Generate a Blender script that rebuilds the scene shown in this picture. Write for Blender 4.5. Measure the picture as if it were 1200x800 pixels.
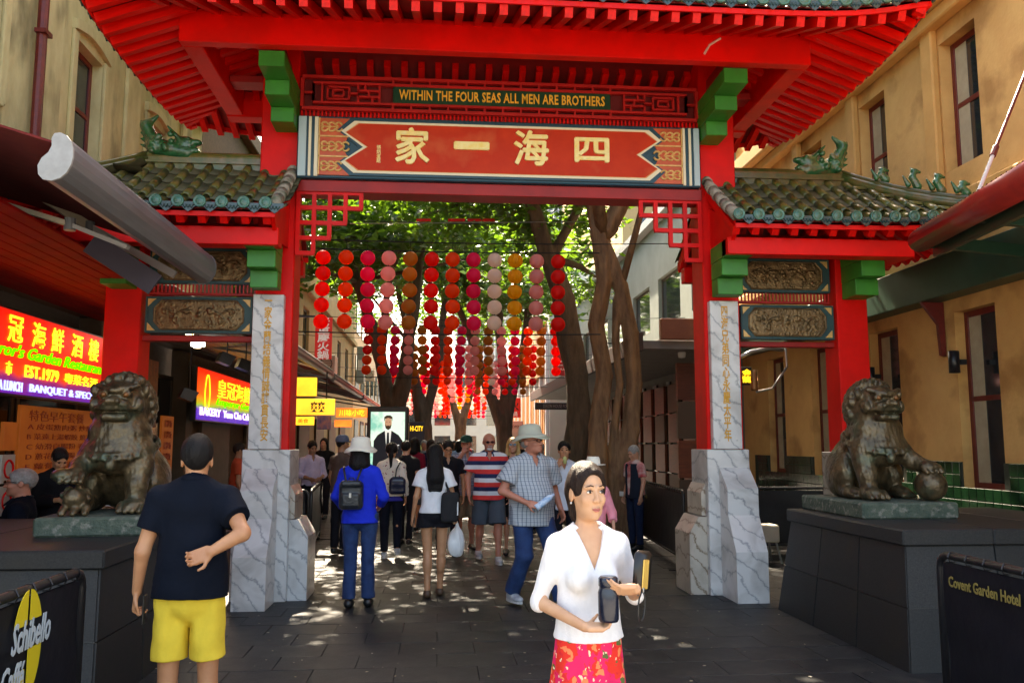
import bpy, math, random
import numpy as np
from mathutils import Vector, Matrix, Euler
R = math.radians
random.seed(7); rng = np.random.default_rng(7)
for o in list(bpy.data.objects): bpy.data.objects.remove(o)
S = bpy.context.scene
COL = S.collection
# ---------------- camera ----------------
PS = math.atan(.085); TH = math.atan(.12); CH = 1.64
fwd = Vector((math.sin(PS)*math.cos(TH), math.cos(PS)*math.cos(TH), math.sin(TH)))
cam = bpy.data.cameras.new('camera'); co = bpy.data.objects.new('camera', cam); COL.objects.link(co)
cam.sensor_width = 36; cam.lens = 30.0; cam.clip_start = .05; cam.clip_end = 2000
co.location = (0, 0, CH); co.rotation_euler = fwd.to_track_quat('-Z', 'Y').to_euler()
S.camera = co
# ---------------- world, sun, exposure ----------------
SUN_EL, SUN_AZ = 48, -8            # degrees; azimuth from +Y towards +X
W = bpy.data.worlds.new('World'); S.world = W; W.use_nodes = True
wn = W.node_tree.nodes; wl = W.node_tree.links
bgn = wn['Background']; sky = wn.new('ShaderNodeTexSky'); sky.sky_type = 'NISHITA'; sky.sun_disc = False
sky.sun_elevation = R(SUN_EL); sky.sun_rotation = R(SUN_AZ); sky.air_density = 1.0; sky.dust_density = 4.0; sky.ozone_density = 1
wl.new(sky.outputs[0], bgn.inputs[0]); bgn.inputs[1].default_value = .115
sd = Vector((math.sin(R(SUN_AZ))*math.cos(R(SUN_EL)), math.cos(R(SUN_AZ))*math.cos(R(SUN_EL)), math.sin(R(SUN_EL))))
sl = bpy.data.lights.new('sun', 'SUN'); sl.energy = 5.0; sl.angle = R(.5); sl.color = (1, .93, .82)
so = bpy.data.objects.new('sun', sl); COL.objects.link(so); so.rotation_euler = (-sd).to_track_quat('-Z', 'Y').to_euler()
so.location = (0, 0, 30)
S.view_settings.view_transform = 'Standard'; S.view_settings.look = 'None'; S.view_settings.gamma = 1
S.view_settings.exposure = 2.80
S.view_settings.use_white_balance = True; S.view_settings.white_balance_temperature = 7800; S.view_settings.white_balance_tint = 10
S.cycles.max_bounces = 6; S.cycles.diffuse_bounces = 4; S.cycles.transparent_max_bounces = 8

# ---------------- helpers ----------------
def ray(px, py):
    r = Vector((math.cos(PS), -math.sin(PS), 0)); u = r.cross(fwd)
    return fwd + r*((px-600)/1000) + u*((400-py)/1000)
def atY(px, py, Y): r = ray(px, py); t = Y/r.y; return Vector((r.x*t, Y, CH+r.z*t))
def atX(px, py, X): r = ray(px, py); t = X/r.x; return Vector((X, r.y*t, CH+r.z*t))
def atZ(px, py, z=0): r = ray(px, py); t = (z-CH)/r.z; return Vector((r.x*t, r.y*t, z))

def tag(o, label=None, cat=None, group=None, kind=None):
    if label: o['label'] = label
    if cat: o['category'] = cat
    if group: o['group'] = group
    if kind: o['kind'] = kind
    return o
def empty(name, loc=(0, 0, 0), rz=0, label=None, cat=None, group=None):
    o = bpy.data.objects.new(name, None); COL.objects.link(o); o.empty_display_size = .2
    o.location = loc; o.rotation_euler = (0, 0, rz); return tag(o, label, cat, group)
def link(name, me, parent=None, world=True, mat=None):
    """link a mesh; when world is True its coordinates are world ones"""
    o = bpy.data.objects.new(name, me); COL.objects.link(o)
    if mat and not me.materials: me.materials.append(mat)
    if parent:
        o.parent = parent
        if world:
            root = parent
            while root.parent: root = root.parent
            if root is parent or True:
                o.matrix_parent_inverse = WM(parent).inverted()
    return o
def WM(o):
    m = Matrix.LocRotScale(o.location, o.rotation_euler, o.scale)
    if o.parent: m = WM(o.parent) @ o.matrix_parent_inverse @ m
    return m
def mesh(name, v, f, smooth=False, mat=None):
    me = bpy.data.meshes.new(name)
    if isinstance(v, np.ndarray) and isinstance(f, np.ndarray):
        n = f.shape[1]
        me.vertices.add(len(v)); me.vertices.foreach_set('co', v.astype(np.float32).ravel())
        me.loops.add(f.size); me.loops.foreach_set('vertex_index', f.astype(np.int32).ravel())
        me.polygons.add(len(f)); me.polygons.foreach_set('loop_start', np.arange(0, f.size, n, dtype=np.int32))
        me.update(calc_edges=True); me.validate()
    else:
        me.from_pydata([tuple(a) for a in v], [], [tuple(a) for a in f]); me.update()
    if smooth: me.polygons.foreach_set('use_smooth', [True]*len(me.polygons))
    if mat: me.materials.append(mat)
    return me

class MB:
    """collects shapes that become ONE mesh"""
    def __init__(s): s.v = []; s.f = []
    def add(s, v, f, M=None):
        n = len(s.v)
        s.v += [tuple(M @ Vector(a)) if M else tuple(a) for a in v]; s.f += [tuple(n+i for i in q) for q in f]; return s
    def box(s, a, b, bev=0, M=None):
        x0, y0, z0 = a; x1, y1, z1 = b
        x0, x1 = sorted((x0, x1)); y0, y1 = sorted((y0, y1)); z0, z1 = sorted((z0, z1))
        if bev <= 0:
            v = [(x, y, z) for z in (z0, z1) for y in (y0, y1) for x in (x0, x1)]
            f = [(0, 2, 3, 1), (4, 5, 7, 6), (0, 1, 5, 4), (2, 6, 7, 3), (0, 4, 6, 2), (1, 3, 7, 5)]
            return s.add(v, f, M)
        c = min(bev, (x1-x0)*.45, (y1-y0)*.45, (z1-z0)*.45)
        def ring(z, d): return [(x0+d, y0+c, z), (x0+c, y0+d, z), (x1-c, y0+d, z), (x1-d, y0+c, z), (x1-d, y1-c, z), (x1-c, y1-d, z), (x0+c, y1-d, z), (x0+d, y1-c, z)]
        v = ring(z0, c) + ring(z0+c, 0) + ring(z1-c, 0) + ring(z1, c); f = []
        for k in range(3):
            for i in range(8): j = (i+1) % 8; f.append((k*8+i, k*8+j, k*8+8+j, k*8+8+i))
        f.append(tuple(range(7, -1, -1))); f.append(tuple(range(24, 32)))
        return s.add(v, f, M)
    def prism(s, pts, axis, a, b, M=None):
        """polygon pts in the two other axes, extruded along axis from a to b"""
        def P(p, t):
            q = list(p); q.insert(axis, t); return tuple(q)
        n = len(pts); v = [P(p, a) for p in pts] + [P(p, b) for p in pts]
        f = [(i, (i+1) % n, n+(i+1) % n, n+i) for i in range(n)]
        ar = sum(pts[i][0]*pts[(i+1) % n][1]-pts[(i+1) % n][0]*pts[i][1] for i in range(n))
        flip = (ar > 0) == (axis != 1)
        f += [tuple(range(n-1, -1, -1)), tuple(range(n, 2*n))]
        if not flip: f = [tuple(reversed(q)) for q in f]
        if b < a: f = [tuple(reversed(q)) for q in f]
        return s.add(v, f, M)
    def tube(s, pts, r, n=8, closed=False, caps=True):
        pts = [Vector(p) for p in pts]; m = len(pts); rs = r if isinstance(r, (list, tuple)) else [r]*m
        v = []; prev = None
        for i, p in enumerate(pts):
            if closed: t = pts[(i+1) % m]-pts[i-1]
            else: t = pts[min(i+1, m-1)]-pts[max(i-1, 0)]
            t.normalize()
            if prev is None:
                a = Vector((0, 0, 1)) if abs(t.z) < .9 else Vector((1, 0, 0)); u = t.cross(a).normalized()
            else: u = (prev - t*prev.dot(t)).normalized()
            prev = u; w = t.cross(u)
            for k in range(n):
                q = 2*math.pi*k/n; v.append(p+(u*math.cos(q)+w*math.sin(q))*rs[i])
        f = []
        for i in range(m if closed else m-1):
            j = (i+1) % m
            for k in range(n): l = (k+1) % n; f.append((i*n+k, i*n+l, j*n+l, j*n+k))
        if caps and not closed: f += [tuple(range(n-1, -1, -1)), tuple(range((m-1)*n, m*n))]
        return s.add(v, f)
    def bar(s, a, b, w, h=None, up=(0, 0, 1)):
        """rectangular bar from a to b, w across and h along up"""
        a = Vector(a); b = Vector(b); h = h or w; t = (b-a).normalized(); U = Vector(up)
        if abs(t.dot(U)) > .98: U = Vector((1, 0, 0))
        x = t.cross(U).normalized(); y = x.cross(t).normalized(); v = []
        for p in (a, b):
            for (i, j) in ((-1, -1), (1, -1), (1, 1), (-1, 1)): v.append(p+x*i*w/2+y*j*h/2)
        return s.add(v, [(3, 2, 1, 0), (4, 5, 6, 7), (0, 1, 5, 4), (1, 2, 6, 5), (2, 3, 7, 6), (3, 0, 4, 7)])
    def lathe(s, prof, n=24, c=(0, 0, 0), M=None, caps=True, sx=1, sy=1):
        v = []; f = []
        for (r, z) in prof:
            for k in range(n): q = 2*math.pi*k/n; v.append((c[0]+r*math.cos(q)*sx, c[1]+r*math.sin(q)*sy, c[2]+z))
        for i in range(len(prof)-1):
            for k in range(n): l = (k+1) % n; f.append((i*n+k, i*n+l, i*n+n+l, i*n+n+k))
        if caps: f += [tuple(range(n-1, -1, -1)), tuple(range((len(prof)-1)*n, len(prof)*n))]
        return s.add(v, f, M)
    def quad(s, a, b, c, d): return s.add([a, b, c, d], [(0, 1, 2, 3)])
    def me(s, name='m', smooth=False, mat=None): return mesh(name, s.v, s.f, smooth, mat)
    def build(s, name, mat, parent=None, world=True, smooth=False): return link(name, s.me(name, smooth, mat), parent, world)

def box(name, a, b, mat, parent=None, bev=0, world=True): return MB().box(a, b, bev).build(name, mat, parent, world)
def copy_tree(o, parent=None):
    c = o.copy(); COL.objects.link(c)
    if parent is not None: c.parent = parent
    for ch in [x for x in o.children]: copy_tree(ch, c)
    return c

# ---------------- signed distance modelling ----------------
def _v(a): return np.array(a, dtype=np.float32)
class Sdf:
    def __init__(s): s.p = []
    def cap(s, a, b, ra, rb=None, k=.02, flat=None, sy=1., op='u', grp=0, R=None, wave=None):
        """tapered capsule; sy flattens it along y about its own axis; flat cuts the b end straight"""
        a = _v(a); b = _v(b); rb = ra if rb is None else rb
        def f(x, y, z):
            px, py, pz = x-a[0], (y-a[1]), z-a[2]; d = b-a
            if sy != 1: py = py/sy
            dd = np.array([d[0], d[1]/sy, d[2]]); L = float(dd @ dd)+1e-9
            t0 = (px*dd[0]+py*dd[1]+pz*dd[2])/L; t = np.clip(t0, 0, 1)
            q = np.sqrt((px-dd[0]*t)**2+(py-dd[1]*t)**2+(pz-dd[2]*t)**2)-(ra+(rb-ra)*t)
            if sy < 1: q = q*(.5+.5*sy)
            if flat: q = np.maximum(q, (t0-1)*math.sqrt(L))
            return q
        r = max(ra, rb); lo = np.minimum(a, b)-r; hi = np.maximum(a, b)+r
        s.p.append((f, lo, hi, k, op)); return s
    def ell(s, c, r, k=.02, Rm=None, op='u'):
        c = _v(c); r = _v(r if hasattr(r, '__len__') else (r, r, r)); Q = np.array(Rm.transposed() if Rm else np.eye(3), dtype=np.float32)
        def f(x, y, z):
            px, py, pz = x-c[0], y-c[1], z-c[2]
            if Rm: px, py, pz = [Q[i, 0]*px+Q[i, 1]*py+Q[i, 2]*pz for i in range(3)]
            k0 = np.sqrt((px/r[0])**2+(py/r[1])**2+(pz/r[2])**2)
            k1 = np.sqrt((px/r[0]**2)**2+(py/r[1]**2)**2+(pz/r[2]**2)**2)+1e-6
            return k0*(k0-1)/k1
        m = float(r.max()) if Rm else r
        s.p.append((f, c-m, c+m, k, op)); return s
    def box(s, c, h, rd=.01, k=.02, Rm=None, op='u'):
        c = _v(c); h = _v(h); Q = np.array(Rm.transposed() if Rm else np.eye(3), dtype=np.float32)
        def f(x, y, z):
            px, py, pz = x-c[0], y-c[1], z-c[2]
            px, py, pz = [Q[i, 0]*px+Q[i, 1]*py+Q[i, 2]*pz for i in range(3)]
            qx, qy, qz = abs(px)-h[0]+rd, abs(py)-h[1]+rd, abs(pz)-h[2]+rd
            return np.sqrt(np.maximum(qx, 0)**2+np.maximum(qy, 0)**2+np.maximum(qz, 0)**2)+np.minimum(np.maximum(qx, np.maximum(qy, qz)), 0)-rd
        m = float(np.linalg.norm(h)) if Rm else h
        s.p.append((f, c-m, c+m, k, op)); return s
    def plane(s, pt, n, k=.004):
        """remove everything on the n side of pt"""
        pt = _v(pt); n = _v(n); n = n/np.linalg.norm(n)
        s.p.append((lambda x, y, z: -((x-pt[0])*n[0]+(y-pt[1])*n[1]+(z-pt[2])*n[2]), None, None, k, 's')); return s
    def func(s, f, lo, hi, k=.01, op='u'): s.p.append((f, _v(lo), _v(hi), k, op)); return s
    def mesh(s, h=.01, name='m', mat=None, disp=None, zfine=None):
        U = [p for p in s.p if p[4] == 'u']
        lo = np.min([p[1] for p in U], 0)-3*h; hi = np.max([p[2] for p in U], 0)+3*h
        ax = [np.arange(lo[i], hi[i]+h, h, dtype=np.float32) for i in range(3)]
        if zfine:
            z0, z1, hz = zfine; A = []; z = lo[2]
            while z < hi[2]+h: A.append(z); z += hz if z0 < z < z1 else h
            ax[2] = np.array(A, dtype=np.float32)
        D = np.full([len(a) for a in ax], 1., np.float32)
        for f, l, u, k, op in s.p:
            if l is None: sl = [slice(0, len(a)) for a in ax]
            else:
                m = k+2.5*h; sl = [slice(int(np.searchsorted(ax[i], l[i]-m)), int(np.searchsorted(ax[i], u[i]+m))) for i in range(3)]
            if any(q.stop <= q.start for q in sl): continue
            d = f(ax[0][sl[0]][:, None, None], ax[1][sl[1]][None, :, None], ax[2][sl[2]][None, None, :])
            a = D[tuple(sl)]; d = np.broadcast_to(d, a.shape)
            if op == 'u':
                t = np.clip(.5+.5*(a-d)/k, 0, 1); a[...] = a*(1-t)+d*t-k*t*(1-t)
            else:
                d = -d; t = np.clip(.5-.5*(a-d)/k, 0, 1); a[...] = a*(1-t)+d*t+k*t*(1-t)
        v, q = nets(D, ax)
        if disp is not None: v = disp(v)
        return mesh(name, v, q, True, mat)
def nets(D, ax):
    sg = D < 0; nx, ny, nz = D.shape
    c = np.zeros((nx-1, ny-1, nz-1), np.int8)
    for i in (0, 1):
        for j in (0, 1):
            for k in (0, 1): c += sg[i:nx-1+i, j:ny-1+j, k:nz-1+k]
    act = (c > 0) & (c < 8); I, J, K = np.nonzero(act)
    idx = np.full(act.shape, -1, np.int64); idx[I, J, K] = np.arange(len(I))
    acc = np.zeros((len(I), 3), np.float32); cnt = np.zeros(len(I), np.float32)
    corners = [(i, j, k) for i in (0, 1) for j in (0, 1) for k in (0, 1)]
    for a in corners:
        for d in range(3):
            if a[d] == 1: continue
            b = list(a); b[d] = 1
            va = D[I+a[0], J+a[1], K+a[2]]; vb = D[I+b[0], J+b[1], K+b[2]]
            m = (va < 0) != (vb < 0); t = np.where(m, va/(va-vb+1e-12*(va == vb)), 0)
            P = [ax[0][I+a[0]], ax[1][J+a[1]], ax[2][K+a[2]]]
            ii = (I, J, K)[d]; P[d] = ax[d][ii]+(ax[d][ii+1]-ax[d][ii])*t
            for e in range(3): acc[:, e] += np.where(m, P[e], 0)
            cnt += m
    v = acc/np.maximum(cnt, 1)[:, None]; Q = []
    for d in range(3):
        s0 = sg.take(range(0, sg.shape[d]-1), d); s1 = sg.take(range(1, sg.shape[d]), d)
        x = np.argwhere(s0 != s1)
        e, g = [(1, 2), (2, 0), (0, 1)][d]
        x = x[(x[:, e] > 0) & (x[:, g] > 0) & (x[:, e] < sg.shape[e]-1) & (x[:, g] < sg.shape[g]-1)]
        def at(de, dg):
            y = x.copy(); y[:, e] -= de; y[:, g] -= dg; return idx[y[:, 0], y[:, 1], y[:, 2]]
        q = np.stack([at(1, 1), at(0, 1), at(0, 0), at(1, 0)], 1)
        ins = s0[tuple(x.T)]; q[~ins] = q[~ins][:, ::-1]; Q.append(q)
    q = np.concatenate(Q); q = q[(q >= 0).all(1)]
    return v, q
def wob(v, amp, fr, seed=0, ax=(1, 1, .5), zf=.4):
    """soft irregular displacement"""
    r = np.random.default_rng(int(seed*10)+1); o = np.zeros_like(v)
    for k in range(4):
        w = r.normal(size=(3, 3))*fr*np.array(ax)*(1+.7*k); ph = r.uniform(0, 6.3, 3)
        o += np.sin(v @ w.T+ph)*amp/(1+k)
    o[:, 2] *= zf; return v+o

# ---------------- text ----------------
def text_me(body, w=None, h=None, ext=.004, bold=0., align='C', shear=0., mat=None, spacing=1., name='lettering', vertical=False, fat=0.):
    """mesh text in the XZ plane facing -Y, centred, scaled to w by h"""
    cu = bpy.data.curves.new('t', 'FONT'); cu.body = '\n'.join(body) if vertical else body
    cu.align_x = 'CENTER'; cu.offset = bold; cu.extrude = .5; cu.resolution_u = 2; cu.shear = shear; cu.space_character = spacing; cu.space_line = .95
    o = bpy.data.objects.new('t', cu); me0 = bpy.data.meshes.new_from_object(o)
    n = len(me0.vertices); a = np.zeros(n*3, np.float32); me0.vertices.foreach_get('co', a); a = a.reshape(-1, 3)
    bpy.data.objects.remove(o)
    lo, hi = a.min(0), a.max(0); sz = hi-lo; c = (lo+hi)/2
    sx = (w/sz[0]) if w else None; sy = (h/sz[1]) if h else None
    sx = sx or sy; sy = sy or sx
    out = np.stack([(a[:, 0]-c[0])*sx, -(a[:, 2]/.5)*ext, (a[:, 1]-c[1])*sy], 1)
    me0.vertices.foreach_set('co', out.ravel()); me0.name = name; me0.materials.clear()
    if mat: me0.materials.append(mat)
    me0.update()
    if fat:        # a heavier brush stroke: the glyph again, shifted by a hair in four directions
        P = [tuple(v.co) for v in me0.vertices]; F = [tuple(p.vertices) for p in me0.polygons]; V = []; G = []
        for k, (dx, dz) in enumerate(((0, 0), (fat, 0), (-fat, 0), (0, fat), (0, -fat))):
            n = len(V); V += [(x+dx, y*(1-.03*k), z+dz) for x, y, z in P]; G += [tuple(n+i for i in f) for f in F]
        me0 = mesh(name, V, G, False, mat)
    return me0
def put(name, me, M, parent):
    """link a mesh whose object stands at world matrix M, under parent"""
    o = bpy.data.objects.new(name, me); COL.objects.link(o)
    if parent: o.parent = parent; o.matrix_parent_inverse = WM(parent).inverted()
    o.matrix_basis = M; return o
def T(x, y, z, rz=0, rx=0, ry=0, s=1): return Matrix.LocRotScale(Vector((x, y, z)), Euler((rx, ry, rz)), Vector((s, s, s)) if not hasattr(s, '__len__') else Vector(s))

# ---------------- materials ----------------
def srgb(h):
    h = h.lstrip('#'); c = [int(h[i:i+2], 16)/255 for i in (0, 2, 4)]
    return tuple(((x+.055)/1.055)**2.4 if x > .04045 else x/12.92 for x in c)
_M = {}
def mat(name, c, c2=None, sc=4., rough=.6, metal=0., bump=.0, bsc=30., emit=0., coat=0., spec=.5, detail=5., c3=None, sc3=1.5, rnd=0., trans=0., dist=0., stretch=None, pos=(.35, .65)):
    if name in _M: return _M[name]
    m = bpy.data.materials.new(name); m.use_nodes = True; nt = m.node_tree; N = nt.nodes; L = nt.links
    b = N['Principled BSDF']; tc = N.new('ShaderNodeTexCoord'); src = tc.outputs['Object']
    if stretch:
        mp = N.new('ShaderNodeMapping'); mp.inputs['Scale'].default_value = stretch; L.new(src, mp.inputs[0]); src = mp.outputs[0]
    def rgb(c): return (*c, 1)
    col = None
    if c2:
        n = N.new('ShaderNodeTexNoise'); n.inputs['Scale'].default_value = sc; n.inputs['Detail'].default_value = detail; n.inputs['Roughness'].default_value = .62; n.inputs['Distortion'].default_value = dist
        L.new(src, n.inputs['Vector']); rp = N.new('ShaderNodeValToRGB'); rp.color_ramp.elements[0].color = rgb(c); rp.color_ramp.elements[1].color = rgb(c2)
        rp.color_ramp.elements[0].position, rp.color_ramp.elements[1].position = pos; L.new(n.outputs[0], rp.inputs[0]); col = rp.outputs[0]
        if c3:
            n2 = N.new('ShaderNodeTexNoise'); n2.inputs['Scale'].default_value = sc3; n2.inputs['Detail'].default_value = 7; L.new(src, n2.inputs['Vector'])
            r2 = N.new('ShaderNodeValToRGB'); r2.color_ramp.elements[0].position = .54; r2.color_ramp.elements[1].position = .68; L.new(n2.outputs[0], r2.inputs[0])
            mx = N.new('ShaderNodeMixRGB'); L.new(r2.outputs[0], mx.inputs[0]); L.new(col, mx.inputs[1]); mx.inputs[2].default_value = rgb(c3); col = mx.outputs[0]
    if rnd:
        oi = N.new('ShaderNodeObjectInfo'); mr = N.new('ShaderNodeMapRange'); mr.inputs[3].default_value = 1-rnd; mr.inputs[4].default_value = 1+rnd; L.new(oi.outputs['Random'], mr.inputs[0])
        hs = N.new('ShaderNodeHueSaturation'); L.new(mr.outputs[0], hs.inputs['Value'])
        if col: L.new(col, hs.inputs['Color'])
        else: hs.inputs['Color'].default_value = rgb(c)
        col = hs.outputs[0]
    if col: L.new(col, b.inputs['Base Color'])
    else: b.inputs['Base Color'].default_value = rgb(c)
    b.inputs['Roughness'].default_value = rough; b.inputs['Metallic'].default_value = metal; b.inputs['Specular IOR Level'].default_value = spec
    if coat: b.inputs['Coat Weight'].default_value = coat; b.inputs['Coat Roughness'].default_value = .15
    if emit:
        b.inputs['Emission Strength'].default_value = emit
        if col: L.new(col, b.inputs['Emission Color'])
        else: b.inputs['Emission Color'].default_value = rgb(c)
    if trans: b.inputs['Transmission Weight'].default_value = trans
    if bump:
        n3 = N.new('ShaderNodeTexNoise'); n3.inputs['Scale'].default_value = bsc; n3.inputs['Detail'].default_value = 6; L.new(src, n3.inputs['Vector'])
        bp = N.new('ShaderNodeBump'); bp.inputs['Strength'].default_value = bump; bp.inputs['Distance'].default_value = .02; L.new(n3.outputs[0], bp.inputs['Height']); L.new(bp.outputs[0], b.inputs['Normal'])
    _M[name] = m; return m
def marble(name, base, vein, vein2, sc=2.2):
    m = mat(name, base); nt = m.node_tree; N = nt.nodes; L = nt.links; b = N['Principled BSDF']; b.inputs['Roughness'].default_value = .28
    tc = N.new('ShaderNodeTexCoord'); mp = N.new('ShaderNodeMapping'); mp.inputs['Rotation'].default_value = (.3, .75, .2); L.new(tc.outputs['Object'], mp.inputs[0])
    oi = N.new('ShaderNodeObjectInfo'); ad = N.new('ShaderNodeVectorMath'); ad.operation = 'ADD'; ml = N.new('ShaderNodeMath'); ml.operation = 'MULTIPLY'; ml.inputs[1].default_value = 9; L.new(oi.outputs['Random'], ml.inputs[0]); L.new(mp.outputs[0], ad.inputs[0]); L.new(ml.outputs[0], ad.inputs[1])
    w = N.new('ShaderNodeTexWave'); w.wave_type = 'BANDS'; w.inputs['Scale'].default_value = sc; w.inputs['Distortion'].default_value = 7.5; w.inputs['Detail'].default_value = 6; w.inputs['Detail Scale'].default_value = 1.3; w.inputs['Detail Roughness'].default_value = .65
    L.new(ad.outputs[0], w.inputs[0]); r = N.new('ShaderNodeValToRGB'); e = r.color_ramp.elements
    e[0].position = 0; e[0].color = (*vein, 1); e[1].position = .035; e[1].color = (*vein2, 1); x = e.new(.16); x.color = (*base, 1); x = e.new(1); x.color = (*base, 1)
    L.new(w.outputs[0], r.inputs[0])
    n = N.new('ShaderNodeTexNoise'); n.inputs['Scale'].default_value = 2.4; n.inputs['Detail'].default_value = 9; n.inputs['Distortion'].default_value = 1.2; L.new(ad.outputs[0], n.inputs[0]); mx = N.new('ShaderNodeMixRGB'); mx.blend_type = 'MULTIPLY'; mx.inputs[0].default_value = .8
    r2 = N.new('ShaderNodeValToRGB'); r2.color_ramp.elements[0].position = .3; r2.color_ramp.elements[0].color = (.62, .60, .58, 1); r2.color_ramp.elements[1].position = .56; L.new(n.outputs[0], r2.inputs[0])
    L.new(r.outputs[0], mx.inputs[1]); L.new(r2.outputs[0], mx.inputs[2]); L.new(mx.outputs[0], b.inputs['Base Color']); return m
def bands(name, stops, period, axis='Z', rough=.85, other=None, operiod=.03, phase=0.):
    """repeating stripes along one object axis; other = second colour crossing the first along X (checks)"""
    m = mat(name, stops[0][1]); nt = m.node_tree; N = nt.nodes; L = nt.links; b = N['Principled BSDF']; b.inputs['Roughness'].default_value = rough
    tc = N.new('ShaderNodeTexCoord'); sp = N.new('ShaderNodeSeparateXYZ'); L.new(tc.outputs['Object'], sp.inputs[0])
    def frac(ch, per, ph=0.):
        a = N.new('ShaderNodeMath'); a.operation = 'MULTIPLY_ADD'; a.inputs[1].default_value = 1/per; a.inputs[2].default_value = 50+ph; L.new(sp.outputs[ch], a.inputs[0])
        f = N.new('ShaderNodeMath'); f.operation = 'FRACT'; L.new(a.outputs[0], f.inputs[0]); return f.outputs[0]
    r = N.new('ShaderNodeValToRGB'); r.color_ramp.interpolation = 'CONSTANT'; e = r.color_ramp.elements
    e[0].position = stops[0][0]; e[0].color = (*stops[0][1], 1); e[1].position = stops[1][0]; e[1].color = (*stops[1][1], 1)
    for p, c in stops[2:]: x = e.new(p); x.color = (*c, 1)
    L.new(frac(axis, period, phase), r.inputs[0]); out = r.outputs[0]
    if other:
        g = N.new('ShaderNodeMath'); g.operation = 'GREATER_THAN'; g.inputs[1].default_value = .72; L.new(frac('X', operiod), g.inputs[0])
        mx = N.new('ShaderNodeMixRGB'); mx.blend_type = 'MULTIPLY'; L.new(g.outputs[0], mx.inputs[0]); L.new(out, mx.inputs[1]); mx.inputs[2].default_value = (*other, 1); out = mx.outputs[0]
    L.new(out, b.inputs['Base Color']); return m
def floral(name, ground, cols, sc=22, thr=.33, rough=.8):
    m = mat(name, ground); nt = m.node_tree; N = nt.nodes; L = nt.links; b = N['Principled BSDF']; b.inputs['Roughness'].default_value = rough
    tc = N.new('ShaderNodeTexCoord'); out = None
    nz = N.new('ShaderNodeTexNoise'); nz.inputs['Scale'].default_value = sc*1.3; L.new(tc.outputs['Object'], nz.inputs[0])
    av = N.new('ShaderNodeMixRGB'); av.inputs[0].default_value = .06; L.new(tc.outputs['Object'], av.inputs[1]); L.new(nz.outputs['Color'], av.inputs[2])
    for i, (c, s, t) in enumerate(cols):
        v = N.new('ShaderNodeTexVoronoi'); v.inputs['Scale'].default_value = s; mp = N.new('ShaderNodeMapping'); mp.inputs['Location'].default_value = (i*1.7, i*.9, i*2.3); L.new(av.outputs[0], mp.inputs[0]); L.new(mp.outputs[0], v.inputs['Vector'])
        lt = N.new('ShaderNodeMath'); lt.operation = 'LESS_THAN'; lt.inputs[1].default_value = t; L.new(v.outputs['Distance'], lt.inputs[0])
        mx = N.new('ShaderNodeMixRGB'); L.new(lt.outputs[0], mx.inputs[0])
        if out: L.new(out, mx.inputs[1])
        else: mx.inputs[1].default_value = (*ground, 1)
        mx.inputs[2].default_value = (*c, 1); out = mx.outputs[0]
    L.new(out, b.inputs['Base Color']); return m

RED = mat('red_paint', (.84, .004, .004), (.68, .004, .003), sc=2.6, rough=.45, bump=.08, bsc=40, c3=(.60, .006, .005), sc3=1.1, spec=.25)
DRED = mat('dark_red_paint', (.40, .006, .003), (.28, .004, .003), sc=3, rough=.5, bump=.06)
GREEN = mat('green_paint', (.030, .24, .022), (.024, .18, .018), sc=5, rough=.45, bump=.06)
GOLD = mat('gold_paint', (.70, .36, .03), (.60, .28, .02), sc=20, rough=.4, metal=.1)
CREAM = mat('cream_paint', (.82, .76, .55), rough=.5)
NAVY = mat('teal_navy_paint', (.012, .06, .09), rough=.4)
TILE = mat('glazed_green_tile', (.045, .085, .020), (.14, .105, .028), sc=9, rough=.28, bump=.15, bsc=35, c3=(.17, .13, .07), sc3=5, rnd=.35, coat=.4)
TILEB = mat('weathered_pan_tile', (.10, .085, .045), (.06, .07, .035), sc=9, rough=.6, bump=.3, rnd=.3)
CAPT = mat('turquoise_glazed_tile_end', (.012, .10, .07), (.03, .17, .10), sc=14, rough=.2, bump=.5, bsc=60, coat=.7, c3=(.05, .11, .10), sc3=9)
JADE = mat('glazed_jade_ornament', (.010, .085, .03), (.02, .15, .055), sc=10, rough=.15, bump=.5, bsc=40, coat=.8, c3=(.12, .10, .04), sc3=6)
MARB = marble('veined_marble', (.66, .65, .63), (.34, .35, .36), (.54, .54, .53), sc=1.9)
MARW = marble('brown_marble', (.52, .46, .38), (.20, .14, .09), (.42, .35, .27))  # browner, darker marble for the shoulders and the right outer base
BRON = mat('dark_bronze', (.050, .036, .020), (.17, .120, .062), sc=10, rough=.30, metal=.45, bump=.45, bsc=26, c3=(.075, .09, .055), sc3=4)
BRONR = mat('relief_bronze', (.13, .085, .04), (.26, .17, .08), sc=12, rough=.4, metal=.7, bump=.4, bsc=50)
GRAN = mat('dark_granite', (.015, .0155, .016), (.034, .033, .032), sc=90, rough=.5, bump=.10, bsc=200, c3=(.032, .028, .022), sc3=2.4, rnd=.15, spec=.3)
SLAB = mat('bluestone_slab', (.014, .015, .017), (.030, .031, .032), sc=9, rough=.50, bump=.2, bsc=70, c3=(.045, .042, .038), sc3=2.3, rnd=.13, spec=.25)
BLACK = mat('black_metal', (.012, .012, .014), rough=.35)
BLKPL = mat('black_rubber', (.02, .02, .02), rough=.7)
STEEL = mat('brushed_steel', (.45, .46, .47), rough=.3, metal=.9)
GREYM = mat('grey_powder_coat', (.15, .155, .165), (.10, .105, .11), sc=10, rough=.38, bump=.05, stretch=(1, .1, 1))
WHITE = mat('white_paint', (.62, .62, .61), rough=.5)
GLASS = mat('dark_window_glass', (.02, .025, .03), rough=.06, spec=.9)
WOODB = mat('red_brown_joinery', (.16, .015, .012), (.11, .012, .010), sc=12, rough=.45, bump=.1)
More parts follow.
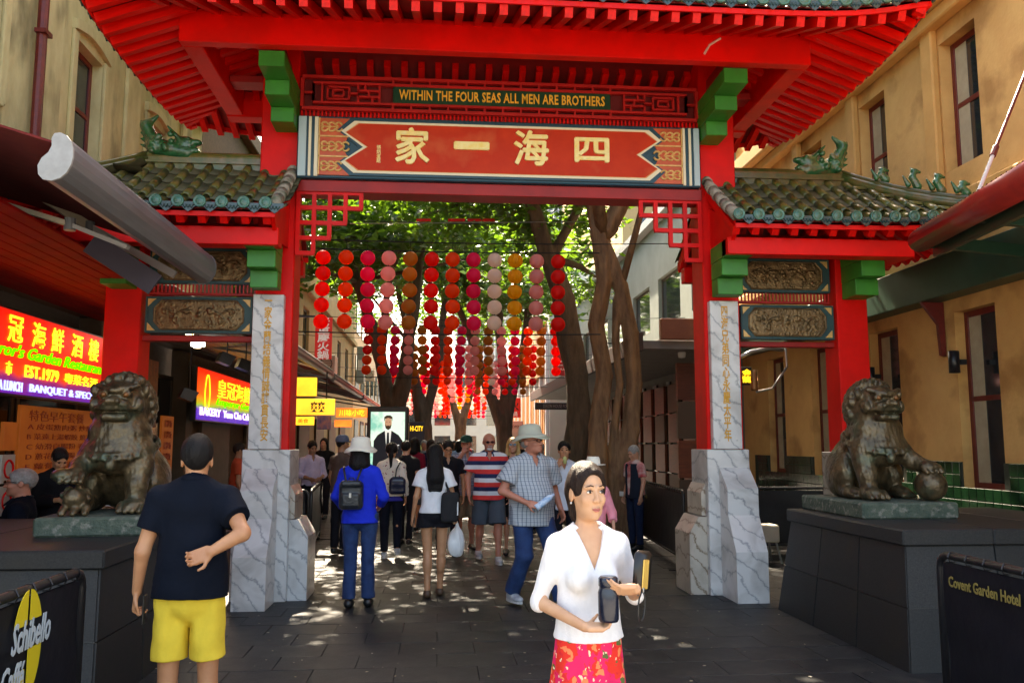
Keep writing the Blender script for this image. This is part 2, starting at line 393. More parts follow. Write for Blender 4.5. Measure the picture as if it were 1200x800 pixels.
# ================= ground and paving =================
tag(box('road', (-60, -40, -.044), (60, -8.01, -.02), mat('pale_bounce_road', (.18, .175, .165), (.23, .22, .21), sc=2, rough=.85), None), kind='structure')  # unseen ground behind the camera, made pale to bounce light onto the gate
tag(box('footpath', (-40, -8, -.040), (40, 2.2, -.008), mat('pale_bounce_footpath', (.20, .195, .18), (.26, .25, .23), sc=3, rough=.85, bump=.2), None), kind='structure')  # also out of view, kept pale as a bounce surface for the gate
gm = mat('compacted_ground', (.028, .028, .03), (.045, .045, .045), sc=8, rough=.8)
tag(box('ground', (-150, -60, -.25), (150, 240, -.045), gm, None), kind='structure')
pv = tag(box('pavement', (-4.75, 2.21, -.045), (6.15, 90, -.012), mat('pavement_joint_mortar', (.012, .012, .013), rough=.9), None), kind='structure')
slm = MB().box((-.2982, -.1982, -.03), (.2982, .1982, 0), .003).me('slab', False, SLAB)
cells = []
for j in range(-4, 190):
    y = j*.4
    for i in range(-8, 11): cells.append((i*.6+(.3 if j % 2 else 0), y))
cells = [c for c in cells if c[0] > -4.3 and c[0] < 5.8 and c[1] > 2.45]
def pr(c): return (c[1] > 5.0 and c[1] < 15 and abs(c[0]-.35) < 2.75)
near = sorted([c for c in cells if pr(c)], key=lambda c: c[1])[:298]
for i, (x, y) in enumerate(near):
    o = link('paving_slab', slm, pv); o.location = (x, y, random.uniform(-.002, .0015)); o.rotation_euler = (random.uniform(-.003, .003), random.uniform(-.003, .003), 0)
ns = set(near); b = MB()
for c in cells:
    if c in ns: continue
    if c[1] < 30: b.box((c[0]-.297, c[1]-.197, -.03), (c[0]+.297, c[1]+.197, random.uniform(-.002, .001)))
    elif c[1] < 80 and int(round(c[1]/.4)) % 3 == 0: b.box((c[0]-.297, c[1]-.197, -.03), (c[0]+.297, c[1]+.99, -.001))
tag(b.build('paving_slab_rest', SLAB, pv), kind='stuff')
# litter: leaves and petals fallen on the paving
b = MB()
for i in range(620):
    x = random.uniform(-3.4, 5.2); y = random.uniform(4.5, 20)**1; s = random.uniform(.004, .013); a = random.uniform(0, 6.3)
    p = [(x+s*math.cos(a+q)*(1.5 if k % 2 else .8), y+s*math.sin(a+q), .0035+random.uniform(0, .004)) for k, q in enumerate((0, 1.6, 3.1, 4.7))]
    b.add(p, [(0, 1, 2, 3)])
tag(b.build('fallen_leaves', mat('dry_petals', (.75, .72, .6), (.35, .25, .10), sc=9), None), 'pale dry leaves and petals scattered on the dark paving', 'litter', kind='stuff')

b = MB()
for i in range(170):
    x = random.uniform(-3.2, 5.0); y = random.uniform(5.5, 16); q = random.uniform(.010, .024)
    b.add([(x+q*math.cos(t*.785)*random.uniform(.8, 1.1), y+q*math.sin(t*.785)*random.uniform(.8, 1.1), .0028) for t in range(8)], [tuple(range(8))])
tag(b.build('gum_spots', mat('trodden_gum', (.06, .06, .06), (.10, .10, .095), sc=3, rough=.8), None), 'grey trodden chewing gum spots on the paving', 'gum spots', kind='stuff')
# ================= the gate =================
GY = 9.62
gate = empty('ceremonial_gate', (.7, GY, 0), 0, 'red Chinese ceremonial gate with green tiled roofs and a gold lettered plaque across the street', 'gate')
def gb(name, a, b, m, par=None, bev=.006): return box(name, a, b, m, par or gate, bev)
CI = [(-2.02, -1.61), (3.0, 3.42)]           # inner columns, x ranges
CO = [(-3.62, -3.24), (4.60, 4.97)]
for k, (a, b_) in enumerate(CI): gb('column', (a, 9.42, 1.5), (b_, 9.84, 6.2), RED, bev=.012)
for k, (a, b_) in enumerate(CO): gb('column', (a, 9.46, 1.2), (b_, 9.82, 4.15), RED, bev=.012)
# marble shafts in front of the inner columns, with gilded couplets
for k, (a, b_) in enumerate(((-2.02, -1.69), (3.04, 3.37))):
    sh = gb('marble_shaft', (a, 9.32, 1.585), (b_, 9.418, 3.25), MARB)
    txt = '一家金蘭結義情誠誼貫長安' if k == 0 else '四海兄弟同心永慶太平年'
    me = text_me(txt, h=1.52, w=.085, ext=.003, mat=GOLD, vertical=True, bold=.018, name='gilded_couplet')
    put('gilded_couplet', me, T((a+b_)/2, 9.317, 2.43), sh)
    for zz in (1.68,):
        for dx in (-.1, .1): MB().lathe([(0, 0), (.008, .002), (.008, .006)], 8, M=T((a+b_)/2+dx, 9.314, zz, rx=R(90))).build('bolt', STEEL, sh)
# marble bases: a core with a front buttress in three tiers and low side shoulders
for k, (a, b_) in enumerate(((-2.08, -1.58), (2.97, 3.45))):
    base = gb('marble_base', (a, 9.34, 0), (b_, 9.95, 1.58), MARB, bev=.008)
    c0, c1 = ((-2.03, -1.70), (3.1, 3.44))[k]
    prof = [(9.34, 0), (8.86, 0), (8.86, .52), (9.08, .88), (9.08, 1.16), (9.33, 1.38), (9.34, 1.38)]
    MB().prism([(y, z) for y, z in prof], 0, c0, c1).build('buttress', MARB, base)
    prof = [(9.95, 0), (10.4, 0), (10.4, .52), (10.2, .88), (10.2, 1.16), (9.97, 1.38), (9.95, 1.38)]
    MB().prism([(y, z) for y, z in reversed(prof)], 0, c0, c1).build('buttress', MARB, base)
    for s, e in ((-1, a), (1, b_)):
        inner = (s > 0) == (k == 0); w = .20 if inner else .10
        p = [(e, 0), (e, .84), (e+s*w*.45, .84), (e+s*w, .66), (e+s*w, 0)]
        if s > 0: p = p[::-1]
        MB().prism(p, 1, 9.42, 10.0).build('shoulder', MARB if k == 0 else MARW, base)
        MB().prism([(e, .85), (e, 1.2), (e+s*.05, 1.1), (e+s*.05, .85)] if s < 0 else [(e, .85), (e+s*.05, .85), (e+s*.05, 1.1), (e, 1.2)], 1, 9.44, 9.98).build('shoulder', MARW, base)
for k, (a, b_) in enumerate(CO):
    base = gb('marble_base', (a-.06, 9.4, 0), (b_+.06, 9.9, 1.55), MARB if k == 0 else MARW, bev=.008)
    for s, e in ((-1, a-.06), (1, b_+.06)):
        p = [(e, 0), (e, 1.05), (e+s*.16, .8), (e+s*.16, 0)]
        if s > 0: p = p[::-1]
        MB().prism(p, 1, 9.46, 9.84).build('shoulder', MARW, base)
# stepped green brackets
def bracket(x0, x1, zt, yf, ys, hh, yb=9.415):
    g = None
    for i in range(3):
        o = gb('bracket' if i == 0 else 'bracket_block', (x0+.003*i, yf+ys*i, zt-hh*(i+1)+.002), (x1-.003*i, yb, zt-hh*i), GREEN, par=g, bev=.006)
        g = g or o
for x0 in (-1.86, 2.97): bracket(x0, x0+.26, 5.60, 8.42, .33, .165)
for x0 in (-2.02, 3.06): bracket(x0, x0+.30, 3.84, 8.78, .16, .185, 9.31)
for x0 in (-3.56, 4.66): bracket(x0, x0+.28, 3.86, 8.80, .16, .185, 9.455)
# ring of eave beams under the main roof
X0, X1, Yf, Yb = -2.62, 3.88, 8.3, 10.45
gb('eave_beam', (X0, Yf, 5.61), (X1, Yf+.13, 5.94), RED, bev=.01)
gb('eave_beam', (X0, Yb-.2, 5.60), (X1, Yb+.02, 5.92), RED, bev=.01)
for x in (X0, X1-.2): gb('eave_beam', (x+.002, Yf+.133, 5.613), (x+.2, Yb-.203, 5.935), RED, bev=.01)
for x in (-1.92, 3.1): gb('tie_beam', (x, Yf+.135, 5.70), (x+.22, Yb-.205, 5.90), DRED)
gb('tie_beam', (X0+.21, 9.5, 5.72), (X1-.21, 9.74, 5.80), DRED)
# plaque
PYf = 9.30
def pl(px, py, y=PYf): return atY(px, py, y)
plq = gb('name_plaque', (-1.60, PYf, 4.56), (2.97, PYf+.14, 5.27), NAVY, bev=.01)
def pbox(x0, z0, x1, z1, y, m, name='plaque_border', par=None, d=.02): return box(name, (x0, y-d, z0), (x1, y, z1), m, par or plq, .003)
for (x0, x1, m) in ((-1.585, -1.50, mat('pale_blue_paint', (.42, .56, .60), rough=.5)), (-1.475, -1.445, CREAM), (-1.41, -1.37, CREAM), (2.89, 2.955, mat('pale_blue_paint', (.3, .5, .6))), (2.83, 2.86, CREAM), (2.76, 2.79, CREAM)):
    pbox(x0, 4.575, x1, 5.255, PYf-.002, m)
ORG = mat('orange_red_lacquer', (.62, .11, .03), (.50, .07, .02), sc=3, rough=.4, c3=(.66, .12, .03), sc3=2)
zb, zt = 4.59, 5.24; zc = (zb+zt)/2
for s, xo in ((1, -1.365), (-1, 2.755)):
    # carved end panel: orange ground with gilded scrolls, three fields
    pts = [(xo, zb), (xo+s*.42, zb), (xo+s*.30, zc-.16), (xo+s*.42, zc), (xo+s*.30, zc+.16), (xo+s*.42, zt), (xo, zt)]
    pts = [(xo, zb), (xo+s*.44, zb), (xo+s*.27, zc-.02), (xo+s*.27, zc+.02), (xo+s*.44, zt), (xo, zt)]
    e = MB().prism(pts if s > 0 else pts[::-1], 1, PYf-.02, PYf-.002).build('carved_end', ORG, plq)
    for q, (cz, n) in enumerate(((zb+.10, 2), (zc, 3), (zt-.10, 2))):
        b = MB()
        for i in range(n+1):
            cx = xo+s*(.055+.078*i); r0 = .046
            for sg in (1, -1):
                P = []
                for t in range(15):
                    a = t/14*4.6; rr = r0*(1-t/17); P.append((cx+s*(rr*math.cos(a)-.0), PYf-.024, cz+sg*(rr*math.sin(a)*.9+.02)))
                b.tube(P, .012, 6)
        b.tube([(xo+s*.02, PYf-.024, cz), (xo+s*.22, PYf-.024, cz)], .009, 5)
        b.build('gilt_scroll', mat('old_gilt', (.80, .52, .20), (.62, .36, .10), sc=20, rough=.4, metal=.2), e, smooth=True)
    b = MB()
    for z in (zc-.115, zc+.115): b.bar((xo, PYf-.026, z), (xo+s*.33, PYf-.026, z), .012, .016)
    b.bar((xo+s*.008, PYf-.026, zb), (xo+s*.008, PYf-.026, zt), .012, .016)
    b.build('gilt_edge', mat('old_gilt', (.6, .4, .2)), e)
def hexa(i, y0, y1, m, name):
    xa, xb = -1.02+i, 2.41-i; n = .10
    def end(x, s): return [(x, zb+i*.62), (x-s*.17, zc-.05), (x-s*.17, zc), (x-s*.17, zc+.05), (x, zt-i*.62)]
    # ends notch outward then inward like an arrow tail
    p = [(xa-.02, zb+i*.6), (xb+.02, zb+i*.6), (xb-.13, zc-.17), (xb+.08, zc), (xb-.13, zc+.17), (xb+.02, zt-i*.6), (xa-.02, zt-i*.6), (xa+.13, zc+.17), (xa-.08, zc), (xa+.13, zc-.17)]
    p = [(xa, zb+i*.6), (xb, zb+i*.6), (xb+.14, zc-.19+i*.3), (xb-.10, zc), (xb+.14, zc+.19-i*.3), (xb, zt-i*.6), (xa, zt-i*.6), (xa-.14, zc+.19-i*.3), (xa+.10, zc), (xa-.14, zc-.19+i*.3)]
    return MB().prism(p, 1, y0, y1).build(name, m, plq)
hexa(0, PYf-.024, PYf-.003, NAVY, 'plaque_border'); hexa(.045, PYf-.030, PYf-.0245, CREAM, 'plaque_border')
hexa(.088, PYf-.033, PYf-.0305, mat('soft_orange_line', (.75, .35, .12)), 'plaque_border'); hexa(.100, PYf-.038, PYf-.0335, mat('red_lacquer_field', (.62, .045, .012), (.52, .03, .010), sc=2.5, rough=.5, c3=(.62, .09, .03), sc3=2.5, spec=.2), 'plaque_field')
CG = mat('bright_gold_leaf', (1.0, .88, .42), (.98, .76, .22), sc=14, rough=.35)
for ch, px, py, w, h in (('家', 483.5, 173, .36, .40), ('一', 552.5, 173, .38, .07), ('海', 622, 175.5, .38, .39), ('四', 692.5, 178, .38, .27)):
    p = pl(px, py); put('gilded_character', text_me(ch, w=w, h=h, ext=.016, fat=.010, mat=CG, name='gilded_character'), T(p.x, PYf-.052, p.z), plq)
p = pl(444, 182); put('gilded_character', text_me('張炳道題', w=.045, h=.20, ext=.004, bold=.01, mat=CG, vertical=True, name='small_signature'), T(p.x, PYf-.042, p.z), plq)
MB().tube([(.72+2.0, Yf-.004, 5.68), (.78+2.0, Yf-.004, 5.78), (.90+2.0, Yf-.004, 5.86)], .012, 5).build('paint_scuff', mat('bare_scuff', (.75, .45, .35)), gate)
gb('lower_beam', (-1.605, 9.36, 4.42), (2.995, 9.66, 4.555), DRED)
# slatted strip and motto frieze
zf0, zf1 = 5.36, 5.77
b = MB()
x = -1.58
while x < 2.97: b.box((x, 9.38, 5.275), (x+.018, 9.42, zf0-.002)); x += .045
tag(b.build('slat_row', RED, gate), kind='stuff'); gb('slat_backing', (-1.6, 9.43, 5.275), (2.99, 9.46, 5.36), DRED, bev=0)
fr = gb('frieze_backing', (-1.58, 9.46, zf0), (2.97, 9.48, zf1), mat('deep_backing_red', (.16, .004, .004)), bev=0)  # backing sheet in a deeper red than the lattice
LAT = mat('lattice_red_paint', (.55, .010, .008), (.42, .008, .006), sc=5, rough=.45)
def lbar(p, q, w=.028, y=9.37, par=fr, m=LAT): MB().bar((p[0], y, p[1]), (q[0], y, q[1]), w, .05, up=(0, 1, 0)).build('lattice_bar', m, par)
xa, xb = -1.57, 2.96; h = zf1-zf0
for z in (zf0+.02, zf1-.02): lbar((xa, z), (xb, z), .036)
for xx in (xa, xb): lbar((xx, zf0+.04), (xx, zf1-.04), .036)
mz = (zf0+zf1)/2; L0, L1 = -.56, 1.94
for z in (mz-.115, mz+.115): lbar((xa+.12, z), (xb-.12, z), .026, 9.368)
n = 12
for i in range(n+1):
    xx = L0+(L1-L0)*i/n
    lbar((xx, zf0+.038), (xx, mz-.129), .022); lbar((xx, zf1-.038), (xx, mz+.129), .022)
for s, e in ((1, xa), (-1, xb)):
    for (a, b_) in (((.12, -.10), (.12, .10)), ((.12, -.1), (.12, .1)), ((.02, 0), (.12, 0)), ((.28, -.07), (.52, -.07)), ((.28, .07), (.52, .07)), ((.28, -.07), (.28, .07)), ((.52, -.07), (.52, .07)), ((.22, -.1), (.22, .1)), ((.52, 0), (.62, 0)), ((.62, -.1), (.62, -.03)), ((.62, .03), (.62, .1)), ((.62, -.035), (.86, -.035)), ((.62, .035), (.86, .035)), ((.74, -.035), (.74, .035)), ((.86, -.1), (.86, .1)), ((.70, .035), (.70, .1)), ((.78, -.1), (.78, -.035)), ((.34, .035), (.46, .035)), ((.34, -.035), (.46, -.035)), ((.34, -.035), (.34, .035)), ((.46, -.035), (.46, .035))):
        lbar((e+s*a[0], mz+a[1]), (e+s*b_[0], mz+b_[1]), .022, 9.371+.001*a[0])
mb_ = gb('motto_board', (L0+.0, 9.35, mz-.098), (L1, 9.40, mz+.098), mat('motto_green', (.010, .055, .025), rough=.4))
put('motto_lettering', text_me('WITHIN THE FOUR SEAS ALL MEN ARE BROTHERS', w=2.36, h=.118, ext=.006, bold=.018, mat=mat('amber_letters', (1.0, .52, .06), rough=.4), name='motto_lettering', spacing=1.06), T((L0+L1)/2, 9.340, mz), mb_)
for s, zz in ((1, mz+.106), (-1, mz-.106)): gb('motto_frame', (L0-.02, 9.345, zz-.009), (L1+.02, 9.40, zz+.009), LAT, mb_, .002)
# corner lattices below the plaque
for s, x0, cols in ((1, -1.60, ((0, 5), (1, 5), (2, 4), (3, 3), (4, 2))), (-1, 2.99, ((0, 5), (1, 4), (2, 4), (3, 3), (4, 2)))):
    c = .172; zt0 = 4.42; y = 9.40; lv = [4, 3, 2, 1]
    la = None
    for i in range(5):        # verticals
        hgt = [4, 4, 3, 2, 1][i]
        o = MB().bar((x0+s*(.02+c*i), y, zt0+.0), (x0+s*(.02+c*i), y, zt0-hgt*c), .046, .05, up=(0, 1, 0)).build('corner_lattice' if la is None else 'lattice_bar', RED, la or gate); la = la or o
    for j in range(5):        # horizontals
        wid = [4, 4, 3, 2, 1][j]
        MB().bar((x0, y+.002, zt0-c*j-.004), (x0+s*(.02+c*wid+.016), y+.002, zt0-c*j-.004), .046, .05, up=(0, 1, 0)).build('lattice_bar', RED, la)

# ---- roofs ----
UNIT = MB().box((-.5, 0, -.5), (.5, 1, .5)).me('rafter', False, RED)
def frame(p, ydir, zdir, s=(1, 1, 1)):
    y = Vector(ydir).normalized(); z = Vector(zdir); z = (z-y*z.dot(y)).normalized(); x = y.cross(z)
    M = Matrix(((x.x*s[0], y.x*s[1], z.x*s[2], p[0]), (x.y*s[0], y.y*s[1], z.y*s[2], p[1]), (x.z*s[0], y.z*s[1], z.z*s[2], p[2]), (0, 0, 0, 1))); return M
# shared roof pieces; local +y runs up the slope, +z out of the roof
def arc(r0, r1, L, n=8):
    v = []; f = []
    for yy, r in ((0, r0), (L, r1)):
        for k in range(n+1): a = math.pi*k/n; v.append((r*math.cos(a), yy, r*math.sin(a)))
        for k in range(n+1): a = math.pi*k/n; v.append(((r-.016)*math.cos(a), yy, (r-.016)*math.sin(a)))
    m = n+1
    for k in range(n): f += [(k, k+1, 2*m+k+1, 2*m+k), (m+k+1, m+k, 3*m+k, 3*m+k+1), (k+1, k, m+k, m+k+1), (2*m+k, 2*m+k+1, 3*m+k+1, 3*m+k)]
    return mesh('barrel_tile', v, [tuple(reversed(q)) for q in f], True, TILE)
BT = arc(.050, .043, .285)
def pan():
    v = []; f = []; n = 6
    for yy, dz in ((0, .018), (.285, 0)):
        for k in range(n+1): t = k/n*2-1; v.append((t*.10, yy, dz+.03*t*t-.012))
        for k in range(n+1): t = k/n*2-1; v.append((t*.10, yy, dz+.03*t*t-.03))
    m = n+1
    for k in range(n): f += [(k, k+1, 2*m+k+1, 2*m+k), (k+1, k, m+k, m+k+1), (m+k+1, m+k, 3*m+k, 3*m+k+1)]
    return mesh('pan_tile', v, f, True, TILEB)
PT = pan()
CP = MB().lathe([(.0, -.030), (.062, -.030), (.064, .012), (.055, .020), (.047, .013), (.034, .013), (.028, .020), (.012, .015), (0, .021)], 18, M=Matrix.Rotation(R(90), 4, 'X'), caps=False).me('tile_end_disc', True, CAPT)
dp = [(-.085, .03), (-.08, -.010), (-.05, -.025), (-.03, -.05), (0, -.072), (.03, -.05), (.05, -.025), (.08, -.010), (.085, .03)]
_b = MB().prism(dp, 1, -.012, .006)
for q in (-.03, 0, .03): _b.tube([(q-.02, -.016, -.0), (q, -.018, -.035), (q+.02, -.016, 0)], .006, 4)
DT = _b.me('drip_tile', False, mat('dark_teal_drip_glaze', (.008, .035, .035), (.02, .06, .06), sc=20, rough=.3, bump=.4, coat=.5))

def make_roof(x0, x1, y0, y1, zE, sl, up, sp, full, sides=(True, True), par=gate, ridge=True):
    half = (y1-y0)/2
    def zs(x, y):
        ds = [y-y0, y1-y]
        if sides[0]: ds.append(x-x0)
        if sides[1]: ds.append(x1-x)
        d = max(0, min(ds)); e = 0
        for cx, ok in ((x0, sides[0]), (x1, sides[1])):
            if ok:
                dx = abs(x-cx); dy = min(y-y0, y1-y); q = math.hypot(dx, dy); e += up*math.exp(-(q/.55)**1.4)
        return zE+sl*d*(.86+.14*min(1, d/half))+e
    # deck
    xs = np.linspace(x0, x1, 60); ys = np.linspace(y0, y1, 31); V = []; F = []
    for t in (0, -.035):
        for yv in ys:
            for xv in xs: V.append((xv, yv, zs(xv, yv)+t))
    n, m = 60, 31
    for j in range(m-1):
        for i in range(n-1):
            a = j*n+i; F.append((a, a+1, a+n+1, a+n)); c = a+n*m; F.append((c, c+n, c+n+1, c+1))
    for i in range(n-1):
        F.append((i, n*m+i, n*m+i+1, i+1)); a = (m-1)*n+i; F.append((a, a+1, n*m+a+1, n*m+a))
    for j in range(m-1):
        a = j*n; F.append((a, a+n, n*m+a+n, n*m+a)); a = j*n+n-1; F.append((a, n*m+a, n*m+a+n, a+n))
    rf = mesh('roof', V, F, False, mat('shaded_soffit_red', (.24, .004, .003), (.17, .004, .003), sc=4, rough=.5)); root = link('roof', rf, par)  # red darkened to stand for the shade between the rafters
    def rafter(P, Q):
        P = Vector(P); Q = Vector(Q); d = Q-P; L = d.length
        put('rafter', UNIT, frame(P, d, (0, 0, 1), (.075, L, .095)), root)
    def edge(a, b, inw):
        """one eave from a to b (xy), inw = inward direction"""
        a = Vector(a); b = Vector(b); inw = Vector(inw); L = (b-a).length; u = (b-a)/L; N = int(L/sp)
        for i in range(N+1):
            q = a+u*((L-(N-1)*sp)/2+(i-.5)*sp)
            if not (x0-.01 <= q.x <= x1+.01 and y0-.01 <= q.y <= y1+.01): continue
            dmax = min(half-.02, *( [abs(q.x-cx) for cx, ok in ((x0, sides[0]), (x1, sides[1])) if ok] if abs(inw.y) > .5 and any(sides) else [half])) if abs(inw.y) > .5 else min(q.y-y0, y1-q.y)
            yield q, dmax
    def nrm(x, y):
        e = .03; dx = (zs(x+e, y)-zs(x-e, y))/(2*e); dy = (zs(x, y+e)-zs(x, y-e))/(2*e); return Vector((-dx, -dy, 1)).normalized()
    E = [((x0, y0), (x1, y0), (0, 1), True), ((x1, y1), (x0, y1), (0, -1), False)]
    if sides[0]: E.append(((x0, y1), (x0, y0), (1, 0), True))
    if sides[1]: E.append(((x1, y0), (x1, y1), (-1, 0), True))
    rows = MB(); fas = MB()
    for (a, b, inw, vis) in E:
        iw = Vector(inw)
        for k, (q, dm) in enumerate(edge(a, b, inw)):
            # rafters
            off = .05; LL = max(.14, min(dm, 1.35)); P = q+iw*off; Q = q+iw*LL
            rafter((P.x, P.y, zs(P.x, P.y)-.132), (Q.x, Q.y, zs(Q.x, Q.y)-.085))
            # barrel rows
            zq = zs(q.x+iw.x*.01, q.y+iw.y*.01)
            n_ = int(max(dm, .1)/.22+.3)
            pts = []
            d = -.04; s = 0
            while d < dm and s < 12:
                p0 = q+iw*max(d, .001); p1 = q+iw*min(d+.23, half)
                z0_, z1_ = zs(p0.x, p0.y), zs(p1.x, p1.y); dirv = Vector((iw.x*.23, iw.y*.23, z1_-z0_)); dl = dirv.length
                pp = Vector((q.x+iw.x*d, q.y+iw.y*d, z0_-(.02 if d < 0 else 0)))
                nn = Vector((0, 0, 1))
                if full and vis:
                    put('barrel_tile', BT, frame(pp+Vector((0, 0, .035+.004*(s % 2))), dirv, nn, (1, 1, 1)), root)
                    pq = Vector(((iw.y)*sp/2, -(iw.x)*sp/2, 0))
                    put('pan_tile', PT, frame(pp+pq+Vector((0, 0, .022)), dirv, nn, (sp/.21, 1, 1)), root)
                else: rows.add(*ARC, frame(pp+Vector((0, 0, .035)), dirv, nn))
                d += .23; s += 1
            if vis:
                dirv = Vector((iw.x, iw.y, 0)); pf = Vector((q.x-iw.x*.045, q.y-iw.y*.045, zq+.045))
                put('tile_end_disc', CP, frame(pf, dirv, (0, 0, 1)), root)
                pq = Vector(((iw.y)*sp/2, -(iw.x)*sp/2, 0)); zz = q+pq.xy*.98
                zz.x = min(max(zz.x, x0), x1); zz.y = min(max(zz.y, y0), y1)
                put('drip_tile', DT, frame((zz.x-iw.x*.035, zz.y-iw.y*.035, zs(zz.x, zz.y)+.015), dirv, (0, 0, 1), (sp/.20, 1, 1)), root)
        # fascia
        A = Vector(a); B = Vector(b); K = 40; prev = None
        for t in range(K+1):
            p = A+(B-A)*t/K; pz = Vector((p.x+iw.x*.012, p.y+iw.y*.012, zs(p.x, p.y)-.048))
            if prev is not None: fas.bar(prev, pz, .024, .070)
            prev = pz
    fas.build('fascia_board', RED, root)
    if rows.v: tag(rows.build('tile_rows', TILE, root, smooth=True), kind='stuff')
    return root, zs
ARC = ([tuple(v.co) for v in BT.vertices], [tuple(p.vertices) for p in BT.polygons])
main, zmain = make_roof(-3.32, 4.62, 7.3, 11.0, 5.69, .36, .16, .20, False)
for x in np.linspace(-1.5, 2.9, 23):     # ceiling boards seen above the frieze
    MB().bar((x, 8.55, 5.99), (x, 9.5, 6.30), .05, .07).build('rafter', RED, main)
MB().tube([(-1.4, 9.15, zmain(0, 9.1)+.1), (2.8, 9.15, zmain(0, 9.1)+.1)], .12, 10).build('ridge_tile', TILE, main)
# wings: (inner x, outer x)
WE, WR = 8.52, 10.72
def wing(xi, xo, mirrored):
    x0, x1 = (xo, xi) if not mirrored else (xi, xo)
    r, zs = make_roof(x0, x1, WE, WR, 3.98, .69, .10, .213, True, sides=(not mirrored, mirrored))
    yc = (WE+WR)/2; s = 1 if mirrored else -1
    xr = xo-s*1.1; xin = -2.03 if not mirrored else 3.43; zr = zs((xr+xin)/2, yc)
    rg = MB(); rg.box((min(xin, xr), yc-.06, zr-.05), (max(xin, xr), yc+.06, zr+.10)); rg.tube([(xin, yc, zr+.12), (xr, yc, zr+.12)], .055, 10); rg.box((min(xin, xr), yc-.085, zr+.03), (max(xin, xr), yc+.085, zr+.055)); rg.build('ridge', TILE, r)
    for yy in (WE, WR):       # hip ridges
        P = []
        for t in np.linspace(0, 1, 9):
            x = xr+(xo-xr)*t*1.0; y = yc+(yy-yc)*t; P.append((x, y, zs(min(max(x, x0), x1), y)+.08+.03*t))
        MB().tube(P, .062, 9).build('hip_ridge', TILE, r, smooth=True)
        MB().tube([(p[0], p[1], p[2]+.07) for p in P], .035, 7).build('hip_ridge', TILE, r, smooth=True)
        if yy == WE: HP = P
    # verge tiles at the inner end
    P = [(xi-s*.0, WE-.03+(yc-WE)*t, zs(xi, WE+(yc-WE)*t)+.05) for t in np.linspace(0, 1, 7)]
    for i in range(6): MB().tube([P[i], (P[i+1][0], P[i+1][1]+.02, P[i+1][2]+.01)], [.068, .056], 10).build('verge_tile', mat('lichened_tile', (.20, .17, .12), (.42, .38, .32), sc=10, rough=.7, bump=.4, c3=(.07, .09, .05), sc3=6), r, smooth=True)
    # curved red bargeboard
    MB().prism([(WE+.02, 3.96), (WE+.3, 3.72), (yc-.1, 3.80), (yc-.1, 4.4), (WE+.3, 4.05)], 0, xi+s*.02, xi+s*.06).build('bargeboard', RED, r)
    # dragon head finial on the ridge end
    J = Sdf(); c = Vector((xr-s*.12, yc, zr+.12))
    def d(x, y, z): return (c.x+s*x, c.y+y, c.z+z)
    J.cap(d(-.30, 0, .05), d(.02, 0, .10), .09, .11, k=.05).ell(d(-.28, 0, .14), (.12, .09, .10)).box(d(-.37, 0, .07), (.07, .06, .03), rd=.02).ell(d(-.40, 0, .17), (.07, .06, .04))
    J.cap(d(.04, 0, .12), d(.16, 0, .36), .09, .05, k=.06).cap(d(.16, 0, .36), d(.04, 0, .47), .05, .02, k=.05).cap(d(-.22, .05, .2), d(-.1, .08, .33), .03, .012).cap(d(-.22, -.05, .2), d(-.1, -.08, .33), .03, .012)
    for i in range(16): a = i*.7; J.ell(d(-.05+.11*math.sin(a*1.7), -.1 if i % 2 else .1, .02+.014*i), .035, k=.015)
    for i in range(5): J.cap(d(.12+.02*i, 0, .1+.07*i), d(.22+.0*i, 0, .14+.07*i), .03, .008, k=.02)
    for e in (-1, 1): J.ell(d(-.33, e*.07, .19), .028, k=.01)
    link('dragon_finial', J.mesh(.014, 'dragon_finial', JADE), r)
    return r, zs, HP
wl_, zl, HL = wing(-1.66, -4.4, False)
wr_, zr_, HR = wing(3.08, 5.9, True)
# beasts in a row on the hip ridges
def beast(p, s, h, r):
    J = Sdf(); q = lambda x, z, y=0: (p[0]+s*x, p[1]+y, p[2]+z)
    J.cap(q(.05, .03), q(-.01, .6*h), .05, .035, k=.03).cap(q(-.01, .55*h), q(.01, .8*h), .035, .03).ell(q(.02, .88*h), (.045, .03, .035)).cap(q(.04, .86*h), q(.085, .84*h), .022, .016)
    J.cap(q(.01, .5*h), q(.05, .02), .02, .018).cap(q(-.06, .05), q(-.12, .12*1.3), .03, .01).cap(q(0, .95*h), q(-.02, 1.08*h, .015), .012, .005)
    link('ridge_beast', J.mesh(.01, 'ridge_beast', JADE), r)
for HP, s, r in ((HR, 1, wr_),):
    for t, hh in ((.30, .17), (.52, .24), (.68, .22), (.84, .16)):
        i = t*8; a = Vector(HP[int(i)]); b2 = Vector(HP[int(i)+1]); p = a.lerp(b2, i-int(i)); beast((p.x, p.y, p.z+.09), s, hh, r)
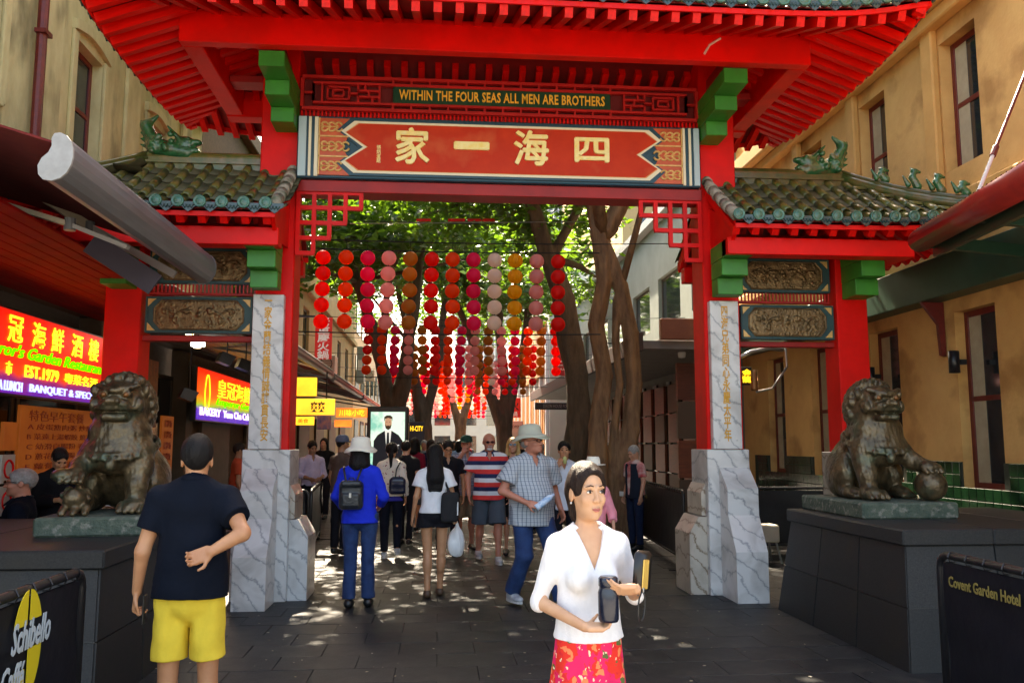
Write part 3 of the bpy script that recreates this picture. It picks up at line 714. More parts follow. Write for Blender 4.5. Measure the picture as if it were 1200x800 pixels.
# wing beams, bracing and relief panels
for s, xi, xo in ((-1, -1.66, -3.8), (1, 3.06, 5.15)):
    lo, hi = sorted((xi, xo))
    gb('wing_beam', (lo, 8.72, 3.66), (hi, 8.92, 3.845), RED)
    gb('wing_beam', (lo, 10.35, 3.66), (hi, 10.5, 3.85), RED)
    gb('wing_beam', (min(xo, xo-s*.2), 8.93, 3.67), (max(xo, xo-s*.2), 10.34, 3.84), RED)
PF = mat('panel_teal_paint', (.015, .055, .06), (.02, .075, .075), sc=6, rough=.45)
def relief(x0, x1, z0, z1, y, seed):
    f = gb('relief_panel', (x0, y, z0), (x1, y+.10, z1), PF, bev=.008); w = x1-x0; h = z1-z0
    for (a, b) in (((x0, z0), (x1, z0+.018)), ((x0, z1-.018), (x1, z1)), ((x0, z0+.019), (x0+.018, z1-.019)), ((x1-.018, z0+.019), (x1, z1-.019))): box('panel_rim', (a[0], y-.012, a[1]), (b[0], y-.001, b[1]), PF, f, .003)
    NX, NZ = 130, 44; r = np.random.default_rng(seed); cx, cz = (x0+x1)/2, (z0+z1)/2
    U, Vv = np.meshgrid(np.linspace(-1, 1, NX), np.linspace(-1, 1, NZ)); H = np.zeros_like(U)
    for k, (s, ph) in enumerate(((-1, 0), (1, .4))):     # two coiling dragons facing a pearl
        tt = np.linspace(0, 1, 160); bx = s*(.16+.66*tt+.10*np.sin(tt*17+ph)); bz = .40*np.sin(tt*8.5+ph)*(1-.2*tt)+.22*np.cos(tt*17+ph)
        for x_, z_, t_ in zip(bx, bz, tt):
            d2 = ((U-x_)*w*.5)**2+((Vv-z_)*h*.5)**2; rr = .024*(1-.55*t_); H = np.maximum(H, .022*np.sqrt(np.clip(1-d2/rr**2, 0, 1))*(.75+.25*math.sin(t_*130)))
    for k in range(150):
        a, b_ = r.uniform(-1, 1), r.uniform(-1, 1); rad = r.uniform(.008, .02); d2 = ((U-a)*w*.5)**2+((Vv-b_)*h*.5)**2; H = np.maximum(H, .015*np.sqrt(np.clip(1-d2/rad**2, 0, 1))*(.6+.4*np.sin(np.sqrt(d2)*900)))
    d2 = (U*w*.5)**2+(Vv*h*.5)**2; H = np.maximum(H, .026*np.sqrt(np.clip(1-d2/.035**2, 0, 1)))
    # elongated octagon outline
    ang = np.clip(np.abs(Vv), 0, 1); wid = np.where(ang < .45, 1, 1-(ang-.45)*.30)
    X = cx+U*wid*(w/2-.10); Z = cz+Vv*(h/2-.045); Yv = y-.004-H-.004*np.clip((1-np.abs(U))*14, 0, 1)*np.clip((1-np.abs(Vv))*8, 0, 1)
    V = np.stack([X, Yv, Z], -1).reshape(-1, 3); a = (np.arange(NZ-1)[:, None]*NX+np.arange(NX-1)[None]).ravel(); Q = np.stack([a, a+1, a+NX+1, a+NX], 1)
    link('bronze_relief', mesh('bronze_relief', V, Q, True, BRONR), f)
    ed = [((-1, -.45), (-.84, -1)), ((-.84, -1), (.84, -1)), ((.84, -1), (1, -.45)), ((1, -.45), (1, .45)), ((1, .45), (.84, 1)), ((.84, 1), (-.84, 1)), ((-.84, 1), (-1, .45)), ((-1, .45), (-1, -.45))]
    b = MB()
    for p, q in ed: b.tube([(cx+p[0]*(w/2-.095), y-.008, cz+p[1]*(h/2-.04)), (cx+q[0]*(w/2-.095), y-.008, cz+q[1]*(h/2-.04))], .009, 6)
    b.build('relief_rim', BRONR, f)
    for sx in (-1, 1):
        for sz in (-1, 1):
            b = MB(); ax_, az_ = cx+sx*(w/2-.025), cz+sz*(h/2-.025)
            b.prism([(ax_, az_), (ax_-sx*.085, az_), (ax_-sx*.05, az_-sz*.03), (ax_-sx*.03, az_-sz*.055), (ax_, az_-sz*.085)][::(1 if sx*sz < 0 else -1)], 1, y-.014, y-.002); b.build('gilt_corner', mat('old_gilt', (.6, .4, .2)), f)
for x0, x1 in ((-3.2, -2.06), (3.46, 4.57)):
    relief(x0, x1, 3.40, 3.80, 9.56, 3); relief(x0, x1, 2.84, 3.24, 9.50, 5)
    b = MB(); x = x0
    while x < x1: b.box((x, 9.58, 3.30), (x+.015, 9.60, 3.395)); x += .042
    tag(b.build('slat_row', LAT, gate), kind='stuff'); gb('slat_rail', (x0, 9.57, 3.27), (x1, 9.62, 3.30), DRED)
    gb('tie_beam', (x0-.05, 9.56, 2.76), (x1+.03, 9.68, 2.82), DRED); gb('wing_rail', (x0-.03, 9.6, 3.82), (x1+.03, 9.75, 4.1), DRED)
# ================= buildings =================
STL = mat('olive_stucco', (.58, .51, .26), (.46, .39, .19), sc=4, rough=.85, bump=.35, bsc=25, c3=(.22, .19, .09), sc3=1.8, stretch=(1, 1, .45))
STR = mat('ochre_stucco', (.70, .41, .14), (.62, .34, .11), sc=2.5, rough=.8, bump=.2, bsc=25, c3=(.42, .21, .06), sc3=1.5)
STT = mat('ochre_trim', (.66, .36, .11), (.58, .30, .085), sc=3, rough=.75, bump=.1)
BRK = mat('brown_brickwork', (.16, .085, .045), (.10, .055, .03), sc=14, rough=.85, bump=.3)
TAN = mat('tan_render', (.36, .27, .13), (.28, .21, .11), sc=2, rough=.85, bump=.1)
def facade(root, X, th, Y0, Y1, Z0, Z1, wins, m, name='wall'):
    """wall slab at X, thickness th away from the street, with real openings"""
    ys = sorted(set([Y0, Y1]+[w[0] for w in wins]+[w[1] for w in wins])); zs = sorted(set([Z0, Z1]+[w[2] for w in wins]+[w[3] for w in wins])); b = MB()
    for i in range(len(ys)-1):
        j = 0
        while j < len(zs)-1:
            def open_(j): cy, cz = (ys[i]+ys[i+1])/2, (zs[j]+zs[j+1])/2; return any(w[0] < cy < w[1] and w[2] < cz < w[3] for w in wins)
            if open_(j): j += 1; continue
            k = j
            while k+1 < len(zs)-1 and not open_(k+1): k += 1
            b.box((X, ys[i], zs[j]), (X+th, ys[i+1], zs[k+1])); j = k+1
    return b.build(name, m, root)
def window(root, X, s, ya, yb, za, zb, fm=WOODB, gm_=GLASS, sill=None, inset=.10, rail=True, curtain=None):
    x0 = X+s*inset; t = .07; fw = .075
    g = MB().box((x0+s*.02, ya+fw, za+fw), (x0+s*.035, yb-fw, zb-fw)).build('window', gm_, root)
    for a, b in (((ya, za), (ya+fw, zb)), ((yb-fw, za), (yb, zb)), ((ya+fw, za), (yb-fw, za+fw)), ((ya+fw, zb-fw), (yb-fw, zb))): MB().box((x0, a[0], a[1]), (x0+s*t, b[0], b[1]), .005).build('frame', fm, g)
    if rail: zm = (za+zb)/2; MB().box((x0+s*.004, ya+fw, zm-.03), (x0+s*.05, yb-fw, zm+.03)).build('sash_rail', fm, g)
    if curtain: MB().box((x0+s*.012, yb-fw-.22, za+fw), (x0+s*.019, yb-fw-.002, zb-fw)).build('blind', curtain, g)
    if sill: MB().box((X-s*.06, ya-.08, za-.09), (X+s*.1, yb+.08, za-.001), .01).build('sill', sill, g)
    return g
CURT = mat('pale_blind', (.45, .38, .25), (.38, .31, .2), sc=6, rough=.9)
# ---- left corner building ----
LX = -4.8
bl = empty('stucco_building', (LX, 10, 0), 0, 'weathered olive stucco building with red framed windows over the red lit restaurant', 'building')
wl_up = [(8.35+2.75*k, 9.25+2.75*k, 5.35, 6.95) for k in range(-1, 3)]
facade(bl, LX-.35, .35, 3.0, 17, 3.6, 12, wl_up, STL)
for w in wl_up:
    window(bl, LX, -1, *w, sill=STL, inset=.14)
    for yy in (w[0]-.14, w[1]+.001): MB().box((LX, yy, w[2]-.05), (LX+.045, yy+.14, w[3]+.05), .01).build('jamb_trim', STL, bl)
    b = MB(); n = 8       # flat arched hood
    pts = [(w[0]-.14+(w[1]-w[0]+.28)*i/n, w[3]+.05+.10*math.sin(math.pi*i/n)) for i in range(n+1)]; pts += [(p[0], p[1]+.14) for p in reversed(pts)]
    b.prism(pts, 0, LX, LX+.07); b.build('window_hood', STL, bl)
for yy in (7.65, 10.35, 13.1, 15.85): MB().box((LX+.001, yy-.28, 3.7), (LX+.06, yy+.28, 7.9), .012).build('pilaster', STL, bl)
box('string_course', (LX+.002, 3, 7.9), (LX+.16, 17, 8.12), STL, bl, .02); box('cornice', (LX+.002, 3, 11.6), (LX+.3, 17, 12), STL, bl, .03)
MB().tube([(LX+.11, 9.95, 3.7), (LX+.11, 9.95, 11.6)], .06, 10).build('downpipe', WOODB, bl)
for zz in (4.6, 6.4, 7.6): box('pipe_clip', (LX+.06, 9.86, zz), (LX+.19, 10.04, zz+.05), WOODB, bl)
# ground floor: piers, shopfront, bulkhead and slatted soffit
DKW = mat('dark_shopfront', (.03, .018, .014), (.05, .03, .02), sc=6, rough=.5)
box('shopfront_wall', (LX-.5, 3, 0), (LX-.38, 17, 3.6), DKW, bl)
box('bulkhead', (LX-.3, 3, 3.42), (LX+.55, 12.4, 3.98), mat('brown_bulkhead', (.16, .075, .035), (.12, .05, .03), sc=3, rough=.6), bl, .01)
box('bulkhead', (LX-.3, 12.41, 3.42), (LX+1.0, 17, 3.9), DKW, bl, .01)
SOF = mat('neon_glow_soffit', (.34, .006, .004), (.24, .005, .003), sc=3, rough=.7, spec=.1)  # red of the neon glow is put into the board colour
SOFD = mat('dark_soffit', (.06, .05, .05), (.09, .07, .07), sc=3, rough=.45)
for i in range(11):
    x = LX+.02+i*.15
    MB().box((x, 5.0, 3.36), (x+.138, 12.35, 3.385), .004).build('soffit_board', SOF, bl)
    MB().box((x, 12.42, 3.36), (x+.138, 24, 3.385), .004).build('soffit_board', SOFD, bl)
for yy in (3.4, 7.1, 12.45, 16.7): box('pier', (LX-.3, yy, 0), (LX+.02, yy+.45, 3.42), mat('brown_pier', (.12, .08, .05), (.09, .06, .035), sc=4, rough=.6), bl, .01)
for (ya, yb) in ((7.6, 9.0), (9.05, 10.6), (10.65, 12.4), (13, 14.7), (14.75, 16.6)): window(bl, LX-.2, -1, ya, yb, .1, 2.9, fm=mat('shopfront_frame', (.06, .045, .035), rough=.5), rail=False, inset=.02)
LAMPW = mat('warm_lamp', (1, .75, .4), emit=3)
for (x, y) in ((LX+.9, 13.6), (LX+.5, 15.5), ): MB().lathe([(0, 0), (.06, 0), (.06, -.02), (0, -.02)], 12, M=T(x, y, 3.355)).build('downlight', LAMPW, bl)
# ---- neon sign boxes on the restaurant ----
def neon(n, c, e): return mat(n, c, emit=e, rough=.4)
NY = neon('yellow_neon', (1, .60, .03), .34); NG = neon('green_neon', (.03, 1, .004), .26); NB = neon('blue_white_neon', (.22, .30, 1), .5); NR = neon('red_neon', (1, .05, .01), .3); NW = neon('violet_neon', (.5, .42, 1), .5)
def backlit(name, cols, z0, z1, e):
    m = mat(name, cols[0][1], rough=.4); nt = m.node_tree; N = nt.nodes; L = nt.links; b = N['Principled BSDF']
    tc = N.new('ShaderNodeTexCoord'); sp = N.new('ShaderNodeSeparateXYZ'); L.new(tc.outputs['Object'], sp.inputs[0]); mr = N.new('ShaderNodeMapRange'); mr.inputs[1].default_value = z0; mr.inputs[2].default_value = z1; L.new(sp.outputs['Z'], mr.inputs[0])
    nz = N.new('ShaderNodeTexNoise'); nz.inputs['Scale'].default_value = 3; L.new(tc.outputs['Object'], nz.inputs[0]); ad = N.new('ShaderNodeMath'); ad.operation = 'MULTIPLY_ADD'; ad.inputs[1].default_value = .16; L.new(nz.outputs[0], ad.inputs[0]); L.new(mr.outputs[0], ad.inputs[2])
    r = N.new('ShaderNodeValToRGB'); e_ = r.color_ramp.elements; e_[0].position = cols[0][0]; e_[0].color = (*cols[0][1], 1); e_[1].position = cols[1][0]; e_[1].color = (*cols[1][1], 1)
    for p, c in cols[2:]: x = e_.new(p); x.color = (*c, 1)
    L.new(ad.outputs[0], r.inputs[0]); L.new(r.outputs[0], b.inputs['Emission Color']); b.inputs['Emission Strength'].default_value = e; b.inputs['Base Color'].default_value = (.1, .02, .02, 1); return m
PANEL1 = backlit('restaurant_sign_face', [(.02, (.05, .0, .45)), (.26, (.25, .01, .16)), (.34, (.9, .045, .006)), (.5, (.9, .012, .004)), (1, (.85, .008, .003))], -.42, .45, .17)
def sign_on_wall(name, X, y0, y1, z0, z1, face, label, cat='neon sign'):
    r = empty(name, (X, (y0+y1)/2, (z0+z1)/2), 0, label, cat)
    # local frame: sign lies in the YZ plane and faces +X
    MB().box((-.10, -(y1-y0)/2, -(z1-z0)/2), (0, (y1-y0)/2, (z1-z0)/2), .01).build('sign_box', BLACK, r, False)
    MB().box((.001, -(y1-y0)/2+.03, -(z1-z0)/2+.03), (.012, (y1-y0)/2-.03, (z1-z0)/2-.03)).build('sign_face', face, r, False)
    return r
def on_sign(r, txt, yc, zc, w, h, m, bold=.0, shear=0., ext=.006, off=.02, name='neon_lettering'):
    o = bpy.data.objects.new(name, text_me(txt, w=w, h=h, ext=ext, bold=bold, mat=m, shear=shear, name=name)); COL.objects.link(o); o.parent = r
    # text faces -Y, turn it to face +X (reads from the street)
    o.location = (off, yc, zc); o.rotation_euler = (0, 0, R(90)); return o
# px 0..120 at X=-4.35 covers y 8.4..11; the words run away from us, left to right
SX = -4.35
p0 = atX(0, 357, SX); p1 = atX(124, 402, SX)
r = sign_on_wall('restaurant_neon_sign', SX, 6.6, p1.y+.12, 2.12, 3.02, PANEL1, 'large red neon restaurant sign with yellow, green and blue tubes behind the left lion')
yc0 = (6.6+p1.y+.12)/2
def yp(px): return atX(px, 420, SX).y-yc0
for ch, px in (('皇', -19), ('冠', 14), ('海', 42), ('鮮', 64.5), ('酒', 88), ('樓', 107.5)): on_sign(r, ch, yp(px), .235, .30, .27, NY, bold=.004)
on_sign(r, "Emperor's Garden Restaurant", (yp(-45)+yp(121))/2, .0, yp(121)-yp(-45), .17, NG, shear=.35, bold=.012)
on_sign(r, '市', yp(9), -.17, .12, .14, NY, bold=.01); on_sign(r, 'EST.1979', (yp(28)+yp(68))/2, -.17, yp(68)-yp(28), .13, NY, bold=.012); on_sign(r, '粵菜名酒', (yp(75)+yp(114))/2, -.17, yp(114)-yp(75), .12, NY, bold=.01)
on_sign(r, 'YUM CHA LUNCH', (yp(-30)+yp(26))/2, -.345, yp(26)-yp(-30), .10, NB, bold=.012); on_sign(r, 'BANQUET & SPECIALS', (yp(35)+yp(120))/2, -.345, yp(120)-yp(35), .10, NB, bold=.01)
PANEL2 = backlit('bakery_sign_face', [(.0, (.03, .01, .5)), (.30, (.08, .02, .5)), (.38, (.3, .5, .02)), (.55, (.95, .12, .01)), (1, (.9, .02, .005))], -.48, .5, .18)
q0 = atX(231, 440, SX); q1 = atX(296, 460, SX)
r = sign_on_wall('cafe_neon_sign', SX, q0.y, 21.2, 2.05, 3.05, PANEL2, 'red and blue neon sign with pale yellow characters seen past the left column')
yc1 = (q0.y+21.2)/2
def yq(px): return atX(px, 460, SX).y-yc1
on_sign(r, '皇冠海鮮', (yq(254)+yq(293))/2, .18, yq(293)-yq(254), .36, NY, bold=.004); on_sign(r, 'Emperor Garden', (yq(253)+yq(300))/2, -.10, yq(300)-yq(253), .17, NG, bold=.01, shear=.3); on_sign(r, 'BAKERY  Yum Cha Cakes', (yq(234)+yq(296))/2, -.31, yq(296)-yq(234), .15, NW, bold=.01)
P = [(.02, yq(242)+.22*math.cos(t/14*6.3)*(.7 if math.sin(t/14*6.3) > 0 else .8), .05+.33*math.sin(t/14*6.3)) for t in range(14)]
MB().tube(P, .012, 6, closed=True).build('neon_tube', NY, r, False)
# menu boards on the shopfront
MENU = mat('lit_orange_menu', (.50, .13, .015), (.40, .09, .010), sc=2, rough=.5, emit=.03)
def board(name, X, y0, y1, z0, z1, m, label, cat='menu board'):
    r = empty(name, (X, (y0+y1)/2, (z0+z1)/2), 0, label, cat); MB().box((-.04, -(y1-y0)/2, -(z1-z0)/2), (0, (y1-y0)/2, (z1-z0)/2), .004).build('panel', m, r, False)
    return r
a0 = atX(25, 476, -4.55); a1 = atX(112, 476, -4.55); mz0 = atX(25, 557, -4.55).z; mz1 = atX(25, 474, -4.55).z
r = board('menu_board', -4.55, a0.y, a1.y+.2, mz0, mz1, MENU, 'big lit orange menu board with red Chinese lettering behind the left lion'); H = mz1-mz0; Wd = a1.y+.2-a0.y
MT = mat('menu_red', (.25, .01, .01), rough=.5)
on_sign(r, '特色早午套餐', -.18, H*.36, Wd*.66, H*.16, MT, ext=.002, off=.004, name='lettering')
for i, tx in enumerate(('A 皮蛋瘦肉粥 炒麵', 'B 菜遠上湯蝦餃 燒賣', 'C 幼滑白腸粉 春卷', 'D 蔥花蝦米腸 豆漿', 'E 蘿蔔糕皮蛋粥')):
    on_sign(r, tx, -.05, H*(.20-.145*i), Wd*.80, H*.095, MT, ext=.002, off=.004, name='lettering')
b1 = board('food_poster', -4.5, 13.0, 14.1, 1.9, 2.95, mat('dark_food_print', (.10, .02, .015), (.25, .06, .03), sc=9, rough=.4), 'dark poster of dishes on the shopfront right of the left lion', 'poster')
b2 = board('orange_poster', -4.48, 14.35, 14.95, 1.05, 2.1, MENU, 'narrow orange notice beside the restaurant door', 'notice')
for i in range(5): on_sign(b2, '招牌飯', 0, .4-.18*i, .4, .12, MT, ext=.002, off=.004, name='lettering')
for z_, nm, lb in ((1.72, 'orange_notice', 'small orange tick notice at the left edge beside the menu board'), (1.38, 'no_smoking_notice', 'white no smoking notice at the left edge beside the menu board'), (1.05, 'red_ring_notice', 'small notice with a red ring, lowest of three at the left edge')):
    q = atX(13, 500, -4.5); rr = board(nm, -4.5, q.y-.14, q.y+.14, z_-.15, z_+.15, MENU if 'orange' in nm else mat('notice_white', (.5, .48, .42)), lb, 'notice')
    if 'orange' not in nm: MB().tube([(.006, .09*math.cos(t*.45), .09*math.sin(t*.45)) for t in range(14)], .012, 5, closed=True).build('red_ring', NR if False else RED, rr, False)
# speakers and spotlights beneath the soffit
for i, (px, py, lb) in enumerate(((222, 462, 'black wall speaker left of the second neon sign'), (266, 420, 'black box speaker under the dark soffit, left one of two'), (288, 427, 'black box speaker under the dark soffit, nearest the left column'))):
    p = atY(px, py, 13.4+i*.5); rr = empty('wall_speaker', p, R(30), lb, 'speaker'); MB().prism([(-.16, -.05), (.02, -.12), (.12, .03), (-.10, .10)], 1, -.1, .1).build('speaker_box', BLACK, rr, False); MB().tube([(0, 0, .08), (0, 0, 3.36-p.z)], .012, 6).build('hanger', BLACK, rr, False)
p = atY(232, 402, 12.9); rr = empty('spotlight', p, 0, 'small white floodlight glowing under the dark soffit', 'spotlight'); MB().box((-.09, -.06, -.05), (.09, .06, .05), .01).build('lamp_head', mat('lit_floodlight', (1, 1, .95), emit=2), rr, False); MB().tube([(0, 0, .05), (0, 0, 3.36-p.z)], .01, 6).build('hanger', BLACK, rr, False)

# ---- foreground cassette awning ----
aw = empty('folding_arm_awning', (-2.3, 6.2, 3.2), 0, 'folding arm awning with a grey front rail and white end cap, upper left', 'awning')
AX = -2.32; A0 = 5.22; A1 = 8.55; AZ = 3.36
pf = [(-.14, -.16), (-.10, -.205), (-.03, -.215), (.04, -.19), (.09, -.14), (.122, -.07), (.135, 0), (.132, .08), (.11, .15), (.07, .20), (.02, .225), (-.03, .215), (-.05, .17), (-.045, .10), (-.07, .04), (-.12, -.01), (-.15, -.08)]
pf = [(AX+x*.68, AZ+z*.66) for x, z in pf]
MB().prism(pf, 1, A0, A1).build('front_rail', GREYM, aw)
MB().prism([(AX+(x-AX)*1.04, AZ+(z-AZ)*1.04) for x, z in pf], 1, A0-.02, A0-.001).build('end_cap', mat('worn_white_cap', (.38, .38, .38), (.30, .30, .29), sc=9, rough=.5), aw)
MB().prism([(AX+(x-AX)*1.04, AZ+(z-AZ)*1.04) for x, z in pf], 1, A1+.001, A1+.02).build('end_cap', GREYM, aw)
for zz in (.045,): MB().box((AX+.082, A0, AZ+zz-.034), (AX+.090, A1, AZ+zz-.026)).build('rail_groove', BLACK, aw)
FAB = mat('maroon_canvas', (.16, .012, .010), (.12, .008, .008), sc=10, rough=.9, bump=.2, bsc=200)
MB().prism([(AX-.04, AZ+.10), (-4.55, 4.12), (-4.55, 4.135), (AX-.04, AZ+.115)], 1, A0+.03, A1-.03).build('canvas', FAB, aw)
BEI = mat('beige_arm_paint', (.36, .30, .22), (.30, .25, .18), sc=5, rough=.4)
for k, (A, B, C) in enumerate((((15, 208, -3.9), (105, 266, -3.3), (205, 322, -2.5)), ((-40, 226, -3.7), (82, 263, -3.0), (150, 290, -2.5)))):
    A, B, C = atX(*A), atX(*B), atX(*C); MB().bar(A, B, .05, .085 if k == 0 else .04).build('arm', BEI, aw); MB().bar(B, C, .045, .07 if k == 0 else .035).build('arm', mat('pale_grey_arm', (.30, .29, .28), rough=.4), aw)
    MB().lathe([(0, -.05), (.045, -.05), (.045, .05), (0, .05)], 12, M=T(B.x, B.y, B.z)).build('elbow', GREYM, aw)
MB().tube([(-4.6, 4.3, 3.86), (-4.6, 8.2, 3.86)], .06, 12).build('roller_tube', STEEL, aw)
MB().tube([atX(-30, 176, -3.6), atX(66, 206, -2.9)], .03, 8).build('brace_bar', BEI, aw)
MB().bar(atX(106, 284, -3.1), atX(182, 334, -2.55), .03, .20).build('arm_cover', mat('dark_violet_cover', (.03, .022, .04), rough=.6), aw)
# ---- awnings further down the left side ----
def far_awning(name, y0, y1, label, x=-2.3, z=3.12, rail=GREYM, can=FAB):
    r = empty(name, (x, y0, z), 0, label, 'awning')
    MB().box((x-.05, y0, z-.10), (x+.05, y1, z+.10), .03).build('front_rail', rail, r)
    MB().box((x+.051, y0, z-.02), (x+.062, y1, z+.015)).build('rail_trim', STEEL, r)
    MB().prism([(x-.05, z+.06), (-4.75, z+.75), (-4.75, z+.765), (x-.05, z+.075)], 1, y0+.05, y1-.05).build('canvas', can, r)
    n = max(2, int((y1-y0)/3))
    for i in range(n+1): yy = y0+.2+(y1-y0-.4)*i/n; MB().bar((x-.04, yy, z-.02), (-4.7, yy, z+.35), .04, .05).build('arm', rail, r)
far_awning('street_awning', 12.9, 18.4, 'dark red awning with a grey rail just behind the left marble column')
far_awning('street_awning', 18.6, 25.5, 'second grey railed awning on the left, over the yellow shop signs', z=3.08)
far_awning('street_awning', 25.8, 34.5, 'far end of the left awnings, ending above the advertising screen', z=3.05)
# ---- left middle building ----
bm_ = empty('brick_building', (LX, 24, 0), 0, 'brown brick and tan rendered building with dark green windows behind the left column', 'building')
wm = [(20+3.4*k, 21.4+3.4*k, 4.7, 6.5) for k in range(0, 8)]
facade(bm_, LX-.3, .3, 17.02, 26, 0, 9.5, [w for w in wm if w[1] < 26], BRK); facade(bm_, LX-.3, .3, 26.01, 48, 0, 8.4, [w for w in wm if w[0] > 26.1 and w[1] < 47.5], TAN)
DG = mat('dark_green_sash', (.03, .05, .045), rough=.4)
for w in wm:
    if w[1] < 26 or w[0] > 26.1: window(bm_, LX, -1, *w, fm=DG, sill=TAN)
box('cornice', (LX+.002, 26, 7.0), (LX+.2, 48, 7.25), TAN, bm_, .02); box('cornice', (LX+.002, 17.1, 8.9), (LX+.2, 25.9, 9.3), BRK, bm_, .02)
for i in range(7): box('shopfront_panel', (LX+.002, 17.6+4*i, .1), (LX+.08, 19.9+4*i, 2.6), mat('brown_pier', (.1, .07, .05)), bm_, .01)
# ---- far left buildings ----
FARW = mat('pale_render', (.62, .60, .52), (.54, .52, .45), sc=.6, rough=.85)
def block(name, a, b, m, label, nx, nz, face='Y', wm_=GLASS, cat='building', fr=.6):
    r = empty(name, ((a[0]+b[0])/2, a[1], 0), 0, label, cat); box('wall', a, b, m, r)
    if face == 'Y': L0, L1 = a[0], b[0]
    else: L0, L1 = a[1], b[1]
    dx = (L1-L0)/nx; dz = (b[2]-a[2])/nz
    for i in range(nx):
        for j in range(nz):
            u = L0+dx*(i+.5); z = a[2]+dz*(j+.5); hw = dx*fr/2; hz = dz*.32
            if face == 'Y': MB().box((u-hw, a[1]-.05, z-hz), (u+hw, a[1]-.004, z+hz)).build('window', wm_, r)
            elif face == '-X': MB().box((b[0]+.004, u-hw, z-hz), (b[0]+.06, u+hw, z+hz)).build('window', wm_, r)
            else: MB().box((a[0]-.06, u-hw, z-hz), (a[0]-.004, u+hw, z+hz)).build('window', wm_, r)
    return r
block('rendered_building', (-12, 48.2, 0), (LX, 70, 11), mat('sandy_render', (.5, .38, .2)), 'sandy building far down the left side of the street', 6, 3, '-X')
block('pale_building', (-9, 88, 0), (15, 98, 9), FARW, 'bright pale building closing the far end of the street', 9, 3, cat='building')
# tall tower with white fins
tw = empty('finned_tower', (10, 110, 0), 0, 'tall white tower block with vertical fins seen through the lanterns', 'building'); box('wall', (2, 112, 0), (19, 124, 62), mat('grey_green_glass', (.30, .36, .36), rough=.3), tw)
for i in range(24): box('fin', (2+i*.72, 111.2, 0), (2.22+i*.72, 111.99, 62), WHITE, tw, bev=0)
for j in range(14): box('floor_band', (2, 111.6, 6+4*j), (19, 111.98, 6.5+4*j), FARW, tw, bev=0)
# ---- right corner building ----
RX = 6.2
br = empty('ochre_building', (RX, 9, 0), 0, 'warm ochre stucco hotel building with dark red sash windows and green tiled base', 'building')
wy = [5.35, 7.3, 9.35, 11.4, 13.4, 15.3]
ups = [(y-.36, y+.36, 4.95, 6.6) for y in wy]; los = [(y-.38, y+.38, 1.12, 3.22) for y in wy[1:]]
facade(br, RX, .4, 2.5, 17, 0, 12, ups+los, STR)
for w in ups: window(br, RX, 1, *w, curtain=CURT, inset=.15)
for w in los: window(br, RX, 1, *w, curtain=CURT, inset=.12)
for y in wy: box('pilaster', (RX-.10, y+.37, 4.3), (RX-.001, y+.62, 6.95), STT, br, .02)
box('cornice', (RX-.34, 2.5, 6.98), (RX-.001, 17, 7.30), STT, br, .03); box('cornice_step', (RX-.18, 2.5, 6.80), (RX-.002, 17, 6.975), STT, br, .02)
box('string_course', (RX-.14, 2.5, 4.42), (RX-.003, 17, 4.6), STT, br, .02)
for y in (6.3, 10.4, 12.5, 14.4): box('vent_grille', (RX-.348, y, 7.08), (RX-.341, y+.13, 7.2), BLACK, br)
box('green_beam', (RX-.30, 2.5, 3.38), (RX-.004, 17, 3.86), mat('dark_green_paint', (.012, .045, .025), (.018, .06, .035), sc=4, rough=.4), br, .01)
for y in (12.7, 9.9): MB().prism([(RX-.3, 3.37), (RX-.02, 3.37), (RX-.02, 2.7), (RX-.08, 2.72), (RX-.1, 3.1)][::-1], 1, y, y+.06).build('console_bracket', WOODB, br)
GT = mat('bottle_green_tile', (.006, .026, .010), (.010, .040, .015), sc=30, rough=.12, coat=.8, rnd=.3)
box('tile_grout', (RX-.03, 6.5, .0), (RX-.001, 16.4, 1.12), mat('pale_grout', (.025, .035, .022)), br)
gt = MB().box((-.012, -.070, -.070), (.0, .070, .070), .004).me('wall_tile', False, GT); k = 0
lw = [w for w in los if w[0] < 16.4]; yy = 6.5
for w in lw+[(16.4, 16.4)]:
    if w[0] > yy: box('tile_grout', (RX-.03, yy, 1.1201), (RX-.001, w[0]-.01, 1.43), mat('pale_grout', (.025, .035, .022)), br)
    yy = w[1]+.01
for zi in range(6):
    for yi in range(55):
        y = 8.2+.147*yi; z = 1.36-.147*zi
        if z > 1.08 and any(w[0]-.075 < y < w[1]+.075 for w in lw): continue
        if k < 298: o = link('wall_tile', gt, br); o.location = (RX-.03, y, z); k += 1
MB().tube([(RX-.06, 10.62, 0), (RX-.06, 10.62, 1.5)], .012, 6).build('conduit', CREAM, br)
for i, (px, py) in enumerate(((1118, 424), (1020, 441))):
    p = atX(px, py, RX-.14); rr = empty('wall_lamp', p, 0, ['black cylinder wall lamp between the two ground floor windows', 'black cylinder wall lamp on the ochre wall right behind the right lion'][i], 'wall lamp')
    MB().lathe([(.0, -.13), (.062, -.13), (.062, .13), (0, .13)], 16).build('lamp_body', BLACK, rr, False, True); MB().box((.06, -.03, -.03), (.14, .03, .03)).build('wall_mount', BLACK, rr, False)
p = atX(1192, 535, RX+.1); rr = empty('no_smoking_sticker', p, 0, 'round red no smoking sticker in the window at the right edge', 'sticker'); MB().box((0, -.09, -.14), (.008, .09, .14)).build('paper', mat('notice_white', (.5, .48, .42)), rr, False); MB().tube([(-.006, .07*math.cos(t*.45), .04+.07*math.sin(t*.45)) for t in range(14)], .008, 5, closed=True).build('red_ring', RED, rr, False)
b = MB()
for zi in range(9):
    for yi in range(93):
        y = 2.6+.147*yi; z = 1.36-.147*zi
        if y > 8.13 and zi < 6: continue
        if z > 1.08 and any(w[0]-.075 < y < w[1]+.075 for w in los): continue
        b.box((RX-.041, y-.070, z-.070), (RX-.030, y+.070, z+.070))
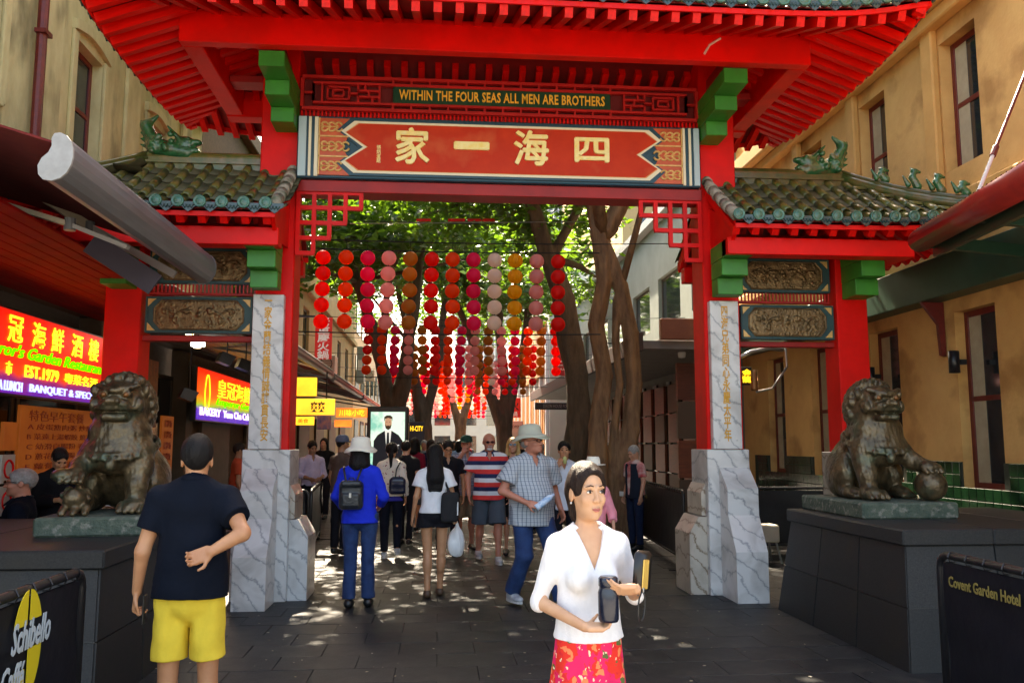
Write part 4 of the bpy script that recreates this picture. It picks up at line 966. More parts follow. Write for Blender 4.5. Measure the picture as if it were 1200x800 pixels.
tag(b.build('wall_tile_rest', GT, br), kind='stuff'); box('tile_grout', (RX-.03, 2.5, 0), (RX-.001, 6.499, 1.42), mat('pale_grout', (.025, .035, .022)), br, 0)
# red corrugated awning with a rolled front gutter
ra = empty('corrugated_awning', (5.2, 6.5, 3.6), 0, 'dark red corrugated metal awning with a fat rounded gutter at upper right', 'awning')
ga = atY(1078, 282, 8.0); gb_ = atY(1225, 198, 5.0)
MB().tube([ga, gb_], .115, 16).build('gutter', mat('maroon_gloss', (.28, .02, .014), (.2, .015, .012), sc=4, rough=.3), ra, smooth=True)
b = MB(); N_ = 60; up_ = Vector((1.7, .0, .22))
for i in range(N_):
    a = ga.lerp(gb_, i/N_); c = ga.lerp(gb_, (i+1)/N_); dz = .02 if i % 2 else 0
    a2 = a+Vector((-.04, 0, .10+dz)); c2 = c+Vector((-.04, 0, .10+(.02-dz)))
    b.quad(a2, c2, c2+up_, a2+up_); b.quad(a2-Vector((0, 0, .012)), a2+up_-Vector((0, 0, .012)), c2+up_-Vector((0, 0, .012)), c2-Vector((0, 0, .012)))
b.build('corrugated_sheet', mat('maroon_gloss', (.28, .02, .014)), ra)
for t in (.02, .5, .98): p = ga.lerp(gb_, t); MB().bar(p+Vector((.1, 0, -.02)), p+Vector((1.35, 0, -.12)), .06, .12).build('outrigger', mat('dark_green_paint', (.012, .045, .025)), ra)
MB().bar(ga+Vector((.16, .0, -.1)), gb_+Vector((.16, 0, -.1)), .05, .12).build('edge_beam', mat('dark_green_paint', (.012, .045, .025)), ra)
tr_ = empty('tie_rod', (5.6, 7, 5), 0, 'pale metal tie rod with a dark red turnbuckle above the right awning', 'tie rod')
ta = atY(1142, 236, 7.4); tb = atX(1212, 60, 6.15); tm = ta.lerp(tb, .28); MB().tube([ta, tm], .018, 8).build('rod', WHITE, tr_); MB().tube([tm, ta.lerp(tb, .34)], .03, 8).build('turnbuckle', WOODB, tr_); MB().tube([ta.lerp(tb, .34), tb], .016, 8).build('rod', WOODB, tr_)
# ---- right middle building with its deep canopy ----
bc = empty('canopied_building', (RX, 25, 0), 0, 'pale grey building with a brown canopy and panelled ground floor behind the right column', 'building')
GRW = mat('grey_green_render', (.20, .235, .215), (.16, .19, .175), sc=1.5, rough=.8)
wr = [(18.2+3.2*k, 20.4+3.2*k, 4.9, 6.3) for k in range(6)]
facade(bc, RX, .4, 17.02, 40, 0, 7.9, wr, GRW)
for w in wr: window(bc, RX, 1, *w, fm=mat('shopfront_frame', (.06, .045, .035)), rail=False)
box('roof_slab', (RX-.25, 17.02, 7.91), (RX+3, 40, 8.15), mat('grey_slab', (.25, .26, .26)), bc)
box('canopy', (3.95, 16.4, 3.50), (RX-.002, 36, 3.66), mat('grey_canopy_soffit', (.25, .22, .19), (.2, .17, .15), sc=2, rough=.6), bc)
BRF = mat('rust_brown_fascia', (.26, .075, .03), (.20, .055, .025), sc=3, rough=.5)
box('canopy_fascia', (4.3, 16.2, 3.67), (RX-.01, 16.38, 4.08), BRF, bc, .01); box('canopy_fascia', (3.85, 16.2, 3.44), (3.94, 36.1, 3.80), mat('dark_fascia', (.05, .03, .025)), bc, .01); box('upper_band', (RX-.22, 17.1, 3.67), (RX-.003, 40, 4.5), mat('dark_fascia', (.05, .03, .025)), bc, .01)
PAN = mat('red_brown_timber', (.22, .055, .02), (.15, .035, .015), sc=5, rough=.5, rnd=.25, stretch=(1, 1, 6)); PAND = mat('dark_bronze_glazing', (.035, .025, .02), rough=.2)
for i in range(13):
    y = 17.2+1.4*i
    for j in range(4): box('wall_panel', (RX-.12, y, .12+.78*j), (RX-.004, y+1.0, .86+.78*j), PAN if (i+j) % 3 else mat('brown_grey_panel', (.12, .07, .04)), bc, .006)
    box('glazing', (RX-.06, y+1.02, .1), (RX-.003, y+1.38, 3.3), PAND, bc, 0)
for j in range(4): box('wall_panel', (4.9+.001*j, 17.3, .15+.8*j), (RX-.13, 17.42, .91+.8*j), PAN if j % 2 else mat('brown_grey_panel', (.12, .07, .04)), bc, .006)
box('door_handle', (5.3, 17.24, 1.2), (5.34, 17.29, 1.75), STEEL, bc)
MB().lathe([(0, -.08), (.07, -.06), (.08, 0), (.08, .05), (0, .06)], 14, M=T(4.9, 16.9, 3.44)).build('canopy_camera', WHITE, bc)
# timber slatted shop further along, then the brick tower
bs = empty('slatted_building', (5.5, 40, 0), 0, 'shop front of orange timber slats and white posts far along the right side', 'building')
box('wall', (5.2, 40.1, 0), (14, 70, 10), FARW, bs)
for i in range(34): box('timber_slat' if i % 3 else 'white_post', (5.05, 40.4+.8*i, 0), (5.19, 40.8+.8*i, 4.4 if i % 3 else 7), mat('orange_timber', (.60, .27, .07), (.5, .2, .05), sc=4, rough=.6) if i % 3 else WHITE, bs, 0)
box('orange_bay', (5.0, 41, 5.0), (5.19, 52, 7.6), mat('orange_timber', (.6, .27, .07)), bs)
bt = block('brick_tower', (8.8, 40, 0), (20, 60, 30), mat('yellow_brick', (.50, .36, .17), (.40, .27, .12), sc=40, rough=.9, bump=.3, stretch=(1, 1, 4)), 'yellow brick tower rising beyond the right hand trees', 5, 9, 'Y', cat='tower', fr=.35)
# ---- hanging boards and shop signs ----
def hang(name, px0, py0, px1, py1, Y, m, label, cat='sign', d=.06, top=None):
    a = atY(px0, py0, Y); b = atY(px1, py1, Y); c = (a+b)/2; r = empty(name, c, 0, label, cat); w = abs(b.x-a.x); h = abs(a.z-b.z)
    MB().box((-w/2, -d/2, -h/2), (w/2, d/2, h/2), .008).build('panel', m, r, False); return r, w, h
def hl(r, txt, x, z, w, h, m, d=.06, bold=0., vert=False, shear=0.):
    o = bpy.data.objects.new('lettering', text_me(txt, w=w, h=h, ext=.004, bold=bold, mat=m, name='lettering', vertical=vert, shear=shear)); COL.objects.link(o); o.parent = r; o.location = (x, -d/2-.005, z)
RS = mat('red_sign_face', (.70, .015, .01), rough=.4, emit=.04); YS = mat('lit_yellow_sign', (1, .62, .05), (1, .42, .03), sc=1.5, rough=.4, emit=.24); WT = mat('white_lettering', (.85, .85, .83), rough=.5, emit=.03); BT_ = mat('black_lettering', (.01, .01, .01), rough=.5)
r, w, h = hang('vertical_red_sign', 370, 372, 388.5, 421, 19.5, RS, 'tall red hanging sign with white Chinese characters left of the lanterns'); hl(r, '老重慶火鍋', 0, 0, w*.72, h*1.0, WT, bold=.02, vert=True)
MB().bar((-.2, .0, h/2+.02), (-1.9, .0, h/2+.02), .04).build('bracket_arm', BLACK, r, False)
r, w, h = hang('yellow_lightbox', 343, 467, 392, 486, 15.0, YS, 'glowing yellow lightbox sign with black brushed characters behind the left column', d=.12); hl(r, '爽爽', .08, 0, w*.34, h*.66, BT_, d=.12, bold=.02)
MB().tube([(w*.3, 0, h/2), (w*.3, 0, .6)], .012, 6).build('hanger', BLACK, r, False)
r, w, h = hang('yellow_lightbox', 343, 488, 368, 498, 15.6, YS, 'lower yellow lit sign below the brushed character lightbox'); hl(r, '美食', 0, 0, w*.5, h*.5, RED)
r, w, h = hang('yellow_shop_panel', 338, 442, 371, 464, 17.0, YS, 'bright yellow lit panel under the red awning behind the left column')
r, w, h = hang('blue_poster', 372, 487, 388, 503, 17.2, mat('blue_print', (.05, .08, .3), (.5, .2, .2), sc=9, rough=.4), 'small framed blue poster hanging under the yellow signs', 'poster')
r, w, h = hang('orange_shop_sign', 394, 478, 431, 489, 22.0, mat('orange_lit', (1, .12, .02), (1, .25, .04), sc=2, emit=.26), 'glowing orange red shop sign left of the advertising screen'); hl(r, '川味小吃', 0, 0, w*.8, h*.7, NY)
r, w, h = hang('red_shop_sign', 392, 492, 412, 500, 20.0, mat('orange_lit', (1, .12, .02)), 'small lit red sign beneath the orange shop sign')
r, w, h = hang('sold_board', 648, 388, 676, 440, 22.5, mat('auction_red', (.55, .02, .03), rough=.4), 'red auction board with white lettering marked SOLD beside the slim tree')
hl(r, 'Auction', -.02, h*.32, w*.8, h*.13, WT); hl(r, '拍賣 THURSDAY', -.04, h*.17, w*.7, h*.06, WT); MB().box((-.02, -.045, -h*.06), (w*.48, -.034, h*.11)).build('white_flash', WHITE, r, False); o_ = hl(r, 'SOLD', w*.22, h*.025, w*.42, h*.12, BT_, d=.09, bold=.01)
for i in range(3): hl(r, ['Ground floor retail', 'Sydney 9211 1888', '唐人街 商鋪'][i], 0, -h*(.18+.09*i), w*.8, h*.05, WT)
r, w, h = hang('black_street_board', 627, 471.5, 690, 480, 24.0, BLACK, 'long black hanging name board under the right canopy'); hl(r, 'DIXON HOUSE FOOD COURT', 0, 0, w*.7, h*.5, mat('dim_letters', (.25, .25, .25)))
r, w, h = hang('small_red_sign', 597, 466, 610, 489, 34, RS, 'small red square sign with a black mark far down the street'); hl(r, '火', 0, h*.1, w*.7, h*.5, BT_, bold=.02); hl(r, '鍋', 0, -h*.32, w*.4, h*.25, WT)
r, w, h = hang('white_shop_notice', 597, 493, 613, 520, 35, FARW, 'white shop notice below the small red sign'); hl(r, 'OPEN', 0, h*.25, w*.6, h*.12, BT_)
# gold lettering and lamp seen through the right side opening
r, w, h = hang('gold_character_sign', 868, 430, 881, 451, 12.6, mat('dark_sign', (.02, .015, .015)), 'small dark sign with glowing gold characters seen through the right side opening'); hl(r, '金龍', 0, 0, w*.95, h*.75, NY, vert=True, bold=.02)
rr = empty('curved_arm_lamp', (5.0, 12.3, 2.9), 0, 'chrome lamp on a curved arm seen through the right side opening', 'lamp')
P = [atY(px, py, 12.3) for px, py in ((864, 420), (880, 412), (900, 408), (918, 410))]; MB().tube(P, .03, 8).build('hood_arm', STEEL, rr, smooth=True)
P = [atY(px, py, 12.3) for px, py in ((920, 402), (922, 430), (905, 455), (886, 459))]; MB().tube(P, .018, 8).build('stay', STEEL, rr)
p = atY(884, 445, 12.3); MB().lathe([(.05, -.16), (.06, -.13), (.05, -.1), (.06, -.06), (.05, -.03), (.06, .01), (.05, .05), (.05, .15)], 12, c=p).build('coil', mat('copper', (.35, .18, .08), metal=.8, rough=.4), rr, smooth=True)
# air conditioners and a meter box on the left wall
def aircon(px, py, X, label, s=1, fan=True, side=1):
    p = atX(px, py, X); r = empty('air_conditioner', p, 0, label, 'air conditioner'); CM = mat('beige_casing', (.50, .46, .36), (.42, .38, .3), sc=4, rough=.6)
    MB().box((-.3*s, -.4*s, -.3*s), (.3*s, .4*s, .3*s), .02).build('casing', CM, r, False)
    if fan:
        MB().tube([(.14*s+.2*s*math.cos(t*.45)-.14*s, -.41*s, .2*s*math.sin(t*.45)) for t in range(14)], .015, 5, closed=True).build('fan_guard', BLACK, r, False)
        for k in range(5): MB().box((-.2*s, -.413*s, -.16*s+.08*s*k), (.2*s, -.405*s, -.15*s+.08*s*k)).build('louvre', BLACK, r, False)
    MB().bar((-.25*s*side, 0, -.31*s), (-.9*s*side, 0, -.31*s), .04).build('wall_bracket', BLACK, r, False)
aircon(384, 427, -3.9, 'beige air conditioner box below the vertical red sign')
aircon(433, 440, -4.3, 'air conditioner with a round fan grille beside the left tree', 1.1)
aircon(701, 395, 5.6, 'window air conditioner between the two right hand trunks', .7, side=-1)
p = atX(421, 428, -4.45); rr = empty('meter_cabinet', p, 0, 'grey green metal cabinet high on the left wall', 'cabinet'); MB().box((-.1, -.5, -1), (.3, .5, 1), .02).build('cabinet_body', mat('grey_green_metal', (.16, .2, .17), rough=.5), rr, False); MB().box((-.03, -.52, -.3), (.22, -.501, .25)).build('label_plate', FARW, rr, False)
# advertising screen
r = empty('advertising_screen', (-.9, 21, 0), 0, 'tall black framed digital advertising screen showing a man in a dark suit', 'screen')
a = atY(430.5, 476, 21); b = atY(478, 560, 21); xm = (a.x+b.x)/2; r.location.x = xm; wq = b.x-a.x; zt = a.z
box('cabinet', (a.x, 21, .02), (b.x, 21.35, zt), BLACK, r, .03)
sx0, sx1, sz0, sz1 = a.x+.09, b.x-.09, .75, zt-.13; sc_ = empty
pic = box('screen_face', (sx0, 20.985, sz0), (sx1, 20.998, sz1), mat('screen_white', (.66, .92, .86), (.20, .60, .52), sc=1.3, emit=.15, pos=(.5, .62)), r)
SK = mat('screen_skin', (.55, .33, .22), emit=.12); SB = mat('screen_suit', (.012, .014, .022), emit=.08); SHr = mat('screen_hair', (.06, .035, .02), emit=.08); SW = mat('screen_shirt', (.75, .8, .82), emit=.14)
def flat(name, pts, m, k): MB().prism([(xm+x*wq, sz1-z*1.0) for x, z in pts][::-1], 1, 20.984-.002*k, 20.985-.002*k).build(name, m, pic)
flat('suit', [(-.36, 1.6), (-.33, .70), (-.24, .56), (-.08, .46), (.10, .46), (.26, .56), (.36, .70), (.38, 1.6)], SB, 1)
flat('shirt', [(-.07, .44), (.09, .44), (.06, .75), (.01, 1.05), (-.04, .75)], SW, 2); flat('tie', [(-.015, .50), (.03, .50), (.045, .8), (.01, 1.0), (-.03, .8)], SB, 3)
el = lambda cx, cz, rx, rz: [(cx+rx*math.cos(t*.45), cz+rz*math.sin(t*.45)) for t in range(14)]
flat('face', el(.01, .27, .085, .155), SK, 3); flat('beard', [(-.07, .30), (-.03, .34), (.01, .33), (.05, .34), (.09, .30), (.07, .40), (.01, .44), (-.05, .40)], SHr, 4); flat('hair', [(-.085, .24), (-.09, .13), (-.03, .085), (.06, .085), (.11, .13), (.105, .24), (.085, .17), (.01, .145), (-.06, .17)], SHr, 4)
for s in (-1, 1): flat('eye', el(.01+s*.034, .245, .013, .008), SHr, 4)
flat('pocket_square', [(.19, .80), (.28, .79), (.28, .815), (.19, .825)], SW, 4)
r2, w, h = hang('poster_totem', 479, 494, 497, 560, 24, mat('dark_print', (.03, .02, .035), rough=.4), 'dark poster stand with a pale green disc right of the advertising screen', 'poster'); MB().lathe([(0, 0), (.16, 0), (.16, .01), (0, .01)], 20, M=T(.02, -.035, .0, rx=R(90))).build('disc', mat('lime_print', (.45, .5, .15), emit=.02), r2, False); hl(r2, 'HI-CITY', 0, h*.38, w*.8, .14, NY, bold=.01)
# ================= pedestals and lions =================
def taper_block(name, xb, yb, xt, yt, z0, z1, m, par):
    v = [(xb[0], yb[0], z0), (xb[1], yb[0], z0), (xb[1], yb[1], z0), (xb[0], yb[1], z0), (xt[0], yt[0], z1), (xt[1], yt[0], z1), (xt[1], yt[1], z1), (xt[0], yt[1], z1)]
    return MB().add(v, [(3, 2, 1, 0), (4, 5, 6, 7), (0, 1, 5, 4), (1, 2, 6, 5), (2, 3, 7, 6), (3, 0, 4, 7)]).build(name, m, par)
def pedestal(x0, x1, y0, y1, zt, label, tx=.10, ty=.16):
    r = empty('lion_pedestal', ((x0+x1)/2, (y0+y1)/2, 0), 0, label, 'pedestal', 'stone pedestals of the lions')
    zc = zt-.12
    taper_block('core', (x0+.012, x1-.012), (y0+.012, y1-.012), (x0+tx+.012, x1-tx-.012), (y0+ty+.012, y1-ty-.012), 0, zc-.001, BLACK, r)
    def P(u, v, z):       # u,v in 0..1 on the tapered plan
        t = z/zc; a0, a1 = x0+tx*t, x1-tx*t; b0, b1 = y0+ty*t, y1-ty*t; return (a0+(a1-a0)*u, b0+(b1-b0)*v, z)
    g = .004
    for (fa, n, nrm) in (('f', 3, (0, -1, 0)), ('l', 3, (-1, 0, 0)), ('r', 3, (1, 0, 0))):
        for i in range(n):
            for (z0_, z1_) in ((.0, zc*.5-g), (zc*.5+g, zc-.004)):
                u0, u1 = i/n+g, (i+1)/n-g
                def Q(u, z, d):
                    p = P(u, 0, z) if fa == 'f' else (P(0, u, z) if fa == 'l' else P(1, u, z)); return (p[0]-nrm[0]*d, p[1]-nrm[1]*d, p[2])
                v = [Q(u0, z0_, 0), Q(u1, z0_, 0), Q(u1, z1_, 0), Q(u0, z1_, 0), Q(u0, z0_, .03), Q(u1, z0_, .03), Q(u1, z1_, .03), Q(u0, z1_, .03)]
                f = [(0, 1, 2, 3), (7, 6, 5, 4), (0, 4, 5, 1), (1, 5, 6, 2), (2, 6, 7, 3), (3, 7, 4, 0)]
                if fa == 'l': f = [tuple(reversed(q)) for q in f]
                MB().add(v, f).build('facing_slab', GRAN, r)
    a0, a1, b0, b1 = x0+tx-.03, x1-tx+.03, y0+ty-.03, y1-ty+.03; n = 3
    for i in range(n):
        box('coping_slab', (a0+(a1-a0)*i/n+(.002 if i else 0), b0, zc), (a0+(a1-a0)*(i+1)/n, b1, zt), GRAN, r, .012)
pedestal(3.40, 5.7, 6.12, 8.55, 1.0, 'dark granite pedestal carrying the right bronze lion')
pedestal(-5.6, -2.06, 5.55, 8.2, .98, 'dark granite pedestal carrying the left bronze lion', tx=.05, ty=.14)
PLS = mat('mossy_stone_plinth', (.10, .12, .085), (.04, .065, .045), sc=9, rough=.75, bump=.6, bsc=40, c3=(.22, .21, .17), sc3=22)
def lion(loc, rz, label, sc_, side, cub):
    r = empty('guardian_lion', loc, rz, label, 'lion statue', 'bronze guardian lions'); r.scale = (sc_, sc_, sc_)
    MB().box((-.40, -.56, 0), (.40, .60, .13), .015).build('plinth', PLS, r, False)
    z = .13; s = side; J = Sdf(); cx_ = .22 if cub else .29
    def p(x, y, h): return (x, y, z+h)
    # rump and haunches
    J.ell(p(0, .28, .24), (.25, .24, .25), k=.06)
    for e in (-1, 1):
        J.ell(p(e*.21, .20, .20), (.105, .21, .20), k=.04).ell(p(e*.22, .00, .055), (.07, .15, .055), k=.03)
        for i in range(4): J.cap(p(e*(.19+.028*(i-.5)), -.08, .05), p(e*(.185+.03*(i-.5)), -.155, .03), .026, .022, k=.01)
    J.cap(p(0, .26, .30), p(0, .02, .56), .23, .20, k=.08, sy=.9).ell(p(0, -.11, .43), (.235, .165, .165), k=.05).ell(p(0, -.08, .58), (.215, .17, .14), k=.05)
    for e in (-1, 1):      # forelegs: one planted, one resting on the ball or cub
        if e != s:
            J.cap(p(e*.15, -.10, .44), p(e*.155, -.18, .20), .105, .075, k=.04).cap(p(e*.155, -.18, .20), p(e*.155, -.20, .06), .075, .07, k=.03).ell(p(e*.155, -.26, .05), (.085, .12, .055), k=.03)
            for i in range(4): J.cap(p(e*.155+(i-1.5)*.042, -.31, .065), p(e*.155+(i-1.5)*.046, -.375, .025), .027, .021, k=.008)
            J.ell(p(e*.16, -.14, .33), (.10, .08, .12), k=.03)
        else:
            J.cap(p(e*.16, -.08, .44), p(e*.23, -.20, .32), .10, .07, k=.04).cap(p(e*.23, -.20, .32), p(e*cx_, -.33, .27), .07, .06, k=.03).ell(p(e*.29, -.35, .275), (.08, .09, .05), k=.02)
            for i in range(4): J.cap(p(e*cx_+(i-1.5)*.04, -.37, .28), p(e*cx_+(i-1.5)*.045, -.43, .235), .025, .02, k=.008)
            if cub:
                J.ell(p(e*.19, -.30, .10), (.09, .13, .09), k=.03).ell(p(e*.20, -.40, .12), (.070, .065, .07), k=.02)
                for q in range(9): a = q*.7; J.ell(p(e*.20+.075*math.cos(a), -.35+.05*math.sin(a*2), .115+.07*math.sin(a)), .028, k=.01)
                for i in range(3): J.cap(p(e*.18+(i-1)*.07, -.42, .05), p(e*.18+(i-1)*.075, -.47, .02), .03, .022, k=.01)
    # head
    J.ell(p(0, -.12, .80), (.165, .16, .15), k=.05).cap(p(0, -.04, .60), p(0, -.08, .78), .17, .16, k=.06)
    J.box(p(0, -.255, .765), (.105, .075, .045), rd=.035, k=.03).box(p(0, -.24, .685), (.09, .075, .026), rd=.022, k=.02).ell(p(0, -.325, .80), (.058, .036, .034), k=.018)
    for e in (-1, 1):
        J.ell(p(e*.025+e*.012, -.352, .795), (.02, .018, .02), k=.01).ell(p(e*.075, -.262, .848), (.038, .032, .03), k=.010).cap(p(e*.018, -.29, .875), p(e*.135, -.215, .915), .024, .020, k=.012)
        J.cap(p(e*.06, -.33, .775), p(e*.13, -.25, .745), .018, .014, k=.008).ell(p(e*.15, -.20, .775), (.04, .05, .055), k=.02).ell(p(e*.178, -.13, .885), (.028, .034, .045), k=.02)
        J.cap(p(e*.05, -.305, .735), p(e*.05, -.312, .705), .012, .006, k=.004)
    J.ell(p(0, .0, .74), (.200, .185, .22), k=.05)
    J.box(p(0, -.30, .722), (.085, .06, .012), rd=.01, k=.01, op='s')
    for e in (-1, 1): J.ell(p(e*.05, -.305, .735), (.011, .011, .02), k=.004); J.ell(p(e*.028, -.372, .792), (.009, .012, .008), k=.004, op='s')
    # mane of curls spread over the back and sides of the head
    for i in range(150):
        hz = 1-2*(i+.5)/150; an = i*2.39996; q = math.sqrt(1-hz*hz); x, y, h_ = .205*q*math.cos(an), .0+.195*q*math.sin(an), .765+.235*hz
        if (y < -.055 and h_ < .93) or h_ < .545 or (y < -.10): continue
        rr = .037 if h_ > .62 else .032; J.ell(p(x, y, h_), (rr, rr, rr*1.15), k=.010)
        J.ell(p(x*1.17, y*1.19, .765+(h_-.765)*1.13), (.010, .010, .010), k=.004, op='s')
    # collar with bell and tassels
    def ring(q, n, rx, ry, h0, dz, rr):
        P = [p(rx*math.sin(t/n*6.283), -.02-ry*math.cos(t/n*6.283), h0-dz*math.cos(t/n*6.283)) for t in range(n+1)]
        for i in range(n): J.cap(P[i], P[i+1], rr, rr, k=.005)
    ring(0, 26, .248, .262, .50, .085, .015); ring(0, 26, .256, .270, .468, .085, .015)
    for i in range(26): t_ = i/26*6.283; J.ell(p(.256*math.sin(t_), -.02-.27*math.cos(t_), .484-.085*math.cos(t_)), .016, k=.004)
    J.ell(p(0, -.295, .345), (.042, .035, .045), k=.008)
    for e in (-1, 1): J.ell(p(e*.12, -.26, .39), (.024, .024, .03), k=.006)
    # backbone ridge and tail
    for i in range(9): J.ell(p(0, .30+.14*math.sin(i*.35), .52-.045*i), (.03, .04, .035), k=.01)
    J.cap(p(0, .48, .10), p(0, .54, .38), .045, .06, k=.03)
    for i in range(5): J.ell(p(.05*math.sin(i*2.1), .54, .30+.05*i), .05, k=.012)
    me = J.mesh(.0095, 'lion_body', BRON, disp=lambda v: wob(v, .0022, 60, 3)); link('lion_body', me, r, False)
    EYE = mat('amber_eye_glaze', (.22, .085, .025), rough=.3, metal=.4)
    for e in (-1, 1): MB().lathe([(0.0, -.021), (.013, -.017), (.021, -.006), (.021, .006), (.013, .017), (0, .021)], 12, c=p(e*.076, -.281, .846), caps=False).build('eye', EYE, r, False, True)
    if not cub:
        J = Sdf().ell(p(s*.29, -.36, .125), .127)
        for i in range(24):
            a = i*2.4; h_ = 1-2*(i+.5)/24; q = math.sqrt(1-h_*h_); J.ell(p(s*.29+.122*q*math.cos(a), -.36+.122*q*math.sin(a), .125+.122*h_), .010, k=.008)
        link('ball', J.mesh(.009, 'ball', BRON), r, False)
    return r
lion((4.04, 7.72, 1.0), 0, 'bronze guardian lion with its paw on a ball, on the right pedestal', 1.08, 1, False)
lion((-2.50, 7.05, .98), .10, 'bronze guardian lion with a cub under its paw, on the left pedestal', 1.06, -1, True)

# ================= trees =================
BARK = mat('fig_bark', (.12, .062, .030), (.26, .145, .07), sc=5, rough=.8, bump=.8, bsc=14, stretch=(2.2, 2.2, .5), c3=(.30, .15, .06), sc3=2.2)
BARKD = mat('dark_bark', (.075, .052, .034), (.13, .09, .058), sc=5, rough=.85, bump=.8, bsc=14, stretch=(2, 2, .5))
LEAF = mat('fig_leaf', (.030, .075, .012), (.065, .13, .02), sc=2.2, rough=.38, spec=.6)
def _translucent(m, c, f):
    nt = m.node_tree; N = nt.nodes; L = nt.links; b = N['Principled BSDF']; out = N['Material Output']; t = N.new('ShaderNodeBsdfTranslucent'); t.inputs[0].default_value = (*c, 1); mx = N.new('ShaderNodeMixShader'); mx.inputs[0].default_value = f
    L.new(b.outputs[0], mx.inputs[1]); L.new(t.outputs[0], mx.inputs[2]); L.new(mx.outputs[0], out.inputs[0]); return m
_translucent(LEAF, (.17, .34, .02), .34)
def crown(root, blobs, n, leaf, seed, name='crown'):
    r = np.random.default_rng(seed); C = []; tot = sum(b[3]*b[4]*b[5] for b in blobs)
    for (x, y, z, a, b_, c) in blobs:
        k = int(n*a*b_*c/tot); nc = max(10, k//30)      # leaves gather in clumps
        d = r.normal(size=(nc, 3)); d /= np.linalg.norm(d, axis=1)[:, None]; rad = r.uniform(.35, 1.0, nc)**.5; cc = d*rad[:, None]*np.array([a, b_, c])+np.array([x, y, z])
        pick = r.integers(0, nc, k); C.append(cc[pick]+r.normal(size=(k, 3))*np.array([.30, .30, .16])*(.5+min(a, 2)*.35))
    C = np.concatenate(C); k = len(C)
    u = r.normal(size=(k, 3)); u[:, 2] *= .45; u /= np.linalg.norm(u, axis=1)[:, None]; w = np.cross(u, r.normal(size=(k, 3))); w /= np.linalg.norm(w, axis=1)[:, None]
    L = leaf*r.uniform(.6, 1.3, (k, 1)); nr = np.cross(u, w)
    V = np.stack([C-u*L, C+w*L*.42+nr*L*.1, C+u*L, C-w*L*.42+nr*L*.1], 1).reshape(-1, 3); Q = np.arange(k*4).reshape(-1, 4)
    o = link(name, mesh(name, V, Q, False, LEAF), root); return tag(o, kind='stuff')
def trunk(root, stems, m, h=.035, seed=0, flute=True, name='trunk'):
    J = Sdf()
    for st in stems:
        for i in range(len(st)-1):
            a, b = st[i], st[i+1]; J.cap(a[:3], b[:3], a[3], b[3], k=.09*min(1, a[3]*4))
            if flute:
                for q in range(4):
                    an = q*1.57+seed+i*.35; a2 = an+.35; J.cap((a[0]+a[3]*.78*math.cos(an), a[1]+a[3]*.78*math.sin(an), a[2]), (b[0]+b[3]*.78*math.cos(a2), b[1]+b[3]*.78*math.sin(a2), b[2]), a[3]*.40, b[3]*.40, k=.015)
    return link(name, J.mesh(h, name, m, disp=lambda v: wob(v, h*.45, 5, seed, (1, 1, .4))), root)
def stem(Y, pts, dy=0):
    """pts: (px, py, radius) from the ground up, standing at distance Y"""
    out = []
    for i, (px, py, r) in enumerate(pts): p = atY(px, py, Y+dy*i); out.append((p.x, p.y, p.z, r))
    p = out[0]; return [(p[0]+.03, p[1], -.1, p[3]*1.15)]+out
